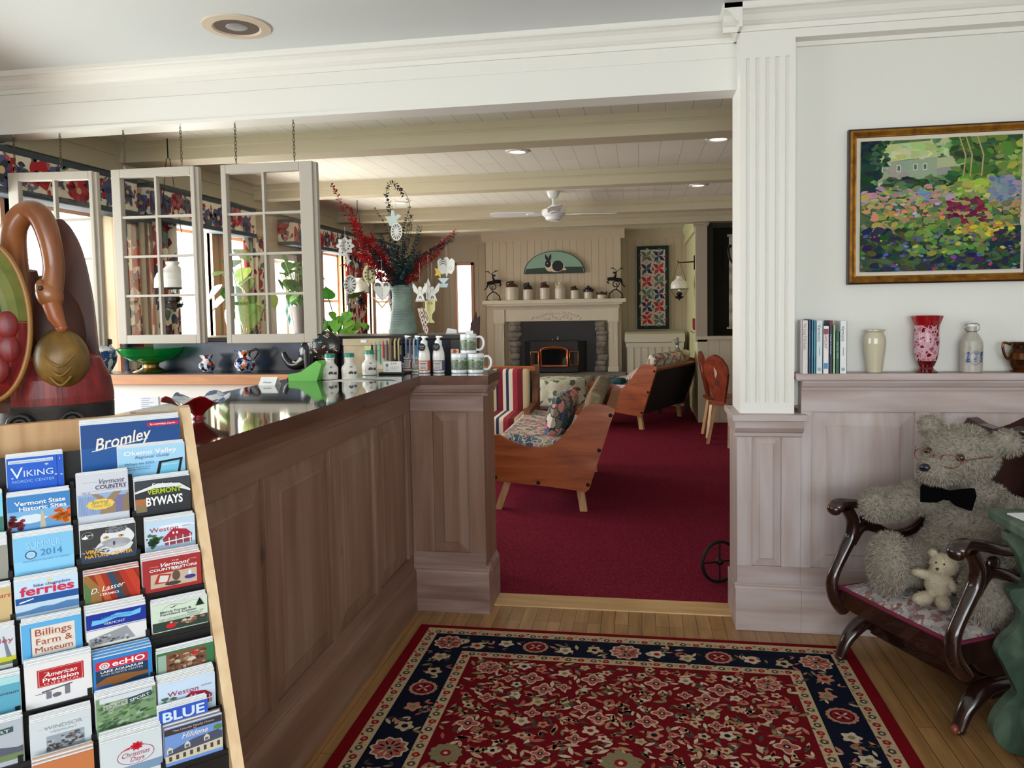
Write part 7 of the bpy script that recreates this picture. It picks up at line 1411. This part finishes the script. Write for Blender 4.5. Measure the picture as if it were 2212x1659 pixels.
# navy border: alternating medallions, small flowers, leaves
m = (E1 + E2) / 2
def border(x0, y0, x1, y1, n):
    for i in range(n + 1):
        if i == 0 and x0 == x1 and y0 != y1: random.random()
        f = i / n; x, y = x0 + (x1 - x0) * f, y0 + (y1 - y0) * f; (fl(x, y, .062 if i % 2 == 0 else .054, 0 if i % 2 == 0 else 4) if not (i == 0 and x0 == x1) else None)
        if i < n:
            for s_ in (.34, .66): fl(x + (x1 - x0) / n * s_ + random.uniform(-.02, .02) * (y1 != y0), y + (y1 - y0) / n * s_ + random.uniform(-.03, .03) * (x1 != x0), .030, 3)
            for k in range(13):
                s_ = random.uniform(.16, .84); o = random.uniform(-.055, .055); lf(x + (x1 - x0) / n * s_ + o * (x0 == x1), y + (y1 - y0) / n * s_ + o * (y0 == y1), random.uniform(.03, .048), 5)
border(RX0 + m, RY1 - m, RX1 - m, RY1 - m, 4); border(RX0 + m, RY1 - m, RX0 + m, RY0 + m, 6); border(RX1 - m, RY1 - m, RX1 - m, RY0 + m, 6)
# field: mirrored about the long axis
cx = (RX0 + RX1) / 2; fw = (RX1 - RX0) / 2 - E3; used = []
def place(r0, kinds, n, lo=.0):
    tries = 0
    while n and tries < 4000:
        tries += 1; x, y, r = random.uniform(lo, fw - r0 * .9), random.uniform(RY0 + 1.0, RY1 - E3 - r0), r0 * random.uniform(.88, 1.08)
        if all((x - a) ** 2 + (y - c) ** 2 > (r + d + .010) ** 2 for a, c, d in used) and (x > r or x < .012):
            used.append((x, y, r)); k = random.choice(kinds); fl(cx + x, y, r, k); n -= 1
            if x > .02: fl(cx - x, y, r, k)
for yy, k in ((2.36, 1), (2.12, 0), (1.86, 1)): used.append((0, yy, .062)); fl(cx, yy, .062, k)
place(.056, (0, 1), 7, .12); place(.036, (2,), 8, .08); place(.026, (2, 3), 22, .05); place(.019, (3,), 34, .04)
tries = 0
for i in range(5200):
    x, y = random.uniform(-.0, fw - .03), random.uniform(RY0 + 1.0, RY1 - E3 - .02)
    if all((x - a) ** 2 + (y - c) ** 2 > (d + .012) ** 2 for a, c, d in used):
        used.append((x, y, .011)); st_ = random.getstate(); s_ = random.uniform(.034, .056); lf(cx + x, y, s_, 5); lf(cx - x, y, s_, 5)
        if len(used) > 620: break
b.obj('woven_pattern', RM, rg)

# ------------------------------------------------------------------ platform rocker with teddy bears
CH = thing('platform_rocker', 'dark carved platform rocking chair with patterned seat by the wainscot', 'rocking chair', (.915, 2.89, 0), radians(205.8))
UPH = cells('faded_blossom_upholstery', [(176, 168, 166), (150, 124, 122), (166, 160, 160), (140, 108, 106), (182, 176, 172), (156, 150, 154)], 42, .95, (1, 1, 1), second=(1.9, .70, [(206, 190, 176), (150, 150, 156), (130, 96, 96), (176, 170, 168)]))
MAROON = mat((112, 22, 54), .7)
b = MB()
def seatf(u, v):
    x = -.50 + .53 * u; w = .275 - .03 * (1 - u); y = (2 * v - 1) * w; return V(x, y, .338 + .055 * (1 - (2 * u - 1) ** 4) * (1 - (2 * v - 1) ** 4))
b.grid(seatf, 20, 20); b.obj('seat_cushion', UPH, CH)
b = MB(); b.tube([(.032, -.275, .335), (.036, 0, .335), (.032, .275, .335)], .008, 8); b.tube([(.03, .272, .335), (-.5, .245, .335)], .008, 8); b.tube([(.03, -.272, .335), (-.5, -.245, .335)], .008, 8); b.obj('piping', MAROON, CH)
b = MB(); b.prism([(.035, -.28), (.035, .28), (-.50, .25), (-.50, -.25)], (0, 0, .262), X, Y, Z * .072); b.obj('seat_frame', DARKW, CH, bevel=.012, seg=3)
for s_ in (-1, 1):
    y = s_ * .285
    b = MB(); b.tube(spline([(.005, y, .235), (.050, y, .30), (.055, y, .37), (.015, y, .45), (-.03, y, .53), (-.035, y, .59), (-.005, y, .645)], 6), [.030, .031, .032, .032, .031, .030, .029, .028, .028, .027, .027, .026, .026, .026, .025, .025, .025, .025, .026, .026, .027, .027, .028, .028, .028, .029, .029, .029, .029, .029, .029, .029, .029, .029, .029, .029, .029], 14, flat=.8); b.obj('arm_post', DARKW, CH)
    b = MB(); b.tube(spline([(.052, y, .640), (.02, y, .664), (-.06, y, .655), (-.16, y * .98, .628), (-.28, y * .95, .620), (-.40, y * .92, .640), (-.52, y * .86, .68)], 6), [.020, .030, .034, .036, .036, .034, .032, .030, .028, .027, .026, .026, .026, .026, .026, .026, .026, .026, .026, .025, .025, .025, .024, .024, .024, .024, .023, .023, .022, .022, .022, .022, .022, .022, .022, .022, .022], 14, flat=.75); b.ell((.05, y, .645), .026, .032, .026, 14, 10); b.obj('arm', DARKW, CH)
    b = MB(); b.tube(spline([(-.03, y, .50), (-.08, y, .56), (-.15, y, .55), (-.22, y * .97, .52), (-.32, y * .95, .535), (-.42, y * .92, .62)], 6), .020, 12); b.ell((-.10, y, .595), .03, .016, .022, 10, 8); b.obj('arm_scroll', DARKW, CH)
    b = MB(); b.tube(spline([(-.48, s_ * .25, .24), (-.52, s_ * .25, .50), (-.57, s_ * .245, .75), (-.63, s_ * .23, .95)], 6), .024, 12); b.obj('back_stile', DARKW, CH)
    b = MB(); b.prism([(-.06, .262), (-.12, .20), (-.20, .165), (-.34, .165), (-.44, .20), (-.49, .262)], (0, s_ * .23 - .012, 0), X, Z, Y * .024); b.obj('rocker_block', DARKW, CH, bevel=.004)
    yb = s_ * .285 - .05
    b = MB(); b.tube(spline([(-.22, yb, .155), (-.13, yb, .145), (-.06, yb, .09), (-.025, yb, .020)], 6), [.034, .035, .036, .036, .037, .037, .038, .038, .037, .036, .035, .033, .031, .029, .028, .027, .026, .025, .024], 14, flat=.7); b.ell((-.03, yb, .016), .026, .02, .014, 12, 8); b.obj('front_foot', DARKW, CH)
    b = MB(); b.tube(spline([(-.46, yb, .155), (-.55, yb, .11), (-.62, yb, .03)], 6), [.032] * 8 + [.03, .028, .026, .025, .024], 12, flat=.7); b.obj('rear_foot', DARKW, CH)
    b = MB(); b.box(-.50, -.15, yb - .022, yb + .022, .115, .165); b.obj('base_runner', DARKW, CH, bevel=.006)
b = MB(); b.ell((-.015, .285 - .05, .022), .018, .014, .018, 12, 8); b.obj('caster', mat((130, 60, 40), .3), CH)
b = MB(); b.box(-.235, -.165, -.335, .235, .095, .165); b.obj('front_stretcher', DARKW, CH, bevel=.010)
b = MB(); b.box(-.49, -.43, -.335, .235, .10, .16); b.obj('rear_stretcher', DARKW, CH, bevel=.010)
b = MB(); b.grid(lambda u, v: V(-.50 - .10 * v + .035 * (1 - (2 * u - 1) ** 4) * (1 - (2 * v - 1) ** 4), (2 * u - 1) * (.215 - .02 * v), .36 + .52 * v), 14, 14); b.obj('back_upholstery', UPH, CH)
b = MB(); b.prism([(-.235, .34), (.235, .34), (.215, .88), (-.215, .88)], (-.53, 0, 0), Y, Z, V(-.02, 0, 0)); b.obj('back_panel', DARKW, CH)
b = MB(); cr = [(-.26, .86), (-.285, .93), (-.25, .975), (-.20, .955), (-.13, .945), (-.06, .975), (0, 1.01), (.06, .975), (.13, .945), (.20, .955), (.25, .975), (.285, .93), (.26, .86), (.12, .885), (0, .895), (-.12, .885)]
b.prism(cr, (-.615, 0, 0), Y, Z, V(.05, 0, 0)); b.ell((-.56, 0, .945), .014, .05, .032, 14, 10); b.obj('carved_crest', DARKW, CH, bevel=.010, seg=3)

FUR = [mat((150, 142, 130), .95, 0, .1), mat((172, 164, 152), .95, 0, .1), mat((130, 120, 106), .95, 0, .1), mat((186, 176, 160), .95, 0, .1)]
PADM = [mat((186, 166, 134), .95, 0, .1), mat((170, 150, 120), .95, 0, .1)]
def bear(root, parts, fur_n, fl_, mats, vox, pads=None):
    """parts: (centre, radii, frame). One remeshed body; short fur as strands around it"""
    b = MB()
    for c, r, f in parts: b.ell(c, r[0], r[1], r[2], 24, 16, 0, f)
    o = b.obj('body', mats[0], root)
    k = o.modifiers.new('remesh', 'REMESH'); k.mode = 'VOXEL'; k.voxel_size = vox; k.use_smooth_shade = True
    k = o.modifiers.new('smooth', 'SMOOTH'); k.iterations = 6; k.factor = .5
    f_ = MB(); area_ = [r[0] * r[1] + r[1] * r[2] + r[0] * r[2] for _, r, _ in parts]; tot = sum(area_)
    for i, (c, r, f) in enumerate(parts):
        c = Vector(c)
        for q in range(int(fur_n * area_[i] / tot)):
            z = random.uniform(-1, 1); a = random.uniform(0, 2 * pi); s = sqrt(1 - z * z); d = V(s * cos(a), s * sin(a), z)
            p = c + f[0] * d.x * r[0] + f[1] * d.y * r[1] + f[2] * d.z * r[2]
            if any(j != i and ((p - Vector(c2)).dot(f2[0]) / r2[0]) ** 2 + ((p - Vector(c2)).dot(f2[1]) / r2[1]) ** 2 + ((p - Vector(c2)).dot(f2[2]) / r2[2]) ** 2 < .92 for j, (c2, r2, f2) in enumerate(parts)): continue
            nn = (f[0] * d.x / r[0] + f[1] * d.y / r[1] + f[2] * d.z / r[2]).normalized()
            g = (nn + V(random.gauss(0, .35), random.gauss(0, .35), random.gauss(-.35, .3))).normalized(); w = g.cross(V(random.random() - .5, random.random() - .5, random.random() - .5)).normalized() * fl_ * .085
            L = fl_ * random.uniform(.6, 1.25); base = p - nn * fl_ * .12; k_ = random.choices(range(len(mats)), [5, 4, 2, 2][:len(mats)])[0]
            f_.add([base - w, base + w, base + g * L], [(0, 1, 2)], k_)
    fo = f_.obj('fur', mats, root); fo['kind'] = 'stuff'
    return o
I3 = (X, Y, Z)
def fr_dir(d):
    d = V(*d).normalized(); s = d.cross(Z).normalized(); return (d, s, s.cross(d))
random.seed(5)
TB = thing('teddy_bear', 'large grey beige teddy bear with glasses and black bow tie sitting in the rocker', 'teddy bear', (1.205, 3.035, .385), radians(225))
tilt = (V(.95, .05, -.25).normalized(), V(-.05, 1, .22).normalized(), V(.25, -.22, .95).normalized())
parts = [((0, 0, .19), (.125, .150, .20), I3), ((.045, 0, .13), (.135, .160, .14), I3), ((.0, 0, .33), (.10, .13, .08), I3),
    ((.05, -.02, .50), (.112, .122, .108), tilt), ((.155, -.045, .462), (.070, .068, .056), tilt), ((.045, -.128, .592), (.028, .044, .044), tilt), ((.035, .128, .562), (.028, .048, .048), tilt),
    ((.05, -.155, .32), (.09, .06, .065), fr_dir((.5, -.75, -.1))), ((.12, -.235, .285), (.10, .058, .060), fr_dir((.8, -.55, -.15))), ((.17, -.265, .285), (.066, .058, .060), I3),
    ((.05, .165, .30), (.09, .065, .07), fr_dir((.35, .8, -.4))), ((.09, .215, .22), (.08, .06, .075), fr_dir((.5, .3, -.8))),
    ((.13, -.12, .085), (.15, .085, .085), fr_dir((.9, -.32, 0))), ((.265, -.165, .105), (.058, .088, .112), fr_dir((.95, -.3, .1))),
    ((.13, .12, .085), (.15, .085, .085), fr_dir((.9, .3, 0))), ((.25, .165, .085), (.058, .084, .105), fr_dir((.95, .25, .1)))]
bear(TB, parts, 90000, .016, FUR, .010)
b = MB(); b.ell(V(.2215, -.063, .470), .014, .020, .015, 14, 10, 0, tilt); b.obj('nose', mat((22, 22, 40), .2), TB)
EP = [(.158, -.083, .520), (.163, .032, .512)]
for p in EP: b = MB(); b.ell(p, .012, .014, .014, 12, 8); b.obj('eye', mat((44, 26, 16), .1, coat=.5), TB)
b = MB(); o = V(.205, -.03, .505)
for s_ in (-1, 1):
    c = o + V(0, s_ * .046 - .004, -.004 * s_); b.tube([c + V(-.012 * abs(cos(q)), .034 * cos(q), .024 * sin(q)) for q in [2 * pi * i / 24 for i in range(24)]], .0016, 6, 0, True)
b.tube(spline([o + V(0, -.014, .006), o + V(.004, -.004, .014), o + V(0, .008, .004)], 4), .0016, 6); b.tube([o + V(-.008, .078, .002), o + V(-.12, .135, .012)], .0016, 6); b.tube([o + V(-.008, -.082, .004), o + V(-.10, -.125, .016)], .0016, 6); b.obj('wire_glasses', mat((150, 80, 60), .25, .8), TB)
b = MB()
for s_ in (-1, 1): b.prism([(0, -.012), (s_ * .035, -.036), (s_ * .082, -.044), (s_ * .090, .01), (s_ * .080, .036), (s_ * .03, .022), (0, .012)], V(.155, -.01, .372), V(-.08 * s_ * s_, 1, 0).normalized(), V(-.25, .02, 1).normalized(), V(.018, 0, .004))
b.ell((.168, -.01, .372), .016, .016, .020, 10, 8); b.obj('bow_tie', mat((5, 5, 7), .95, 0, .05), TB, bevel=.004)
CUB = [mat((196, 184, 160), .95, 0, .1), mat((210, 198, 176), .95, 0, .1), mat((176, 162, 138), .95, 0, .1)]
SB = thing('small_teddy_bear', 'small cream curly teddy bear leaning between the legs of the big one', 'teddy bear', (1.030, 2.850, .392), radians(232)); k = 1.0
sp_ = [((0, 0, .070), (.036, .042, .058), I3), ((.004, .018, .140), (.040, .042, .036), I3), ((.040, .014, .130), (.020, .020, .016), I3), ((0, -.018, .172), (.010, .014, .014), I3), ((0, .054, .168), (.010, .014, .014), I3), ((.02, -.046, .096), (.034, .014, .014), fr_dir((.5, -.7, .2))), ((.02, .046, .082), (.030, .014, .014), fr_dir((.6, .5, -.5))), ((.046, -.030, .020), (.044, .020, .020), fr_dir((.9, -.4, 0))), ((.046, .030, .020), (.044, .020, .020), fr_dir((.9, .4, 0)))]
bear(SB, sp_, 12000, .0075, CUB, .004)
b = MB(); b.ell((.058, .014, .136), .005, .006, .005, 8, 6); b.obj('nose', mat((60, 40, 34), .4), SB)
for y in (.004, .030): b = MB(); b.ell((.040, y, .152), .0035, .0035, .0035, 8, 6); b.obj('eye', BLACK, SB)

# ------------------------------------------------------------------ green scroll-legged table at the right edge
GRN = noisy('worn_green_paint', [(.3, (44, 62, 50)), (.5, (66, 90, 72)), (.68, (96, 116, 96)), (.85, (140, 134, 106))], (14, 14, 8), .55, .2, 5, .5)
gt = thing('scroll_table', 'worn green table with scroll cut legs cut off by the right picture edge', 'table', (1.5, 2.28, 0))
oc = [(1.21, .0), (1.136, .022), (1.101, .076), (1.11, .13), (1.147, .186), (1.167, .21), (1.152, .247), (1.124, .306), (1.11, .336), (1.123, .374), (1.163, .421), (1.175, .467), (1.150, .505), (1.142, .54), (1.189, .557), (1.166, .645), (1.177, .735)]
full = [(x, z) for x, z in oc] + [(3.0 - x, z) for x, z in oc[::-1]]
for y in (2.58, 1.95):
    b = MB(); b.prism(spline([V(x, z, 0) for x, z in full] , 4) and [(q.x - 1.5, q.y) for q in spline([V(x, z, 0) for x, z in full], 4)], (0, y - 2.28, 0), X, Z, Y * .04); b.obj('scroll_leg', GRN, gt, bevel=.005)
b = MB(); b.box(-.38, .38, -.40, .42, .735, .772); b.obj('table_top', GRN, gt, bevel=.008)
b = MB(); b.box(-.15, .15, -.33, .30, .22, .26); b.obj('stretcher', GRN, gt, bevel=.004)
b = MB(); b.prism([(0, 0), (.21, .0), (.21, .28), (0, .28)], (0, 0, 0), V(.98, .17, 0), V(-.17, .98, 0), Z * .004); put(b, 'magazine', mat((226, 228, 230), .6), 'white magazine lying on the green scroll table', 'magazine', (1.19, 2.34, .773))
b = MB(); b.ell((0, 0, .075), .16, .16, .075, 28, 14, 0, e=.8); put(b, 'floor_cushion', noisy('navy_wool', [(.3, (20, 24, 36)), (.7, (34, 40, 58))], (60, 60, 60), .95, .3), 'round dark navy floor cushion at the lower right corner', 'cushion', (1.285, 2.36, .0))
